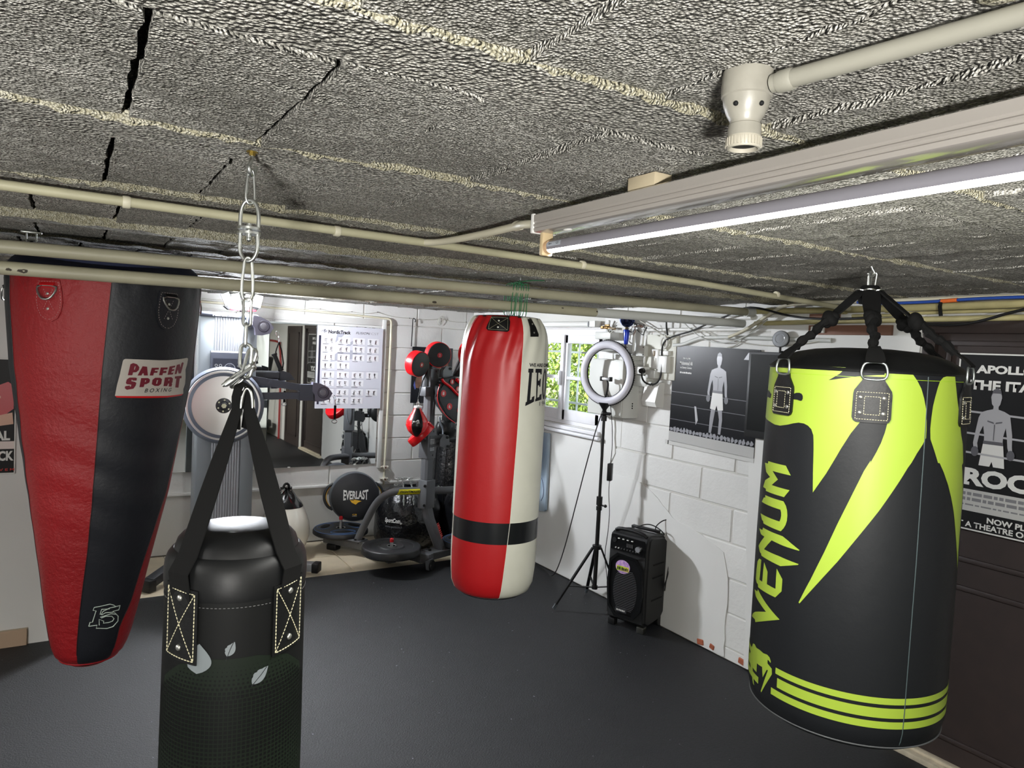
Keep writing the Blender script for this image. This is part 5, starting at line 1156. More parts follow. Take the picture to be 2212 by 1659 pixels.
# ---------------------------------------------------------------- LED floodlight on top of the machine
t = thing('led_floodlight', 'four-panel LED floodlight glowing on top of the cable machine', 'lamp', (1.035, 5.47, 1.857))
PAN = mat('floodlight_panel', (1, 1, 1), .3, emit=(.93, .96, 1), estr=30.)
obj('stand', B().cyl((1.04, 5.48, 1.855), (1.04, 5.48, 1.885), .012).box((1.04, 5.47, 1.862), (.07, .05, .01), bev=.002), DARKGREY, t)
obj('lamp_body', B().prism([(-.095, 0), (.095, 0), (.115, .028), (.10, .034), (-.10, .034), (-.125, .022)], (1.04, 5.44, 1.882), (1, 0, 0), (0, 0, 1), (0, .06, 0)), BLACKP, t, smooth=False)
REDP = mat('red_plastic', '#c8202a', .4)
for x in (-.055, .065): obj('red_stud', B().box((1.04+x, 5.437, 1.886), (.055, .012, .012), bev=.003), REDP, t)
for i, (x, a) in enumerate(((-.105, .42), (-.045, .24), (.035, -.05), (.100, -.20))):
    c = Vector((1.04+x, 5.45-.01*i, 1.955)); w_ = .052 if i != 2 else .040
    R_ = Matrix.Rotation(-a, 4, 'Y') @ Matrix.Rotation(.12, 4, 'X')
    p = obj('lamp_head', B().box(c+Vector((0, .010, 0)), (w_+.006, .014, .092), rot=R_, bev=.003), BLACKP, t)
    obj('led_panel', B().box(c, (w_, .004, .086), rot=R_), PAN, p, smooth=False)

# ---------------------------------------------------------------- steel target stand with plates
SG = mat('stand_grey', '#5c5d60', .42, .1)
t = thing('target_stand', 'grey steel boxing target stand with round red and black pads, by the back wall', 'boxing stand', (2.35, 5.0, 0))
def rbox(p0, p1, w, h, m, name, parent, bev=.006):
    p0, p1 = Vector(p0), Vector(p1); d = p1-p0; q = Vector((1, 0, 0)).rotation_difference(d.normalized())
    # keep the box upright: build axes
    x = d.normalized(); y = Vector((0, 0, 1)).cross(x); y = y.normalized() if y.length > .1 else Vector((1, 0, 0)).cross(x).normalized(); z = x.cross(y)
    R_ = Matrix((x, y, z)).transposed().to_4x4()
    return obj(name, B().box((p0+p1)/2, (d.length, w, h), rot=R_, bev=bev), m, parent)
rbox((1.80, 5.72, .085), (2.345, 4.86, .085), .075, .07, SG, 'base_beam', t)
rbox((2.26, 4.93, .075), (2.95, 5.16, .075), .075, .06, SG, 'base_beam', t)
obj('foot', B().box((1.84, 5.64, .028), (.09, .08, .05), rz=-.9, bev=.01), BLACKP, t)
obj('foot', B().box((2.93, 5.16, .022), (.09, .08, .044), rz=.3, bev=.01), BLACKP, t)
WX = Vector((2.325, 4.845, .045))
obj('wheel_fork', B().prism([(-.05, .045), (.05, .045), (.035, -.02), (0, -.035), (-.035, -.02)], WX-Vector((.02, .026, 0)), (.85, .52, 0), (0, 0, 1), (.003, -.005, 0)), SG, t, smooth=False)
obj('wheel', B().lathe([(.015, -.012), (.036, -.014), (.042, -.008), (.042, .008), (.036, .014), (.015, .012)], WX-Vector((-.012, .004, .002)), 28, (.52, -.85, 0)), BLACKP, t)
obj('wheel_hub', B().cyl(WX+Vector((-.010, -.030, 0)), WX+Vector((.01, .012, 0)), .010, seg=10), DARKGREY, t)
# upright: slanted foot, then vertical square tube
def sq(pts, w, name, m=SG):
    b = B(); b.tube(pts, w, 4, smooth=1); return obj(name, b, m, t, smooth=False)
def uprt(pts, w, d):
    b = B(); rings = []
    pts = [Vector(p) for p in pts]
    for p in pts:
        c_ = [(-w, -d*.4), (-w*.75, -d), (w*.75, -d), (w, -d*.4), (w, d*.4), (w*.75, d), (-w*.75, d), (-w, d*.4)]
        ca, sa = math.cos(.45), math.sin(.45)
        rings.append([b.bm.verts.new(p+Vector((u*ca-v*sa, u*sa+v*ca, 0))) for u, v in c_])
    for i in range(len(rings)-1):
        for k in range(8): b.bm.faces.new((rings[i][k], rings[i][(k+1) % 8], rings[i+1][(k+1) % 8], rings[i+1][k]))
    b.bm.faces.new(rings[0]); b.bm.faces.new(rings[-1]); return b
up = obj('upright', uprt([(2.485, 4.99, .105), (2.47, 4.99, .14), (2.425, 5.0, .25), (2.385, 5.02, .36), (2.368, 5.03, .44), (2.362, 5.04, .55), (2.362, 5.05, 1.42)], .040, .034), SG, t, smooth=False)
obj('base_plate', B().box((2.47, 4.99, .110), (.24, .13, .012), rz=.3, bev=.002), SG, t)
for dx, dy in ((-.09, -.03), (.09, .03), (-.07, .04), (.10, -.02)): obj('bolt', B().cyl((2.47+dx, 4.99+dy, .112), (2.47+dx, 4.99+dy, .130), .013, seg=6), BLACKP, t)
fU = plane((2.437, 4.962, .175), (-.35, .02, 1), (-.87, -.42, -.3))
obj('red_print', mapped(fit(blurred_words(9, 3), 0, .13, -.016, .012), plane((2.432, 4.955, .330), (.34, -.02, -.94), (.85, .42, .3)), .004), mat('faded_red_print', '#d2453f', .5), up, smooth=False, kind='stuff')
obj('bracket_plate', B().box((2.362, 5.03, .548), (.105, .085, .22), rz=.45, bev=.004), SG, t)
for z in (.47, .62): obj('bolt', B().cyl((2.325, 4.985, z), (2.318, 4.970, z), .011, seg=6), BLACKP, t)
tubep = [(1.955, 5.42, .11), (1.975, 5.38, .20), (2.02, 5.28, .40), (2.06, 5.21, .50), (2.12, 5.14, .555), (2.20, 5.09, .568), (2.36, 5.05, .567), (2.62, 5.03, .562), (2.85, 5.10, .555), (2.93, 5.16, .50), (2.98, 5.22, .35), (3.0, 5.26, .1)]
cb = obj('curved_brace', B().tube(tubep, .029, 20, smooth=2), SG, t)
obj('brace_foot_plate', B().box((1.955, 5.44, .124), (.15, .11, .010), rz=-1.0, bev=.002), SG, t)
for dx, dy in ((-.05, .03), (.05, -.035), (-.02, -.045)): obj('bolt', B().cyl((1.955+dx, 5.44+dy, .126), (1.955+dx, 5.44+dy, .140), .010, seg=6), BLACKP, t)
gf = lambda x, y, z=0: Vector((2.125+x, 5.118-.35*x-(.030+z)*math.cos(y/.03), .562+.04*x-(0)+(.030+z)*math.sin(y/.03)))
st = obj('yellow_sticker', mapped(poly_bm([(.015, -.020), (.205, -.020), (.215, .020), (.032, .020)]), gf, .002, dx=.03, dy=.006), mat('yellow_sticker', '#d6cf1e', .45), cb)
obj('sticker_lettering', mapped(fit(text_bm('FIGHTMASTER', .03, .3), .035, .205, -.008, .009), gf, .0028, dy=.006), BLACK_INK, st)
# collars on the upright
for z0, z1 in ((.825, 1.06), (1.33, 1.52)):
    obj('collar', B().box((2.362, 5.05, (z0+z1)/2), (.100, .088, z1-z0), rz=.45, bev=.004), SG, t)
fL = plane((2.362, 5.05, .85), (math.cos(.45), math.sin(.45), 0), (0, 0, 1))
def flab(x, y, z=0): return Vector((2.362, 5.05, 0))+Vector((math.cos(.45), math.sin(.45), 0))*x+Vector((math.sin(.45), -math.cos(.45), 0))*(.045+z)+Vector((0, 0, y))
lb = obj('warning_label', mapped(rectp(-.022, .885, .030, .995), flab, .0005), mat('label_paper', '#b9bcc0', .5), t, smooth=False)
obj('orange_strip', mapped(rectp(-.022, .978, .030, .995), flab, .0010), mat('orange_print', '#d79a35', .5), lb, smooth=False)
for i in range(7): obj('print_line', mapped(rectp(-.018, .965-.011*i, .026-.008*(i % 3), .9675-.011*i), flab, .0010), BLACK_INK, lb, smooth=False)
for z in (1.035, .85, 1.5, 1.36): obj('pin_hole', mapped(poly_bm([(.012+.005*math.cos(a), z+.008*math.sin(a)) for a in frange(0, 2*PI, 13)[:-1]]), flab, .0008), BLACKM, t, smooth=False)
# upper black sleeve and brackets
obj('sleeve', B().cyl((2.335, 5.03, 1.38), (2.335, 5.03, 1.56), .028), BLACKP, t)
obj('sleeve_clamp', B().box((2.32, 5.02, 1.345), (.085, .075, .075), rz=.3, bev=.010), SG, t)
for (x, z, s) in ((2.475, 1.49, 1), (2.475, .955, 1)):
    obj('hinge_plate', B().prism([(-.05, -.03), (.03, -.055), (.05, -.02), (.035, .05), (-.02, .055), (-.05, .02)], (x, 4.985, z), (1, .3, 0), (0, 0, 1), (.002, -.006, 0)).prism([(-.05, -.03), (.03, -.055), (.05, -.02), (.035, .05), (-.02, .055), (-.05, .02)], (x, 5.045, z), (1, .3, 0), (0, 0, 1), (.002, -.006, 0)), SG, t, smooth=False)
    for dx, dz in ((.03, -.035), (.02, .035)): obj('bolt', B().cyl((x+dx, 4.975, z+dz), (x+dx, 5.05, z+dz), .011, seg=8), BLACKP, t)
obj('bracket_arm', B().box((2.42, 5.02, .99), (.14, .012, .022), rz=.3).box((2.42, 5.02, .925), (.14, .012, .022), rz=.3), SG, t)
obj('side_arm', B().cyl((2.50, 5.02, .965), (2.84, 5.10, .975), .020), BLACKP, t)
obj('side_arm', B().cyl((2.50, 5.03, 1.33), (2.66, 5.02, 1.62), .030), BLACKP, t)
obj('side_arm', B().cyl((2.50, 5.06, 1.33), (2.62, 5.06, 1.60), .016), BLACKP, t)
obj('side_arm', B().cyl((2.34, 5.04, 1.50), (2.25, 5.00, 1.56), .022), BLACKP, t)
obj('side_arm', B().cyl((2.36, 5.04, .96), (2.28, 5.00, 1.0), .018), SG, t)
# round pads
PRED = mat('glossy_red_vinyl', '#d8141c', .25, bump=.08, bscale=30, bdist=.001)
PBLK = mat('pad_black_vinyl', '#191a1d', .5, bump=.25, bscale=140, bdist=.0006)
def pad(c, ax, R, T, num, parent, roll=0.):
    c, ax = Vector(c), Vector(ax).normalized()
    p = obj('round_pad', B().lathe([(R*.86, -T/2), (R*.97, -T*.42), (R, -T*.25), (R, T*.30), (R*.985, T*.42), (R*.93, T*.46)], c, 48, ax), PRED, parent)
    obj('pad_face', B().lathe([(R*.95, T*.45), (R*.93, T*.475), (R*.6, T*.53), (0, T*.55)], c, 48, ax, cap=False), PBLK, p)
    up_ = Vector((0, 0, 1)); ux = up_.cross(ax).normalized(); uy = ax.cross(ux)
    f = lambda x, y, z=0: c+ux*x+uy*y+ax*(T*.555+z)
    if num:
        obj('number_disc', mapped(poly_bm([(R*.20*math.cos(a), R*.20*math.sin(a)) for a in frange(0, 2*PI, 25)[:-1]]), f, .0006), mat('pad_badge_red', '#a5242c', .4), p, smooth=False)
        obj('number', mapped(fit(text_bm(num, -.01), -R*.06, R*.06, -R*.09, R*.09), f, .0014), WHITE_INK, p, smooth=False)
    return p
tocam = Vector((-2.4, -5.0, 0)).normalized()
pad((2.392, 5.0, 1.632), (-.10, -1, -.12), .098, .085, '2', t)
pad((2.215, 4.98, 1.556), (.42, -1, -.16), .098, .085, '1', t)
pad((2.660, 5.0, 1.650), (.45, -1, -.10), .098, .075, '', t)
pad((2.262, 4.96, 1.025), (.60, -.27, -.66), .112, .070, '', t)

# dummy body pad strapped on the stand
d = thing('body_target', 'red and black body-shaped target pad with numbered spots on the stand', 'target pad', (2.52, 4.95, 1.15))
BDV = PBLK
bm = B()
loop = [(-.125, .095), (-.12, .15), (-.075, .17), (.02, .11), (.13, .045), (.20, .02), (.20, -.10), (.10, -.135), (.04, -.14), (-.04, -.09), (-.11, -.01), (-.13, .05)]
bm.prism(loop, (2.475, 4.90, 1.255), (1, .12, 0), (0, 0, 1), (.02, .10, 0)); bmesh.ops.bevel(bm.bm, geom=[e for e in bm.bm.edges if e.calc_length() > .04], offset=.010, segments=2, affect='EDGES')
obj('lower_block', bm, BDV, d)
bm = B(); bm.prism([(-.09, .19), (-.02, .115), (.08, .055), (.14, .04), (.20, .07), (.20, .20), (.05, .215)], (2.475, 4.905, 1.255), (1, .12, 0), (0, 0, 1), (.02, .11, 0))
obj('upper_block', bm, BDV, d, smooth=False)
obj('red_edge', B().tube([(2.475+u, 4.892+.12*u, 1.255+v) for u, v in ((-.095, .195), (-.078, .170), (-.02, .140), (.04, .085), (.10, .045), (.145, .030))], [.010, .014, .017, .018, .018, .012], 12, smooth=1), PRED, d)
obj('red_collar', B().tube([(2.475+u, 4.885+.12*u, 1.255+v) for u, v in ((.03, .195), (.07, .165), (.12, .155), (.18, .170))], .014, 10, smooth=1), PRED, d)
obj('red_edge', B().tube([(2.475+u, 4.896+.12*u, 1.255+v) for u, v in ((-.11, .155), (-.128, .095), (-.128, .04), (-.105, -.015), (-.04, -.093), (.04, -.142))], .0035, 8, smooth=1), PRED, d)
fD = plane((2.475, 4.8985, 1.255), (1, .12, 0), (0, 0, 1))
for (x, y, s, w_) in ((-.075, .085, '8', 1), (-.015, -.015, '6', 1), (.085, -.045, '9', 1.2), (.0, .175, '8', .8), (.055, .12, '0', .8), (.135, .085, '9', .8)):
    k = obj('number_spot', mapped(poly_bm([(x+.024*w_*math.cos(a), y+.026*w_*math.sin(a)) for a in frange(0, 2*PI, 25)[:-1]]), fD, .001, .001), mat('spot_red', '#c22a2c', .4), d, smooth=False)
    obj('number', mapped(fit(text_bm(s, .03), x-.008, x+.008, y-.013, y+.013), fD, .0026), WHITE_INK, k, smooth=False)
obj('lettering', mapped(fit(text_bm('HIT PUNCHES', .03), .03, .17, .192, .212), fD, .003), WHITE_INK, d, smooth=False)

# speed ball hanging at the left of the stand
s_ = thing('speed_ball', 'red and black leather speed ball hanging at the left of the target stand', 'speed ball', (2.205, 4.93, 1.03))
cs = (2.190, 4.88); rS = lambda z: interp(z, [1.015, 1.02, 1.035, 1.06, 1.10, 1.14, 1.18, 1.215, 1.232], [.004, .020, .042, .066, .082, .078, .055, .032, .026])
fS = revolve(cs, rS)
for i in range(6):
    obj('leather_panel', shell(fS, -.32+i*PI/3-.18, -.32+(i+1)*PI/3-.18, [1.015, 1.018, 1.022]+frange(1.03, 1.232, 18), 10), PRED if i % 2 else mat('ball_black', '#141416', .3), s_)
obj('white_neck', B().lathe([(.026, 1.230), (.030, 1.234), (.029, 1.245), (.022, 1.247)], (cs[0], cs[1], 0), 24), WHITEP, s_)
obj('hanging_ring', B().link((cs[0], cs[1], 1.262), (0, 0, 1), X_, .036, .020, .003).link((cs[0], cs[1], 1.285), (0, 0, 1), Yv, .034, .020, .003), CHROME, s_)
obj('script_mark', B().tube([fS(a, z, .002) for a, z in ((-.40, 1.138), (-.20, 1.132), (-.05, 1.140), (.10, 1.150), (.18, 1.140), (.10, 1.122), (-.02, 1.128), (.05, 1.142), (.22, 1.125))], .0022, 6, smooth=1).tube([fS(a, z, .002) for a, z in ((-.42, 1.12), (-.35, 1.14), (-.38, 1.128), (-.22, 1.14))], .0018, 6), WHITE_INK, s_)
obj('hanging_cord', B().tube([(cs[0], cs[1], 1.30), (2.25, 4.95, 1.42), (2.33, 5.02, 1.53)], .004, 6), BLACKP, s_)

# loose cables tied on the stand
b = thing('stand_cord', 'grey elastic cords looped behind the target stand', 'cord', (2.4, 5.12, 1.1))
GRC = mat('grey_cord', '#7d828b', .4)
obj('cord', B().tube([(2.33, 5.10, 1.22), (2.30, 5.12, 1.10), (2.305, 5.12, .98), (2.34, 5.10, .90)], .006, 8, smooth=2), GRC, b)
obj('cord', B().tube([(2.48, 5.10, 1.14), (2.50, 5.12, 1.08), (2.53, 5.13, 1.04), (2.53, 5.13, .97)], .007, 8, smooth=2), GRC, b)
obj('cord', B().tube([(2.62, 5.12, 1.2), (2.60, 5.16, 1.10), (2.66, 5.16, 1.02), (2.75, 5.16, 1.0)], .006, 8, smooth=2), GRC, b)

# ---------------------------------------------------------------- weight plates on the stand's pegs
PL = mat('rubber_plate', '#1d1e21', .42, bump=.25, bscale=120, bdist=.001)
BLUE = mat('blue_ring_paint', '#4e79b8', .5); PEG = mat('peg_metal', (.55, .55, .55), .35, .9); REDCAP = mat('red_cap', '#c4232b', .25)
def plate(c, R, T, label, ring, bumper):
    p = thing('weight_plate', label, 'weight plate', c, 0, 'rubber weight plates lying on the target stand base'); c = Vector(c)
    if bumper:
        obj('disc', B().lathe([(.028, 0), (R*.96, 0), (R, .008), (R, T-.010), (R*.975, T-.002), (R*.95, T), (R*.76, T), (R*.73, T-.006), (R*.46, T-.007), (R*.44, T-.001), (R*.40, T+.001), (R*.36, T-.005), (.034, T-.005), (.030, T)], c, 72, cap=False), PL, p)
        obj('steel_hub', B().lathe([(.028, T-.002), (.036, T+.001), (.036, T-.006)], c, 32, cap=False), STEEL, p)
        obj('rim_print', mapped(merge([poly_bm([(a, .125), (a+.10, .125), (a+.10, .145), (a+.05, .15), (a, .145)]) for a in frange(3.2, 4.4, 8)]), lambda x, y, z=0: c+Vector((y*math.cos(x)*R/.225, y*math.sin(x)*R/.225, T-.0055+z)), .0012), mat('raised_rubber', '#2c2d31', .5), p, kind='stuff', smooth=False)
    else:
        b = B().lathe([(.028, 0), (R*.94, 0), (R, .010), (R, T-.014), (R*.97, T-.003), (R*.92, T), (.05, T+.004), (.034, T+.004)], c, 72, cap=False)
        obj('disc', b, PL, p)
        for a in (.35, .35+2*PI/3, .35+4*PI/3):
            q = c+Vector((R*.60*math.cos(a), R*.60*math.sin(a), T+.003)); tx = Vector((-math.sin(a), math.cos(a), 0)); ty_ = Vector((math.cos(a), math.sin(a), 0))
            obj('grip_recess', B().ball(q, 1, (R*.30, R*.14, .004), 20, 8, Matrix.Rotation(a+PI/2, 4, 'Z')), BLACKM, p)
            obj('ring_line', B().tube([q+tx*R*.44*math.cos(u)+ty_*R*.26*math.sin(u) for u in frange(0, 2*PI, 33)[:-1]], .0013, 5, closed=True), BLUE, p)
        obj('rim_line', B().tube([c+Vector((R*.95*math.cos(u), R*.95*math.sin(u), T-.001)) for u in frange(0, 2*PI, 65)[:-1]], .0014, 5, closed=True), BLUE, p)
        obj('steel_hub', B().lathe([(.028, T+.002), (.038, T+.006), (.038, T)], c, 32, cap=False), STEEL, p)
def peg(x, y, z0, z1):
    p = obj('plate_peg', B().cyl((x, y, z0), (x, y, z1-.02), .0125, seg=16), PEG, t)
    obj('red_peg_cap', B().cyl((x, y, z1-.026), (x, y, z1-.006), .0155).ball((x, y, z1-.006), .0155, (1, 1, .7)), REDCAP, p)
plate((1.90, 5.66, .124), .222, .045, 'ridged grey weight plate with blue rings, on the stand foot nearest the mirrors', True, False)
peg(1.90, 5.66, .10, .265)
plate((2.068, 4.975, .124), .222, .062, 'thick black bumper weight plate lying in front on the stand base', False, True)
rbox((2.02, 5.33, .085), (2.068, 4.95, .085), .07, .06, SG, 'base_beam', t)
peg(2.068, 4.975, .10, .238)
plate((2.70, 4.98, .124), .190, .050, 'blue-ringed black weight plate at the right of the stand, partly behind the red bag', True, False)
peg(2.70, 4.98, .10, .22)

# ---------------------------------------------------------------- round strike shield
NB = mat('shield_black', '#1b1d22', .45, bump=.2, bscale=120, bdist=.0006); GRS = mat('shield_grey', '#555a60', .4)
s_ = thing('strike_shield', 'round black and grey strike shield with gold trim leaning on the back wall', 'strike shield', (2.03, 5.72, .20))
c = Vector((2.02, 5.70, .415)); ax = Vector((-.20, -1, .10)).normalized()
obj('padding', B().lathe([(.165, -.075), (.185, -.065), (.204, -.03), (.204, .03), (.197, .042)], c, 64, ax), GRS, s_)
face = obj('front_face', B().lathe([(.197, .036), (.194, .047), (.175, .056), (.10, .062), (0, .064)], c, 64, ax, cap=False), NB, s_)
ux = Vector((0, 0, 1)).cross(ax).normalized(); uy = ax.cross(ux)
fE = lambda x, y, z=0: c+ux*x+uy*y+ax*(.064-.23*(x*x+y*y)*(1 if x*x+y*y < .02 else 1.05)+z)
tx = text_bm('EVERLAST', .03); fit(tx, -.098, .104, -.026, .060)
for v in tx.verts:
    q = abs(v.co.x-.003)/.10; v.co.y = v.co.y+(v.co.y-.017)*(.25*q*q-.22)
obj('lettering', mapped(tx, fE, .003, dx=.02, dy=.02), WHITE_INK, face, smooth=False)
obj('chevron_mark', mapped(poly_bm([(-.045, -.022), (-.010, -.030), (-.014, -.024), (-.028, -.020), (.0, -.022), (.052, -.034), (.022, -.045), (.004, -.062), (-.030, -.044)]), fE, .003), mat('gold_print', '#d9a92c', .45), face, smooth=False)
obj('lettering', mapped(fit(text_bm('C3', .03), -.022, .014, -.150, -.138), fE, .002), mat('gold_print', '#d9a92c', .45), face, smooth=False)
obj('small_print', mapped(fit(blurred_words(5, 4), -.022, .014, -.158, -.153), fE, .002), WHITE_INK, face, smooth=False, kind='stuff')
for sg in (-1, 1):
    pts = [c+ux*sg*(.172+.070*math.sin(PI*u)**.6)+uy*(.105-.21*u)-ax*.015 for u in frange(0, 1, 13)]
    obj('side_handle', B().tube(pts, .013, 12, smooth=2), NB, s_)
    obj('gold_trim', B().tube([p-ux*sg*.013+ax*.004 for p in pts[1:-1]], .0045, 6, smooth=1), mat('gold_trim', '#c99a28', .5), s_)

# ---------------------------------------------------------------- white and black water bag on the floor
s_ = thing('water_bag', 'teardrop punching bag, glossy white with a black gathered top, standing by the back wall', 'punching bag', (1.43, 5.58, 0))
cw = (1.435, 5.60)
obj('white_body', B().lathe([(0, .0), (.05, .004), (.09, .018), (.13, .05), (.163, .10), (.182, .16), (.186, .215), (.180, .27), (.165, .32), (.146, .365), (.128, .402)], (cw[0], cw[1], 0), 64, cap=False), mat('glossy_white_vinyl', '#dcd8cc', .15, coat=.4), s_)
b = B(); rows = []
for z, r_ in ((.398, .130), (.402, .131), (.43, .115), (.46, .092), (.49, .066), (.515, .040), (.53, .028), (.545, .030)):
    rows.append([b.bm.verts.new((cw[0]+(r_+(.10-r_)*.10*math.sin(7*a)*(z-.39)/.06*(z > .41))*math.cos(a), cw[1]+(r_+(.10-r_)*.10*math.sin(7*a)*(z-.39)/.06*(z > .41))*math.sin(a), z)) for a in frange(0, 2*PI, 73)[:-1]])
for k in range(len(rows)-1):
    for i in range(72): b.bm.faces.new((rows[k][i], rows[k][(i+1) % 72], rows[k+1][(i+1) % 72], rows[k+1][i]))
b.bm.faces.new(rows[-1])
obj('gathered_top', b, mat('glossy_black_vinyl', '#0e0f11', .16, coat=.5), s_)
obj('top_loop', B().tube([(cw[0]-.02, cw[1], .525), (cw[0]-.02, cw[1], .56), (cw[0], cw[1], .575), (cw[0]+.02, cw[1], .56), (cw[0]+.02, cw[1], .525)], .010, 8, smooth=1), BLACKL, s_)
DKS = mat('dark_chain', (.35, .35, .34), .3, .9)
ch = thing('loose_chain', 'steel chain hanging down the left side of the white teardrop bag', 'chain', (cw[0]-.10, cw[1]-.05, .30))
pp = Vector((cw[0]-.02, cw[1]-.03, .535))
for i in range(14):
    dd = Vector((-.55, -.25, -.35-.06*i)).normalized() if i < 7 else Vector((-.1, -.05, -1)).normalized(); n_ = pp+dd*.026
    obj('chain_link', B().link((pp+n_)/2, dd, dd.cross(Vector((.3, 1, .2))) if i % 2 else dd.cross(Vector((1, -.3, .1))), .036, .020, .0035, 6), STEEL, ch); pp = n_

# ---------------------------------------------------------------- black logo bags heaped behind the stand
GB = mat('crinkled_black_vinyl', '#0f1013', .24, bump=1.0, bscale=7, bdist=.03, detail=4, coat=.2)
def softbag(name, c, R, H, label, top, seed, lean=0.):
    r = random.Random(seed); s = thing(name, label, 'punching bag', (c[0], c[1], 0), 0, None)
    b = B(); rows = []; n = 72
    prof = [(0, 0), (.6, .0), (.86, .03), (.97, .10), (1.0, .22), (1.0, .45), (.97, .62), (.88, .76), (.74, .89), (.52, .95), (.30, .975), (.0, .98)]
    zs_ = []
    for i in range(len(prof)-1):
        for k in range(3): u = k/3; zs_.append((prof[i][0]*(1-u)+prof[i+1][0]*u, prof[i][1]*(1-u)+prof[i+1][1]*u))
    zs_.append(prof[-1]); ph = r.uniform(0, 6)
    for q, z in zs_:
        row = []
        for i in range(n):
            a = 2*PI*i/n; g = max(0, (z-.55)/.45)
            w = 1+.03*math.sin(3*a+ph)+.05*g*math.sin(11*a+ph*2)+.03*g*math.sin(17*a+ph)+.012*math.sin(5*a+z*9)
            row.append(b.bm.verts.new((c[0]+R*q*w*math.cos(a)+lean*z*H, c[1]+R*q*w*math.sin(a), H*z)))
        rows.append(row)
    for k in range(len(rows)-1):
        for i in range(n):
            try: b.bm.faces.new((rows[k][i], rows[k][(i+1) % n], rows[k+1][(i+1) % n], rows[k+1][i]))
            except ValueError: pass
    obj('body', b, GB, s)
    obj('gathered_neck', B().lathe([(R*.30, H*.96), (R*.20, H*.985), (R*.24, H*1.01), (0, H*1.01)], (c[0]+lean*H, c[1], 0), 20, cap=False), GB, s)
    base = math.atan2(-c[1], -c[0])
    f = lambda a, z, o=0: Vector((c[0]+(R*1.035+o)*math.cos(base+a), c[1]+(R*1.035+o)*math.sin(base+a), z))
    return s, f
s1_, f1 = softbag('logo_bag', (2.46, 5.585, 0), .285, .52, 'large crinkled black bag with white print behind the stand, its top heaped with chain', True, 3)
s2_, f2 = softbag('logo_bag', (2.93, 5.40, 0), .215, .52, 'crinkled black bag with white print behind the upright of the stand, at its right', True, 8)
for s, f, a, z in ((s1_, f1, -.66, .235), (s2_, f2, -.50, .25)):
    obj('lettering', mapped(fit(text_bm('SportCom', .035, .2), a, a+.46, z, z+.048), f, .006, dx=.04), WHITE_INK, s)
    obj('lettering', mapped(fit(text_bm('fr', .02, .2), a+.46, a+.51, z+.002, z+.022), f, .006, dx=.04), WHITE_INK, s)
    obj('web_lettering', mapped(fit(text_bm('www.sportcom.fr', -.01), a+.02, a+.52, z-.036, z-.012), f, .006, dx=.04), mat('faded_print', '#777a80', .5), s)
r = random.Random(21)
for (cx_, cy_, n, lab_) in ((2.38, 5.50, 26, 'steel chain heaped on top of the large black logo bag'), (2.62, 5.45, 12, 'short steel chain lying between the two black logo bags')):
    s = thing('loose_chain', lab_, 'chain', (cx_, cy_, .58)); p = Vector((cx_-.13 if n > 20 else cx_-.05, cy_-.10, .535 if n > 20 else .52))
    for i in range(n):
        a = i*.9+r.uniform(-.4, .4); d_ = Vector((math.cos(a)*.7+.35, math.sin(a)*.6, r.uniform(-.25, .3))).normalized(); q = p+d_*.021
        q.z = .575+.035*abs(math.sin(i*1.3)) if n > 20 else .50+.02*abs(math.sin(i))
        obj('chain_link', B().link((p+q)/2, d_, d_.cross(Vector((r.uniform(-1, 1), 1, r.uniform(-1, 1)))), .034, .018, .003, 6), STEEL, s); p = q
for k, x in enumerate((-.13, -.02)):
    s = thing('loose_chain', ['steel chain falling down the left shoulder of the large black logo bag', 'steel chain falling down the front of the large black logo bag'][k], 'chain', (2.38+x, 5.3, .45)); p = Vector((2.40+x*.6, 5.42, .575))
    for i in range(9):
        d_ = Vector((x*.35-.05*(k == 0), -.55 if i < 5 else -.25, -.30-.12*i)).normalized(); q = p+d_*.024
        obj('chain_link', B().link((p+q)/2, d_, (1, 0, 0) if i % 2 else d_.cross(Vector((1, 0, 0))), .034, .018, .003, 6), STEEL, s); p = q
# tall black bag standing against the wall
s_ = thing('tall_black_bag', 'tall worn black leather bag leaning on the back wall behind the stand', 'punching bag', (2.95, 5.78, 0))
b = B(); q = Vector((.05, .03, 1)).normalized()
b.lathe([(0, 0), (.13, .0), (.15, .02), (.152, .5), (.150, .95), (.135, .99), (.05, 1.0), (0, 1.0)], (2.90, 5.77, .02), 48, q, cap=False)
obj('body', b, GB, s_)
for a in (-.9, -.2, .5): obj('seam', B().tube([Vector((2.90, 5.77, .04))+q*z+Vector((-.153*math.cos(1.1+a), -.153*math.sin(1.1+a), 0)) for z in frange(.02, .93, 8)], .003, 6), BLACKM, s_)
# black chest guards and loops hanging from the stand's back
s_ = thing('hanging_gloves', 'dark boxing gloves hanging behind the target pads', 'boxing gloves', (2.62, 5.15, 1.2))
for k, (x, y, z) in enumerate(((2.72, 5.14, 1.22), (2.60, 5.20, 1.02))):
    g_ = obj('glove', B().ball((x, y, z), .085, (1, .7, 1.2), 24, 14).ball((x-.07, y-.02, z+.01), .035, (1, .9, 1.7), 14, 10), BLACKL, s_)
    obj('cuff', B().lathe([(.050, 0), (.055, .02), (.055, .10), (.045, .105)], (x+.01, y, z+.07), 24), BLACKL, g_)

# ---------------------------------------------------------------- roller tube over the window
XW_ = XE
s_ = thing('roller_blind', 'white rolled-up blind above the window', 'blind', (XE-.03, 4.5, 1.90))
obj('roll', B().cyl((XE-.035, 4.12, 1.906), (XE-.035, 5.10, 1.906), .022), WHITEP, s_)
obj('end_cap', B().cyl((XE-.035, 4.108, 1.906), (XE-.035, 4.122, 1.906), .024), mat('chrome_grey_cap', '#8d8f93', .3, .5), s_)
obj('bracket', B().box2((XE-.055, 4.04, 1.885), (XE, 4.108, 1.93), bev=.003), WHITEP, s_)
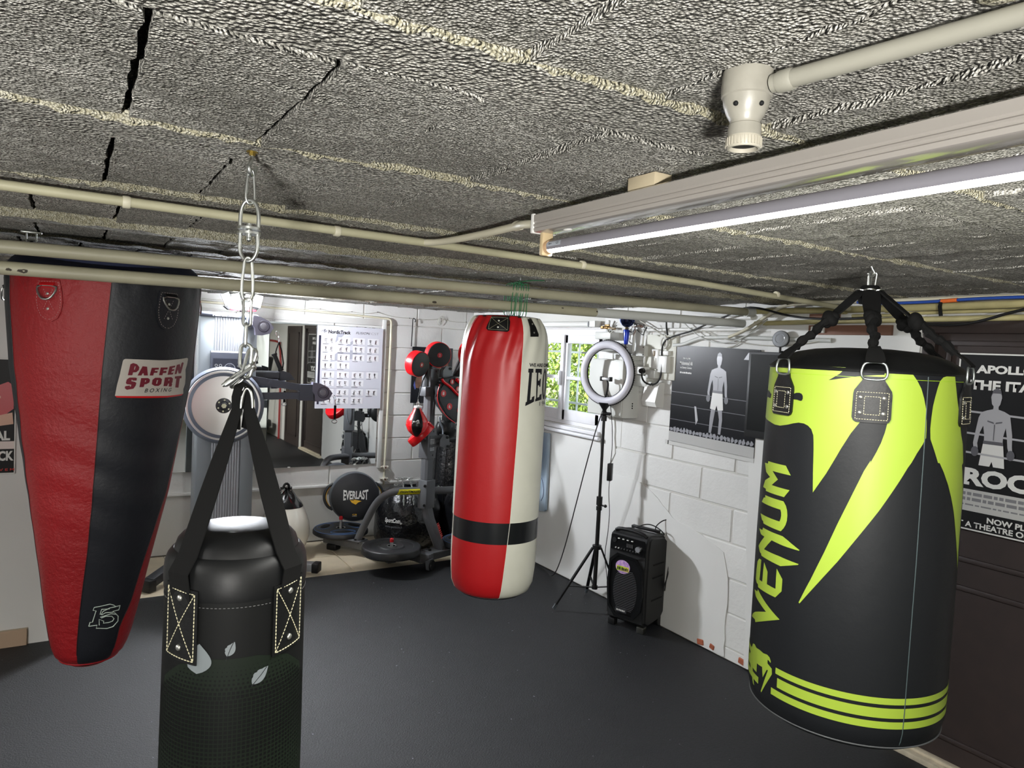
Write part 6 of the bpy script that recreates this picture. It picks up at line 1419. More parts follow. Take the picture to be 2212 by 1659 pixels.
# painted board with a red hexagon
s_ = thing('painted_board', 'weathered pale blue wooden board with a red hexagon and letter G, under the window', 'board', (XE-.03, 4.66, .45))
bd = B()
pts = [(4.57, .46), (4.585, .445), (4.68, .43), (4.85, .43), (4.86, 1.05), (4.575, 1.06)]
bd.prism(pts, (XE-.030, 0, 0), (0, 1, 0), (0, 0, 1), (.018, 0, 0))
obj('board', bd, mat('weathered_blue_paint', '#a9b8c4', .6, bump=.5, bscale=30, stretch=(1, 1, .2), col2='#8296aa', vscale=14), s_, smooth=False)
fG = plane((XE-.0305, 4.70, .92), (0, -1, 0), (0, 0, 1))
hx = [(.062*math.cos(a), .090*math.sin(a)) for a in [PI/2+i*PI/3 for i in range(6)]]
obj('hexagon', mapped(poly_bm(hx, [[(x*.90, y*.91) for x, y in hx]]), fG, .001), RED_INK, s_, smooth=False)
obj('lettering', mapped(fit(text_bm('G', -.005), -.012, .040, -.045, .045), fG, .001), RED_INK, s_, smooth=False)
obj('lettering', mapped(fit(text_bm('N', -.02), .004, .034, -.135, -.108), fG, .001), RED_INK, s_, smooth=False)
obj('blue_line', B().tube([fG(x, y, .002) for x, y in ((.06, -.22), (.085, -.26), (.10, -.31), (.095, -.36), (.07, -.40))], .0018, 6, smooth=1), mat('blue_ink', '#33406e', .5), s_)

# ---------------------------------------------------------------- ring light on its tripod, adapter, cables
RL = mat('ring_diffuser', '#d0d0da', .35); 
s_ = thing('ring_light', 'white ring light on a black tripod stand beside the window', 'ring light', (2.98, 3.665, 0))
c = Vector((2.995, 3.695, 1.575)); ax = Vector((-2.995, -3.695+.0, .0)).normalized(); ax = Vector((ax.x*math.cos(-.62)-ax.y*math.sin(-.62), ax.x*math.sin(-.62)+ax.y*math.cos(-.62), 0))
qq = Vector((0, 0, 1)).rotation_difference(ax)
R1, R0 = .212, .160
obj('diffuser_ring', B().lathe([(R0, .0), (R0+.004, .010), (R0+.014, .016), (R1-.014, .016), (R1-.004, .010), (R1, .0)], c, 96, ax, cap=False), RL, s_)
hs = obj('ring_housing', B().lathe([(R0-.002, .004), (R0-.003, -.010), (R0+.012, -.020), (R1-.012, -.020), (R1+.003, -.010), (R1+.002, .004)], c, 96, ax, cap=False), BLACKP, s_)
b = B()
for i in range(90):
    a = 2*PI*i/90; b.box(c+qq@Vector(((R1+.003)*math.cos(a), (R1+.003)*math.sin(a), -.006)), (.005, .005, .010), rot=(qq.to_matrix().to_4x4() @ Matrix.Rotation(a, 4, 'Z')))
obj('cooling_ribs', b, BLACKP, hs, kind='stuff', smooth=False)
bz = c-Vector((0, 0, R1))
obj('neck', B().lathe([(.040, .015), (.034, 0), (.014, -.03), (.012, -.06)], bz, 20), BLACKP, s_)
obj('ball_head', B().ball(bz-Vector((0, 0, .055)), .020).cyl(bz-Vector((0, 0, .07)), bz-Vector((0, 0, .105)), .019), BLACKP, s_)
obj('tilt_knob', B().cyl(bz+Vector((.0, -.012, -.055)), bz+Vector((.015, -.045, -.055)), .010), BLACKP, s_)
sideV = Vector((-ax.y, ax.x, 0))
ph = obj('phone_clamp', B().box(c+Vector((0, 0, -.04)), (.07, .02, .018), rz=math.atan2(sideV.y, sideV.x), bev=.003), mat('silver_clamp', '#b9babd', .35, .6), s_)
for u in (-.036, .036): obj('clamp_jaw', B().box(c+sideV*u+Vector((0, 0, -.04)), (.016, .026, .030), rz=math.atan2(sideV.y, sideV.x), bev=.004), BLACKP, ph)
obj('gooseneck', B().tube([c+Vector((0, 0, -.045))-ax*.01, c+sideV*.02+Vector((0, 0, -.07)), c+sideV*.015+Vector((0, 0, -.12)), c+sideV*.0+Vector((0, 0, -.165))], .006, 8, smooth=2), BLACKP, s_)
px_, py_ = c.x-.004, c.y-.006
obj('upper_pole', B().cyl((px_, py_, bz.z-.10), (px_, py_, .70), .0095, seg=14), BLACKP, s_)
obj('lower_pole', B().cyl((px_, py_, .73), (px_, py_, .155), .0135, seg=14), BLACKP, s_)
obj('height_collar', B().cyl((px_, py_, .70), (px_, py_, .755), .020).cyl((px_, py_, .665), (px_, py_, .69), .019), BLACKP, s_)
obj('collar_knob', B().cyl((px_, py_, .70), (px_+.012, py_-.045, .70), .006).ball((px_+.013, py_-.048, .70), .011), BLACKP, s_)
hub = Vector((px_, py_, .405))
obj('hub', B().cyl(hub, hub+Vector((0, 0, .025)), .030, seg=18), BLACKP, s_)
low = Vector((px_, py_, .145)); obj('lower_hub', B().cyl(low-Vector((0, 0, .01)), low+Vector((0, 0, .012)), .020, seg=18), BLACKP, s_)
for k, ft in enumerate((Vector((2.725, 3.775, .006)), Vector((3.155, 3.575, .006)), Vector((3.13, 3.95, .006)))):
    d_ = (ft-Vector((px_, py_, 0))); d_.z = 0; d_.normalize(); top_ = hub+d_*.028+Vector((0, 0, .008)); 
    l_ = obj('leg', B().strap([top_, ft+Vector((0, 0, .01))], .020, .012, Vector((-d_.y, d_.x, 0))), BLACKP, s_)
    obj('rubber_foot', B().cyl(ft+Vector((0, 0, .006))-(top_-ft).normalized()*.0, ft+(top_-ft).normalized()*.035+Vector((0, 0, .004)), .011, seg=12), mat('foot_grey', '#4a5156', .5), l_)
    mid = top_.lerp(ft, .62); obj('leg_strut', B().strap([low, mid], .014, .005, Vector((-d_.y, d_.x, 0))), BLACKP, s_)
BC = mat('black_cable', '#111112', .5)
s_ = thing('power_adapter', 'small black power adapter hanging beside the tripod pole', 'adapter', (3.015, 3.64, .90))
obj('adapter_body', B().box((3.03, 3.645, .925), (.040, .030, .115), rz=.6, bev=.004), BLACKP, s_)
obj('adapter_cable', B().tube([(3.03, 3.645, .98), (3.035, 3.64, 1.08), (3.03, 3.65, 1.25), (3.02, 3.665, 1.36), (3.01, 3.67, 1.41), (2.995, 3.675, 1.44)], .0025, 6, smooth=2).tube([(3.03, 3.645, .87), (3.025, 3.64, .78), (3.035, 3.63, .66), (3.03, 3.63, .52), (3.01, 3.63, .38), (3.03, 3.62, .25), (3.05, 3.61, .10), (3.08, 3.60, .01)], .0025, 6, smooth=2), BC, s_)
s_ = single('floor_cable', B().tube([(3.00, 3.70, 1.36), (2.965, 3.735, 1.2), (2.95, 3.80, .95), (2.96, 3.92, .60), (2.99, 4.05, .30), (3.04, 4.20, .09), (3.08, 4.32, .015), (3.14, 4.45, .006), (3.18, 4.75, .006)], .0038, 8, smooth=3), BC, 'black cable sagging from the ring light down to the floor at the wall', 'cable')

# ---------------------------------------------------------------- electrical board on the right wall
GRY = mat('old_grey_white_box', '#cfd0cb', .45, bump=.08, bscale=40, bdist=.001)
def wbox(name, y0, y1, z0, z1, d, m, label, cat='electrical box', bev=.005, x=0.):
    return single(name, B().box2((XE-x-d, y0, z0), (XE-x+.003, y1, z1), bev=bev), m, label, cat)
cabn = thing('metal_cabinet', 'white metal electrical cabinet behind the ring light', 'cabinet', (XE, 3.75, 1.28))
obj('body', B().box2((XE-.13, 3.60, 1.285), (XE+.002, 3.965, 1.665), bev=.004), GRY, cabn)
dr = obj('door', B().box2((XE-.142, 3.606, 1.291), (XE-.131, 3.959, 1.659), bev=.003), GRY, cabn)
obj('keyhole', B().ball((XE-.143, 3.84, 1.395), .018, (.25, .8, 1.2)), BLACKM, dr)
for z in (1.37, 1.385, 1.40): obj('side_hole', B().cyl((XE-.05, 3.5985, z-.02), (XE-.05, 3.602, z-.02), .005, seg=10), BLACKM, cabn)
mp = wbox('mounting_board', 3.262, 3.53, 1.555, 1.838, .018, mat('cream_board', '#cfcfc4', .5), 'pale upright mounting board carrying switches and sockets', 'board', .003)
wbox('junction_box', 3.83, 4.00, 1.800, 1.850, .08, GRY, 'grey junction box at the top right corner of the window')
wbox('junction_box', 3.74, 3.985, 1.715, 1.775, .10, mat('grey_rounded_box', '#a6a7a3', .4), 'rounded grey box just above the metal cabinet', bev=.02)
jb = wbox('junction_box', 3.615, 3.73, 1.655, 1.700, .11, GRY, 'small white box that the trophy stands on')
j3 = wbox('transparent_box', 3.515, 3.60, 1.695, 1.765, .05, GRY, 'small screwed terminal box right of the trophy')
for z in (1.705, 1.755): obj('screw', B().cyl((XE-.052, 3.525, z), (XE-.050, 3.525, z), .004, seg=8), BLACKM, j3)
so = thing('wall_socket', 'round white surface socket with two adapters plugged in a row', 'socket', (XE, 3.55, 1.6))
obj('base', B().cyl((XE, 3.615, 1.602), (XE-.040, 3.615, 1.602), .042, seg=32), WHITEP, so)
obj('face', B().cyl((XE-.040, 3.615, 1.602), (XE-.046, 3.615, 1.602), .033, seg=32), WHITEP, so)
for dy, dz in ((-.011, 0), (.011, 0), (0, .014)): obj('pin_hole', B().cyl((XE-.045, 3.615+dy, 1.602+dz), (XE-.0475, 3.615+dy, 1.602+dz), .0028, seg=8), BLACKM, so)
obj('adapter_block', B().box2((XE-.072, 3.490, 1.578), (XE-.012, 3.585, 1.628), bev=.006), WHITEP, so)
obj('adapter_block', B().box2((XE-.060, 3.392, 1.558), (XE-.002, 3.482, 1.612), bev=.006), GRY, so)
pk = thing('black_plug', 'black plug with its thick black cable looping up the wall', 'plug', (XE-.09, 3.485, 1.60))
obj('plug_body', B().cyl((XE-.072, 3.495, 1.602), (XE-.100, 3.480, 1.602), .020, .016, seg=18), BLACKP, pk)
obj('cable', B().tube([(XE-.095, 3.478, 1.596), (XE-.10, 3.462, 1.545), (XE-.085, 3.43, 1.520), (XE-.06, 3.385, 1.520), (XE-.05, 3.352, 1.56), (XE-.045, 3.345, 1.64), (XE-.042, 3.365, 1.74), (XE-.04, 3.348, 1.795), (XE-.035, 3.30, 1.822), (XE-.03, 3.22, 1.842), (XE-.03, 3.12, 1.862), (XE-.04, 2.98, 1.91), (XE-.06, 2.85, 1.94), (XE-.08, 2.70, 1.992), (XE-.07, 2.60, 1.985), (XE-.05, 2.45, 1.945), (XE-.05, 2.30, 1.925), (XE-.06, 2.10, 1.922), (XE-.06, 1.95, 1.93)], .0055, 8, smooth=2), BC, pk)
b4 = wbox('socket_box', 3.475, 3.605, 1.500, 1.572, .055, GRY, 'square white box under the row of adapters')
b5 = thing('outdoor_socket', 'white splash-proof socket with a sloped cover, lowest on the wall', 'socket', (XE, 3.42, 1.38))
obj('housing', B().prism([(0, 1.375), (-.06, 1.38), (-.075, 1.41), (-.055, 1.50), (-.04, 1.535), (0, 1.535)], (XE, 3.362, 0), (1, 0, 0), (0, 0, 1), (0, .125, 0)), WHITEP, b5, smooth=False)
for (y, z) in ((3.40, 1.525), (3.43, 1.525), (3.415, 1.512), (3.44, 1.515)): obj('screw_hole', B().ball((XE-.048, y, z), .005), mat('grey_hole', '#6f716f', .6), b5)
obj('lid_scoop', B().ball((XE-.060, 3.42, 1.415), .028, (.35, 1, .8)), mat('lid_scoop_grey', '#b5b6b3', .5), b5)  # scoop in a greyer tone than the housing
sw = thing('light_switch', 'pair of white rocker switch plates on the pale mounting board', 'switch', (XE-.02, 3.38, 1.62))
obj('plate', B().box2((XE-.045, 3.388, 1.620), (XE-.016, 3.452, 1.745), bev=.004), WHITEP, sw)
obj('plate', B().box2((XE-.050, 3.305, 1.600), (XE-.016, 3.384, 1.705), bev=.004), WHITEP, sw)
obj('plate', B().box2((XE-.040, 3.305, 1.708), (XE-.016, 3.384, 1.738), bev=.003), WHITEP, sw)
obj('rocker', B().box2((XE-.049, 3.405, 1.640), (XE-.044, 3.432, 1.69), bev=.002), mat('switch_ivory', '#e2e2dc', .3), sw)
obj('pull_switch', B().box2((XE-.05, 3.418, 1.70), (XE-.044, 3.434, 1.735), bev=.002), mat('brown_contact', '#8a7a63', .5), sw)
single('cable_coil', B().tube([(XE-.035, 3.352+.027*math.cos(a), 1.787+.036*math.sin(a)) for a in frange(0, 2*PI, 33)[:-1]], .0065, 8, closed=True), WHITEP, 'white ring of coiled cable hung at the top of the mounting board', 'cable coil')
# trophy
TB = mat('trophy_blue', '#1236b5', .25, .3, coat=.3)
tr_ = thing('trophy', 'blue and silver trophy cup standing on the white wall box', 'trophy', (XE-.06, 3.685, 1.70))
tc_ = (XE-.062, 3.685)
obj('foot', B().box((tc_[0], tc_[1], 1.708), (.055, .060, .016), bev=.003), mat('marble_foot', '#8f8f8f', .3, var=.3, vscale=40), tr_)
obj('silver_base', B().lathe([(.030, 1.716), (.032, 1.722), (.020, 1.732), (.012, 1.745), (.017, 1.752), (.010, 1.760), (.008, 1.772)], (*tc_, 0), 24), CHROME, tr_)
obj('blue_stem', B().lathe([(.012, 1.770), (.013, 1.775), (.021, 1.862), (.020, 1.866)], (*tc_, 0), 24), TB, tr_)
obj('collar', B().lathe([(.010, 1.866), (.013, 1.872), (.009, 1.880), (.012, 1.886)], (*tc_, 0), 24), mat('gold_metal', (.75, .6, .3), .3, 1.), tr_)
b = B()
for i in range(24):
    a = 2*PI*i/24; b.tube([(tc_[0]+r_*math.cos(a), tc_[1]+r_*math.sin(a), z) for r_, z in ((.014, 1.886), (.034, 1.900), (.046, 1.920), (.050, 1.942))], .0026, 6)
obj('ribbed_cup', b.lathe([(.008, 1.885), (.030, 1.899), (.042, 1.920), (.045, 1.942)], (*tc_, 0), 24, cap=False), mat('navy_chrome', (.10, .13, .28), .2, 1.), tr_)
single('brass_wall_tap', B().cyl((XE, 3.965, 1.885), (XE-.05, 3.965, 1.885), .009).cyl((XE-.035, 3.99, 1.882), (XE-.035, 3.84, 1.876), .008).box((XE-.04, 3.92, 1.898), (.012, .05, .012), bev=.003).ball((XE-.035, 3.92, 1.882), .014), mat('brown_brass', '#9a7a4c', .4, .6), 'small brass tap on a pipe above the window corner', 'tap')
# wire tangle
r = random.Random(14)
for i, (y0, z0, m_, rd, lab_) in enumerate(((3.73, 1.90, WHITEP, .003, 'thin white wire curling left of the trophy cup'), (3.60, 1.90, WHITEP, .0045, 'thick white wire looping to the right of the trophy cup'), (3.66, 1.915, BC, .003, 'thin black wire crossing behind the trophy cup'),
        (3.79, 1.915, CABW, .003, 'pale wire hanging over the junction box by the window'), (3.54, 1.895, mat('brown_wire', '#6a4a3a', .5), .0028, 'thin brown wire above the small terminal box'), (3.50, 1.90, BC, .0028, 'thin black wire drooping over the top of the mounting board'))):
    w = B(); p = Vector((XE-.03-.01*i, y0, z0)); pts = []
    for k in range(9): pts.append(p.copy()); p += Vector((r.uniform(-.012, .012), r.uniform(-.05, .05)-.003, r.uniform(-.035, .026))); p.x = min(XE-.008, p.x)
    single('loose_wire', w.tube(pts, rd, 6, smooth=2), m_, lab_, 'wire')
for i, (y, za, zb) in enumerate(((3.93, 1.85, 1.93), (3.70, 1.80, 1.87), (3.66, 1.72, 1.86), (3.57, 1.76, 1.87), (3.545, 1.57, 1.70))):
    single('short_conduit', B().tube([(XE-.02, y, za), (XE-.022, y-.004, (za+zb)/2), (XE-.03, y-.02, zb)], .008, 8, smooth=1), WHITEP, ['short white conduit above the junction box at the window corner', 'short white conduit left of the trophy stem', 'short white conduit behind the trophy', 'short white conduit over the small terminal box', 'short white conduit between terminal box and round socket'][i], 'pipe')
# conduits along the wall
def run(pts, rad, m, label, name='wall_conduit', cat='pipe', sm=2): return single(name, B().tube(pts, rad, 10, smooth=sm), m, label, cat)
run([(XE-.012, 3.55, 1.868), (XE-.012, 3.2, 1.872), (XE-.012, 2.95, 1.873), (XE-.014, 2.78, 1.872), (XE-.014, 2.68, 1.885), (XE-.014, 2.60, 1.90)], .011, WHITEP, 'white conduit running level under the thick pipes to the wall corner')
run([(XE-.012, 3.29, 1.775), (XE-.012, 3.21, 1.778), (XE-.012, 3.13, 1.805), (XE-.012, 3.05, 1.826), (XE-.012, 2.80, 1.829), (XE-.012, 2.45, 1.823), (XE-.012, 2.2, 1.82)], .012, WHP, 'white wavy conduit just above the black and white poster')
run([(XE-.010, 3.45, 1.93), (XE-.010, 3.1, 1.936), (XE-.010, 2.7, 1.94)], .014, WHITEP, 'short white pipe between the two thick pipes at the wall')
YP = mat('yellowed_pipe', '#b5ac7d', .55, bump=.25, bscale=50, bdist=.0015, var=.12, vscale=14); 
p2 = run([(XE-.022, 2.66, 1.972), (XE-.022, 2.25, 1.969), (XE-.022, 1.9, 1.971), (XE-.022, 1.2, 1.979), (XE-.022, .2, 1.985)], .016, YP, 'thick yellowed pipe along the right wall, level with the upper thick pipe', sm=0)
obj('pipe_sleeve', B().cyl((XE-.022, 2.23, 1.969), (XE-.022, 2.13, 1.969), .021), YP, p2)
obj('pipe_sleeve', B().cyl((XE-.022, 1.93, 1.971), (XE-.022, 1.85, 1.971), .020), YP, p2)
p3 = run([(XE-.020, 2.67, 1.905), (XE-.020, 2.2, 1.914), (XE-.020, 1.4, 1.923), (XE-.020, .2, 1.93)], .0125, YP, 'yellowed pipe along the right wall just above the door', sm=0)
run([(XE-.014, 2.10, 1.940), (XE-.014, 1.9, 1.939), (XE-.014, 1.83, 1.948), (XE-.014, 1.4, 1.953), (XE-.014, .2, 1.957)], .0075, YP, 'thin yellowed pipe between the two larger pipes above the door')
run([(XE-.05, 2.82, 1.828), (XE-.05, 2.72, 1.86), (XE-.05, 2.60, 1.925), (XE-.05, 2.50, 1.985), (XE-.045, 2.42, 2.003), (XE-.045, 2.2, 2.006), (XE-.045, 1.9, 2.004), (XE-.045, 1.2, 2.006), (XE-.045, .2, 2.006)], .0095, PIPEW, 'cream conduit climbing past the thick pipe ends and along the top of the right wall')
for k, (y, z) in enumerate(((2.405, 2.005), (1.90, 2.006))):
    single('copper_clip', B().box((XE-.045, y, z), (.006, .006, .03)).cyl((XE-.045, y-.008, z+.014), (XE-.045, y+.008, z+.014), .005), mat('copper_clip', '#a0503a', .5), ['red copper clip on the top conduit left of the neon bag straps', 'red copper clip on the top conduit right of the neon bag straps'][k], 'pipe clip')
bl = run([(XE-.060, 2.05, 2.000), (XE-.062, 1.93, 1.990), (XE-.062, 1.7, 1.991), (XE-.062, 1.52, 2.000), (XE-.062, 1.2, 1.999), (XE-.062, .3, 1.999)], .0065, mat('blue_cable', '#274a9c', .4), 'blue cable running along the top of the right wall', 'blue_cable', 'cable')
obj('orange_tape', B().cyl((XE-.062, 1.665, 1.9925), (XE-.062, 1.60, 1.996), .0085), mat('orange_tape', '#d9692c', .5), bl)
single('black_tie', B().strap([(XE-.062, 1.665, 2.0), (XE-.072, 1.664, 1.97), (XE-.066, 1.66, 1.93)], .014, .006, (0, 1, 0)), BLACKM, 'black tie strap holding the blue cable to the pipes above the door', 'strap')
run([(XE-.075, 1.72, 1.895), (XE-.07, 1.60, 1.890), (XE-.07, 1.5, 1.905), (XE-.07, 1.38, 1.945), (XE-.07, 1.2, 1.98)], .006, BC, 'black cable drooping over the pipes above the door', 'black_cable', 'cable')
run(sag((XE-.03, 3.20, 1.915), (XE-.03, 2.58, 1.925), .125, 20), .0032, WHP, 'thin white cable hanging in a deep curve below the thick pipe ends', 'hanging_cable', 'cable', 0)
run(sag((XE-.02, 3.05, 1.865), (XE-.02, 2.2, 1.83), .06, 20), .0028, CABW, 'thin pale cable sagging above the black and white poster', 'hanging_cable', 'cable', 0)
run(sag((XE-.03, 3.60, 1.93), (XE-.03, 3.36, 1.83), .0, 6)+[Vector((XE-.03, 3.34, 1.80))], .0035, CABW, 'pale cable slanting down to the top of the mounting board', 'hanging_cable', 'cable', 1)
run([(XE-.03, 3.33, 1.835), (XE-.03, 3.345, 1.88), (XE-.03, 3.35, 1.93)], .006, BC, 'thick black cable end rising behind the lower thick pipe', 'black_cable', 'cable')
run([(XE-.03, 2.58, 1.93), (XE-.03, 2.63, 1.90), (XE-.02, 2.72, 1.84), (XE-.012, 2.80, 1.78), (XE-.012, 2.86, 1.77)], .003, CABW, 'thin cable dropping from the pipe ends beside the round lamp', 'hanging_cable', 'cable')
BRD = mat('reddish_wood', '#7d5644', .65, bump=.3, bscale=30, stretch=(1, .15, 1), var=.15)
single('wood_batten', B().box2((XE-.030, 2.17, 1.926), (XE+.002, 2.325, 1.951), bev=.002), BRD, 'short reddish wooden batten between the pipes', 'wood batten')
wd = single('wood_batten', B().box2((XE-.024, 1.895, 1.848), (XE+.002, 2.33, 1.895), bev=.002), BRD, 'long reddish wooden batten with a white socket, behind the neon bag straps', 'wood batten')
so2 = thing('small_socket', 'small white phone socket on the long wooden batten', 'socket', (XE-.02, 2.27, 1.87))
obj('plate', B().box2((XE-.034, 2.235, 1.856), (XE-.022, 2.31, 1.888), bev=.002), WHITEP, so2)
for i in range(3): obj('hole', B().cyl((XE-.0335, 2.245+.012*i, 1.872), (XE-.0350, 2.245+.012*i, 1.872), .003, seg=8), BLACKM, so2)
lm = thing('bulkhead_lamp', 'small round glass bulkhead lamp on the wall left of the neon bag', 'lamp', (XE-.02, 2.472, 1.82))
c_ = Vector((XE-.045, 2.475, 1.822)); ax_ = Vector((-.9, -.25, .1))
obj('back_shell', B().lathe([(.020, -.05), (.036, -.03), (.044, -.005), (.044, .004)], c_, 32, ax_), BLACKP, lm)
obj('glass', B().lathe([(.043, .003), (.040, .010), (.026, .014), (.022, .012), (.010, .015), (0, .015)], c_, 32, ax_, cap=False), mat('frosted_glass', '#a9adb3', .2), lm)
obj('bracket', B().cyl(c_-Vector((0, .0, .03)), c_-Vector((0, 0, .07)), .006).cyl(c_-Vector((0, 0, .066)), (XE, c_.y, c_.z-.066), .005), BLACKP, lm)

# ---------------------------------------------------------------- television
tv = thing('television', 'wall-mounted black flat television screen behind the neon bag', 'television', (XE-.03, 2.28, 1.29))
obj('casing', B().box2((XE-.050, 1.86, 1.285), (XE-.005, 2.672, 1.752), bev=.004), BLACKP, tv)
obj('screen', B().box2((XE-.0515, 1.875, 1.325), (XE-.0495, 2.655, 1.738)), mat('dark_screen', '#060808', .2, spec=.12), tv, smooth=False)

# ---------------------------------------------------------------- framed black and white boxing poster (generic picture)
def mkposter(name, o, ux, W, H, label, m, border=None):
    t_ = thing(name, label, 'poster', tuple(Vector(o)+Vector((0, 0, -H)))); f = plane(o, ux, (0, 0, 1))
    g = lambda x, y, z=0: f(x, y, z)
    obj('sheet', mapped(rectp(0, -H, W, 0), g, .0, .003), m, t_, smooth=False)
    if border: obj('white_border', mapped(poly_bm([(0, -H), (W, -H), (W, 0), (0, 0)], [[(border, -H+border), (W-border, -H+border), (W-border, -border), (border, -border)]]), g, .0034), WHITE_INK, t_, smooth=False)
    return t_, g
DARKP = mat('glossy_black_poster', '#0c0c11', .3, spec=.12, var=.5, vscale=4)
po, gA = mkposter('boxing_poster', (XE-.010, 3.285, 1.776), (0, -1, -.02), .66, .595, 'black and white boxing poster of a standing boxer in white trunks, left of the television', DARKP)
GR = [mat('skin_grey_%d' % i, c_, .3) for i, c_ in enumerate(('#8c8c92', '#a9a9ad', '#5c5c62', '#d9d9d6'))]
for m_, nm in zip(GR, ('mid', 'light', 'dark', 'white')): m_.name = 'poster_grey_'+nm
def fig(g, ox, oy, s, m_body, m_sh, m_tr, parent, off=.0042):
    P_ = lambda pts: [(ox+x*s, oy+y*s) for x, y in pts]
    obj('printed_figure', mapped(merge([
        poly_bm(P_([(-.035, .86), (-.045, .92), (-.03, .985), (0, 1.0), (.03, .985), (.042, .92), (.032, .86), (.02, .84), (.022, .815), (.07, .80), (.115, .775), (.125, .72), (.145, .60), (.150, .50), (.155, .46), (.13, .44), (.115, .49), (.105, .58), (.09, .66), (.075, .58), (.075, .50), (-.075, .50), (-.078, .58), (-.092, .66), (-.115, .60), (-.13, .50), (-.12, .44), (-.155, .44), (-.165, .50), (-.15, .62), (-.135, .73), (-.115, .78), (-.07, .80), (-.022, .815), (-.02, .84)])),
        poly_bm(P_([(-.085, .32), (-.015, .32), (-.035, .20), (-.065, .0), (-.105, .0), (-.10, .18)])), poly_bm(P_([(.015, .32), (.085, .32), (.10, .18), (.085, .0), (.045, .0), (.05, .18)]))]), g, off), m_body, parent, smooth=False)
    obj('printed_trunks', mapped(poly_bm(P_([(-.080, .52), (.080, .52), (.105, .30), (.02, .29), (0, .35), (-.02, .29), (-.105, .30)])), g, off+.0005), m_tr, parent, smooth=False)
    obj('printed_shade', mapped(merge([poly_bm(P_([(-.045, .93), (-.03, .985), (0, 1.005), (.03, .985), (.045, .93), (.03, .955), (-.03, .955)])), poly_bm(P_([(-.06, .70), (-.005, .685), (-.01, .70), (-.06, .712)])), poly_bm(P_([(.005, .685), (.06, .70), (.06, .712), (.01, .70)])), poly_bm(P_([(-.004, .68), (.004, .68), (.003, .54), (-.003, .54)])), poly_bm(P_([(-.082, .50), (.082, .50), (.080, .53), (-.080, .53)]))]), g, off+.0008), m_sh, parent, smooth=False, kind='stuff')
    obj('printed_gloves', mapped(merge([poly_bm(P_([(-.145+.032*math.cos(a), .425+.045*math.sin(a)) for a in frange(0, 2*PI, 17)[:-1]])), poly_bm(P_([(.145+.032*math.cos(a), .425+.045*math.sin(a)) for a in frange(0, 2*PI, 17)[:-1]]))]), g, off+.0010), GR[2], parent, smooth=False, kind='stuff')
fig(gA, .375, -.50, .47, GR[0], GR[2], GR[3], po)
obj('printed_floor', mapped(rectp(.0, -.595, .66, -.535), gA, .0036), mat('poster_pale_grey', '#b4b4b2', .25), po, smooth=False)
r = random.Random(44)
crowd = [poly_bm([(x+(.010+.006*r.random())*math.cos(a), -.525+.012*r.random()+.014*math.sin(a)) for a in frange(0, 2*PI, 11)[:-1]]) for x in frange(.02, .64, 24)]
obj('printed_crowd', mapped(merge(crowd), gA, .0038), GR[0], po, kind='stuff', smooth=False)
obj('printed_light', mapped(merge([poly_bm([(.58, -.02), (.63, -.015), (.60, -.06), (.55, -.06)]), poly_bm([(.20, -.36), (.215, -.36), (.235, -.44), (.22, -.47)])]), gA, .0036), GR[1], po, kind='stuff', smooth=False)
obj('printed_ropes', mapped(merge([rectp(.0, z, .66, z+.0035) for z in (-.29, -.37, -.46)]), gA, .0034), GR[2], po, kind='stuff', smooth=False)
for i, (s, x0, x1, z0, z1) in enumerate((('25th May 1965', .085, .145, -.085, -.073), ('Muhammad Ali', .060, .165, -.118, -.096), ('vs Sonny Liston', .064, .160, -.144, -.127), ('', .064, .160, -.170, -.160))):
    obj('lettering' if s else 'small_print', mapped(fit(text_bm(s, .02) if s else blurred_words(10, 2), x0, x1, z0, z1), gA, .0040), WHITE_INK, po, smooth=False, kind=None if s else 'stuff')
SIL = mat('clear_sleeve', '#c9c9c6', .2)
obj('sleeve_edge', mapped(merge([rectp(-.03, -.62, .0, -.595), rectp(-.008, -.62, .66, -.597)]), gA, .001, .001), SIL, po, smooth=False)

# film poster on the door (generic picture, same wording)
pr, gR = mkposter('film_poster', (XE-.004, 1.600, 1.778), (0, -1, .0), .62, .735, 'black and white film poster with bold lettering on the dark brown door', mat('black_poster', '#0b0b0d', .5, spec=.3), .006)
for s, x0, x1, z0, z1 in (('APOLLO, THE', .070, .42, -.088, -.048), ('THE ITALIAN', .050, .41, -.150, -.110)):
    obj('lettering', mapped(fit(text_bm(s, .045), x0, x1, z0, z1), gR, .0045), WHITE_INK, pr, smooth=False)
fig(gR, .155, -.60, .46, GR[1], GR[2], GR[3], pr)
fig(gR, .43, -.60, .44, GR[2], BLACK_INK, BLACKM, pr)
obj('printed_ropes', mapped(merge([poly_bm([(.03, z), (.60, z-.02), (.60, z-.012), (.03, z+.008)]) for z in (-.245, -.335, -.415)]), gR, .0048), GR[1], pr, kind='stuff', smooth=False)
obj('title_band', mapped(rectp(.006, -.565, .614, -.460), gR, .0056), mat('black_poster', '#0b0b0d', .5, spec=.3), pr, smooth=False)
obj('lettering', mapped(fit(text_bm('ROCKY', .05), .055, .46, -.548, -.475), gR, .0062), WHITE_INK, pr, smooth=False)
obj('credit_band', mapped(rectp(.006, -.655, .614, -.565), gR, .0056), mat('poster_credit_grey', '#b9b9b6', .4), pr, smooth=False)
cr = []
for k, z in enumerate((-.590, -.612, -.632)):
    x = .02
    while x < .58:
        w_ = r.uniform(.012, .045); cr.append(rectp(x, z, x+w_, z+(.013 if k < 2 else .006))); x += w_+.006
obj('credit_lines', mapped(merge(cr), gR, .0060), mat('poster_grey_print', '#77777a', .5), pr, kind='stuff', smooth=False)
obj('lettering', mapped(fit(text_bm('NOW PLAYING', .035), .155, .40, -.692, -.668), gR, .0045), WHITE_INK, pr, smooth=False)
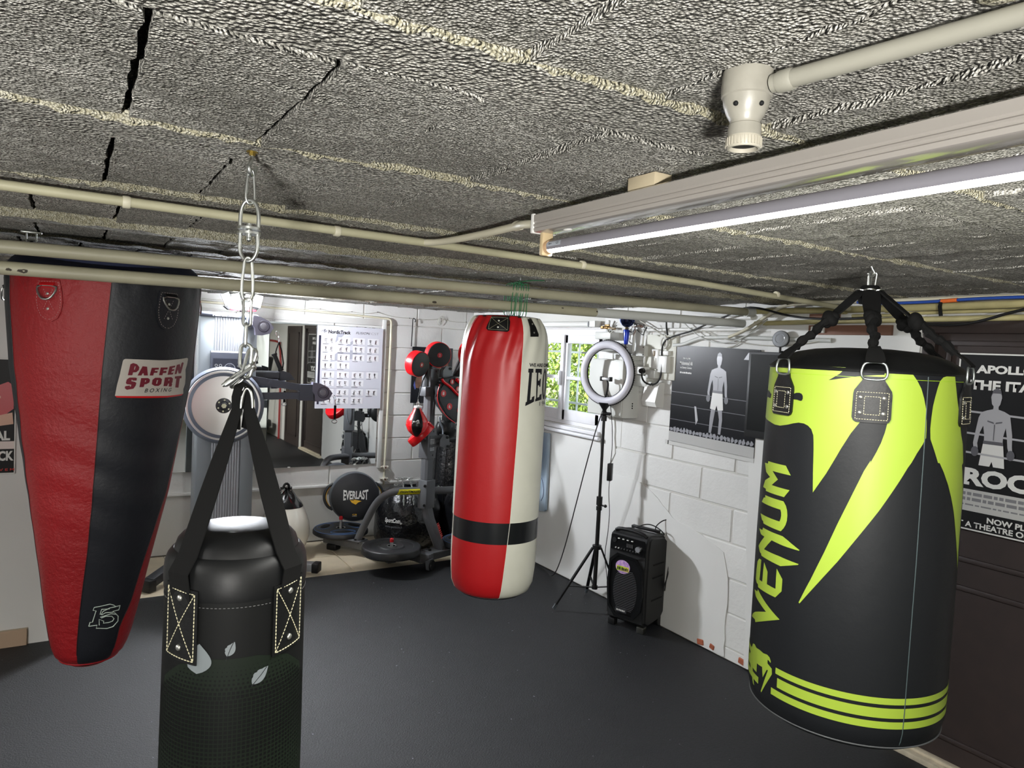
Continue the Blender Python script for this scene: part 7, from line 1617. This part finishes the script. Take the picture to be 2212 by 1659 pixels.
obj('lettering', mapped(fit(text_bm('AT A THEATRE OR DRIVE-IN', .03), .02, .46, -.722, -.698), gR, .0045), WHITE_INK, pr, smooth=False)

# colour poster on the projecting wall at left
pl, gL = mkposter('colour_poster', (-.90, 4.524, 1.523), (1, 0, 0), .655, .60, 'red and black sport poster on the white wall behind the tapered bag', mat('black_poster', '#0b0b0d', .5, spec=.3), .005)
obj('printed_red_shape', mapped(merge([poly_bm([(.45, -.20), (.62, -.12), (.645, -.14), (.645, -.26), (.60, -.30), (.48, -.27)]), poly_bm([(.25, -.25), (.40, -.20), (.42, -.30), (.28, -.34)])]), gL, .0040), mat('poster_red', '#b1202c', .4), pl, kind='stuff', smooth=False)
obj('printed_skin_shape', mapped(merge([poly_bm([(.50+.09*math.cos(a), -.20+.05*math.sin(a)) for a in frange(0, 2*PI, 15)[:-1]]), poly_bm([(.56, -.30), (.64, -.28), (.645, -.34), (.58, -.35)])]), gL, .0044), mat('poster_skin', '#c79a82', .4), pl, kind='stuff', smooth=False)
obj('printed_white_band', mapped(rectp(.44, -.47, .65, -.43), gL, .0040), mat('poster_warm_white', '#d8c9c4', .4), pl, smooth=False)
obj('lettering', mapped(fit(text_bm('TAL', .04), .535, .632, -.425, -.375), gL, .0044), WHITE_INK, pl, smooth=False)
obj('lettering', mapped(fit(text_bm('OCK', .04), .545, .648, -.532, -.480), gL, .0044), WHITE_INK, pl, smooth=False)
obj('lettering', mapped(fit(text_bm('N O V E M', .03), .53, .652, -.585, -.572), gL, .0044), RED_INK, pl, smooth=False)

# ---------------------------------------------------------------- loudspeaker with trolley handle
SB = mat('speaker_black', '#1a1b1c', .48, bump=.25, bscale=160, bdist=.0006); SGL = mat('speaker_gloss_black', '#0e0f10', .2)
s_ = thing('loudspeaker', 'black portable loudspeaker with a round sticker standing on the mat by the right wall', 'loudspeaker', (3.02, 3.36, 0))
# local frame: front face looks towards the camera side; u along the front, v depth, z up
O = Vector((2.905, 3.465, 0)); U = Vector((.078, -.262, 0)).normalized(); V = Vector((-U.y, U.x, 0)).normalized()
if V.x < 0: V = -V
W_, D_, H_ = .285, .255, .575
S = lambda u, v, z: O+U*u+V*v+Vector((0, 0, z))
tilt = lambda v: 0
bm = B(); pts = [(0, .06), (-.006, .30), (0, .52), (.012, .585), (.05, .605), (.20, .585), (.245, .55), (.255, .45), (.255, .16), (.24, .10), (.20, .055), (.04, .035)]
for k in range(1): bm.prism(pts, O, V, (0, 0, 1), U*W_)
bmesh.ops.bevel(bm.bm, geom=[e for e in bm.bm.edges if abs((e.verts[0].co-e.verts[1].co).normalized().dot(U)) < .3 and len(e.link_faces) == 2 and e.calc_face_angle(0) > 1.3], offset=.018, segments=3, affect='EDGES')
body = obj('cabinet', bm, SB, s_)
fF = lambda x, y, z=0: S(x, -.006-z+abs(y-.30)*.02, y)
obj('grille_bezel', mapped(poly_bm([(.02, .42), (.075, .47), (.21, .46), (.262, .40), (.272, .24), (.262, .14), (.21, .075), (.075, .07), (.022, .13), (.012, .27)], [[(.035, .41), (.083, .452), (.203, .443), (.246, .39), (.255, .24), (.246, .15), (.20, .095), (.083, .09), (.038, .14), (.028, .27)]]), fF, .001, .012), SGL, s_)
obj('grille', mapped(poly_bm([(.035, .41), (.083, .452), (.203, .443), (.246, .39), (.255, .24), (.246, .15), (.20, .095), (.083, .09), (.038, .14), (.028, .27)]), fF, .002, .002), mat('woofer_mesh', '#1c1d1f', .3, .5), s_, smooth=False)
ln = B()
for i in range(24):
    z = .125+.0105*i; w = .085*math.sqrt(max(.05, 1-((z-.245)/.15)**2)); a_, b_ = S(.143-w, -.012, z), S(.143+w, -.012, z); ln.tube([a_, b_], .0014, 4)
obj('grille_slats', ln, mat('slat_metal', (.5, .5, .52), .3, .9), s_, kind='stuff', smooth=False)
stx = [(.118+.052*math.cos(a), .388+.042*math.sin(a)) for a in frange(0, 2*PI, 33)[:-1]]
stk = obj('round_sticker', mapped(poly_bm(stx), fF, .006, .001), mat('purple_sticker', '#9a6ec4', .4, col2='#d9b6d8', vscale=60), s_, smooth=False)
obj('sticker_band', mapped(rectp(.075, .362, .163, .392), fF, .0075), mat('lime_sticker', '#a6c832', .4, col2='#f0d84a', vscale=25), stk, smooth=False)
obj('sticker_print', mapped(fit(blurred_words(8, 5), .080, .158, .368, .386), fF, .0082), BLACK_INK, stk, smooth=False, kind='stuff')
obj('name_plate', mapped(rectp(.085, .108, .165, .132), fF, .014, .003), mat('plate_grey', '#5b5d60', .3, .7), s_, smooth=False)
obj('name_plate_print', mapped(fit(blurred_words(6, 6), .095, .155, .115, .125), fF, .0175), WHITE_INK, s_, smooth=False, kind='stuff')
cp = obj('control_panel', mapped(poly_bm([(.020, .485), (.265, .478), (.270, .560), (.262, .575), (.028, .580), (.020, .572)]), fF, .002, .004), SGL, s_, smooth=False)
for i in range(4): obj('lit_button', B().ball(S(.080+.032*i, -.012, .560), .0085, (1, .5, .45), 12, 8, Matrix.Rotation(math.atan2(U.y, U.x), 4, 'Z')), WHITE_INK, cp)
obj('volume_knob', B().cyl(S(.222, -.006, .520), S(.222, -.022, .520), .017, seg=24), mat('silver_knob', '#c3c6cb', .25, .6), cp)
obj('horn_hole', B().cyl(S(.046, -.006, .545), S(.046, -.012, .545), .016, seg=24), BLACKM, cp)
for i in range(9): obj('small_knob', B().cyl(S(.06+.021*i, -.006, .500+.002*i*0), S(.06+.021*i, -.016, .500), .004, seg=8), WHITE_INK if i < 2 else DARKGREY, cp)
for i in range(6): obj('slider', B().box(S(.140+.008*i, -.012, .528), (.0025, .003, .022)), DARKGREY, cp)
obj('horn_ridge', mapped(poly_bm([(.03, .475), (.25, .470), (.20, .450), (.09, .452)]), fF, .002, .006), SB, s_, smooth=False)
obj('side_panel_line', B().box(S(W_+.002, .13, .42), (.003, .12, .006), rz=math.atan2(V.y, V.x)-PI/2).box(S(W_+.002, .13, .34), (.003, .12, .006), rz=math.atan2(V.y, V.x)-PI/2).box(S(W_+.002, .13, .20), (.003, .12, .006), rz=math.atan2(V.y, V.x)-PI/2), BLACKM, s_, kind='stuff', smooth=False)
obj('carry_handle', B().tube([S(.03, .03, .598), S(.05, .028, .612), (S(.14, .03, .616)), S(.23, .028, .608), S(.25, .03, .592)], .012, 10, smooth=1), BLACKP, s_)
obj('trolley_handle', B().box(S(.14, .20, .600), (.20, .030, .018), rz=math.atan2(U.y, U.x), bev=.005), BLACKP, s_)
for u in (.03, W_-.03): obj('wheel', B().cyl(S(u-.015, .225, .042), S(u+.015, .225, .042), .040, seg=24), BLACKP, s_)
for u in (.04, W_-.035): obj('front_foot', B().box(S(u, .03, .020), (.05, .04, .042), rz=math.atan2(U.y, U.x), bev=.006), mat('chromed_foot', '#5f605c', .2, .8) if u > .1 else BLACKP, s_)
single('speaker_cable', B().tube([S(.06, .05, .612), S(.12, .10, .615), S(.20, .12, .66), S(.24, .20, .62), S(.27, .235, .57), S(.20, .18, .61), S(.25, .22, .68), S(.31, .24, .68), S(.27, .22, .60), S(.30, .23, .53), S(.31, .22, .42), S(.305, .20, .30), S(.30, .20, .24)], .0035, 8, smooth=3).tube([S(.26, .235, .58), S(.315, .235, .48), S(.312, .21, .34), S(.298, .19, .27)], .0035, 8, smooth=2), BC, 'thin black cable looped over the loudspeaker and down its right side', 'cable')

# ---------------------------------------------------------------- treadmill behind the photographer (seen in the mirror)
tm = thing('treadmill', 'dark folding treadmill by the wall behind the photographer', 'treadmill', (2.6, -.9, 0))
TK = mat('treadmill_black', '#1b1c1f', .4)
obj('deck', B().box2((2.45, -2.2, .10), (3.10, -.75, .20), bev=.02), TK, tm)
obj('belt', B().box2((2.54, -2.15, .20), (3.01, -.85, .208)), MAT_F, tm, smooth=False)
obj('foot_rail', B().box2((2.45, -2.2, .20), (2.53, -.8, .225), bev=.006), mat('treadmill_blue', '#1f6d8f', .5), tm)
for x in (2.47, 3.06):
    obj('upright', B().cyl((x, -.82, .15), (x, -.70, 1.12), .028), TK, tm)
    obj('side_handle', B().tube([(x, -.70, 1.10), (x, -.95, 1.12), (x, -1.15, 1.02)], .020, 12, smooth=1), TK, tm)
obj('motor_cover', B().box2((2.44, -.98, .16), (3.11, -.62, .30), bev=.04), TK, tm)
obj('console', B().box((2.77, -.70, 1.22), (.66, .08, .32), rot=Matrix.Rotation(-.5, 4, 'X'), bev=.02), TK, tm)
rp = single('red_pipe', B().tube([(XE-.03, -.40, 0), (XE-.03, -.40, 1.6), (XE-.03, -.9, 1.65), (XE-.03, -2.5, 1.65)], .018, 12, smooth=1), mat('red_pipe_paint', '#8d1f1d', .5), 'red heating pipe on the wall behind the treadmill', 'pipe')

# ---------------------------------------------------------------- added floor lamp behind the photographer, unseen fill to brighten the ceiling
wl = thing('added_fill_lamp', 'yellow floor-standing lamp added unseen behind the photographer to brighten the ceiling', 'lamp', (-.95, -1.55, 0))
WY = mat('fill_lamp_yellow', '#c9a21d', .4)
for a in (0, 2*PI/3, 4*PI/3):
    obj('leg', B().cyl((-.95+.03*math.cos(a), -1.55+.03*math.sin(a), .45), (-.95+.32*math.cos(a), -1.55+.32*math.sin(a), .006), .011, seg=10), WY, wl)
obj('pole', B().cyl((-.95, -1.55, .40), (-.95, -1.55, .84), .013, seg=12), WY, wl)
Rw = Matrix.Rotation(math.radians(-25), 4, 'Z') @ Matrix.Rotation(math.radians(140-180), 4, 'X')
nw = Rw @ Vector((0, 0, 1))
obj('lamp_body', B().box(Vector((-.95, -1.55, .99))-nw*.045, (.34, .24, .06), rot=Rw, bev=.01), BLACKP, wl)
obj('led_panel', B().box(Vector((-.95, -1.55, .99))-nw*.010, (.30, .20, .006), rot=Rw), mat('fill_lamp_panel', (1, 1, 1), .3, emit=(1, .98, .94), estr=10), wl, smooth=False)
obj('yoke', B().tube([(-1.13, -1.55, .96), (-1.13, -1.55, .86), (-.95, -1.55, .83), (-.77, -1.55, .86), (-.77, -1.55, .96)], .010, 8, smooth=1), WY, wl)
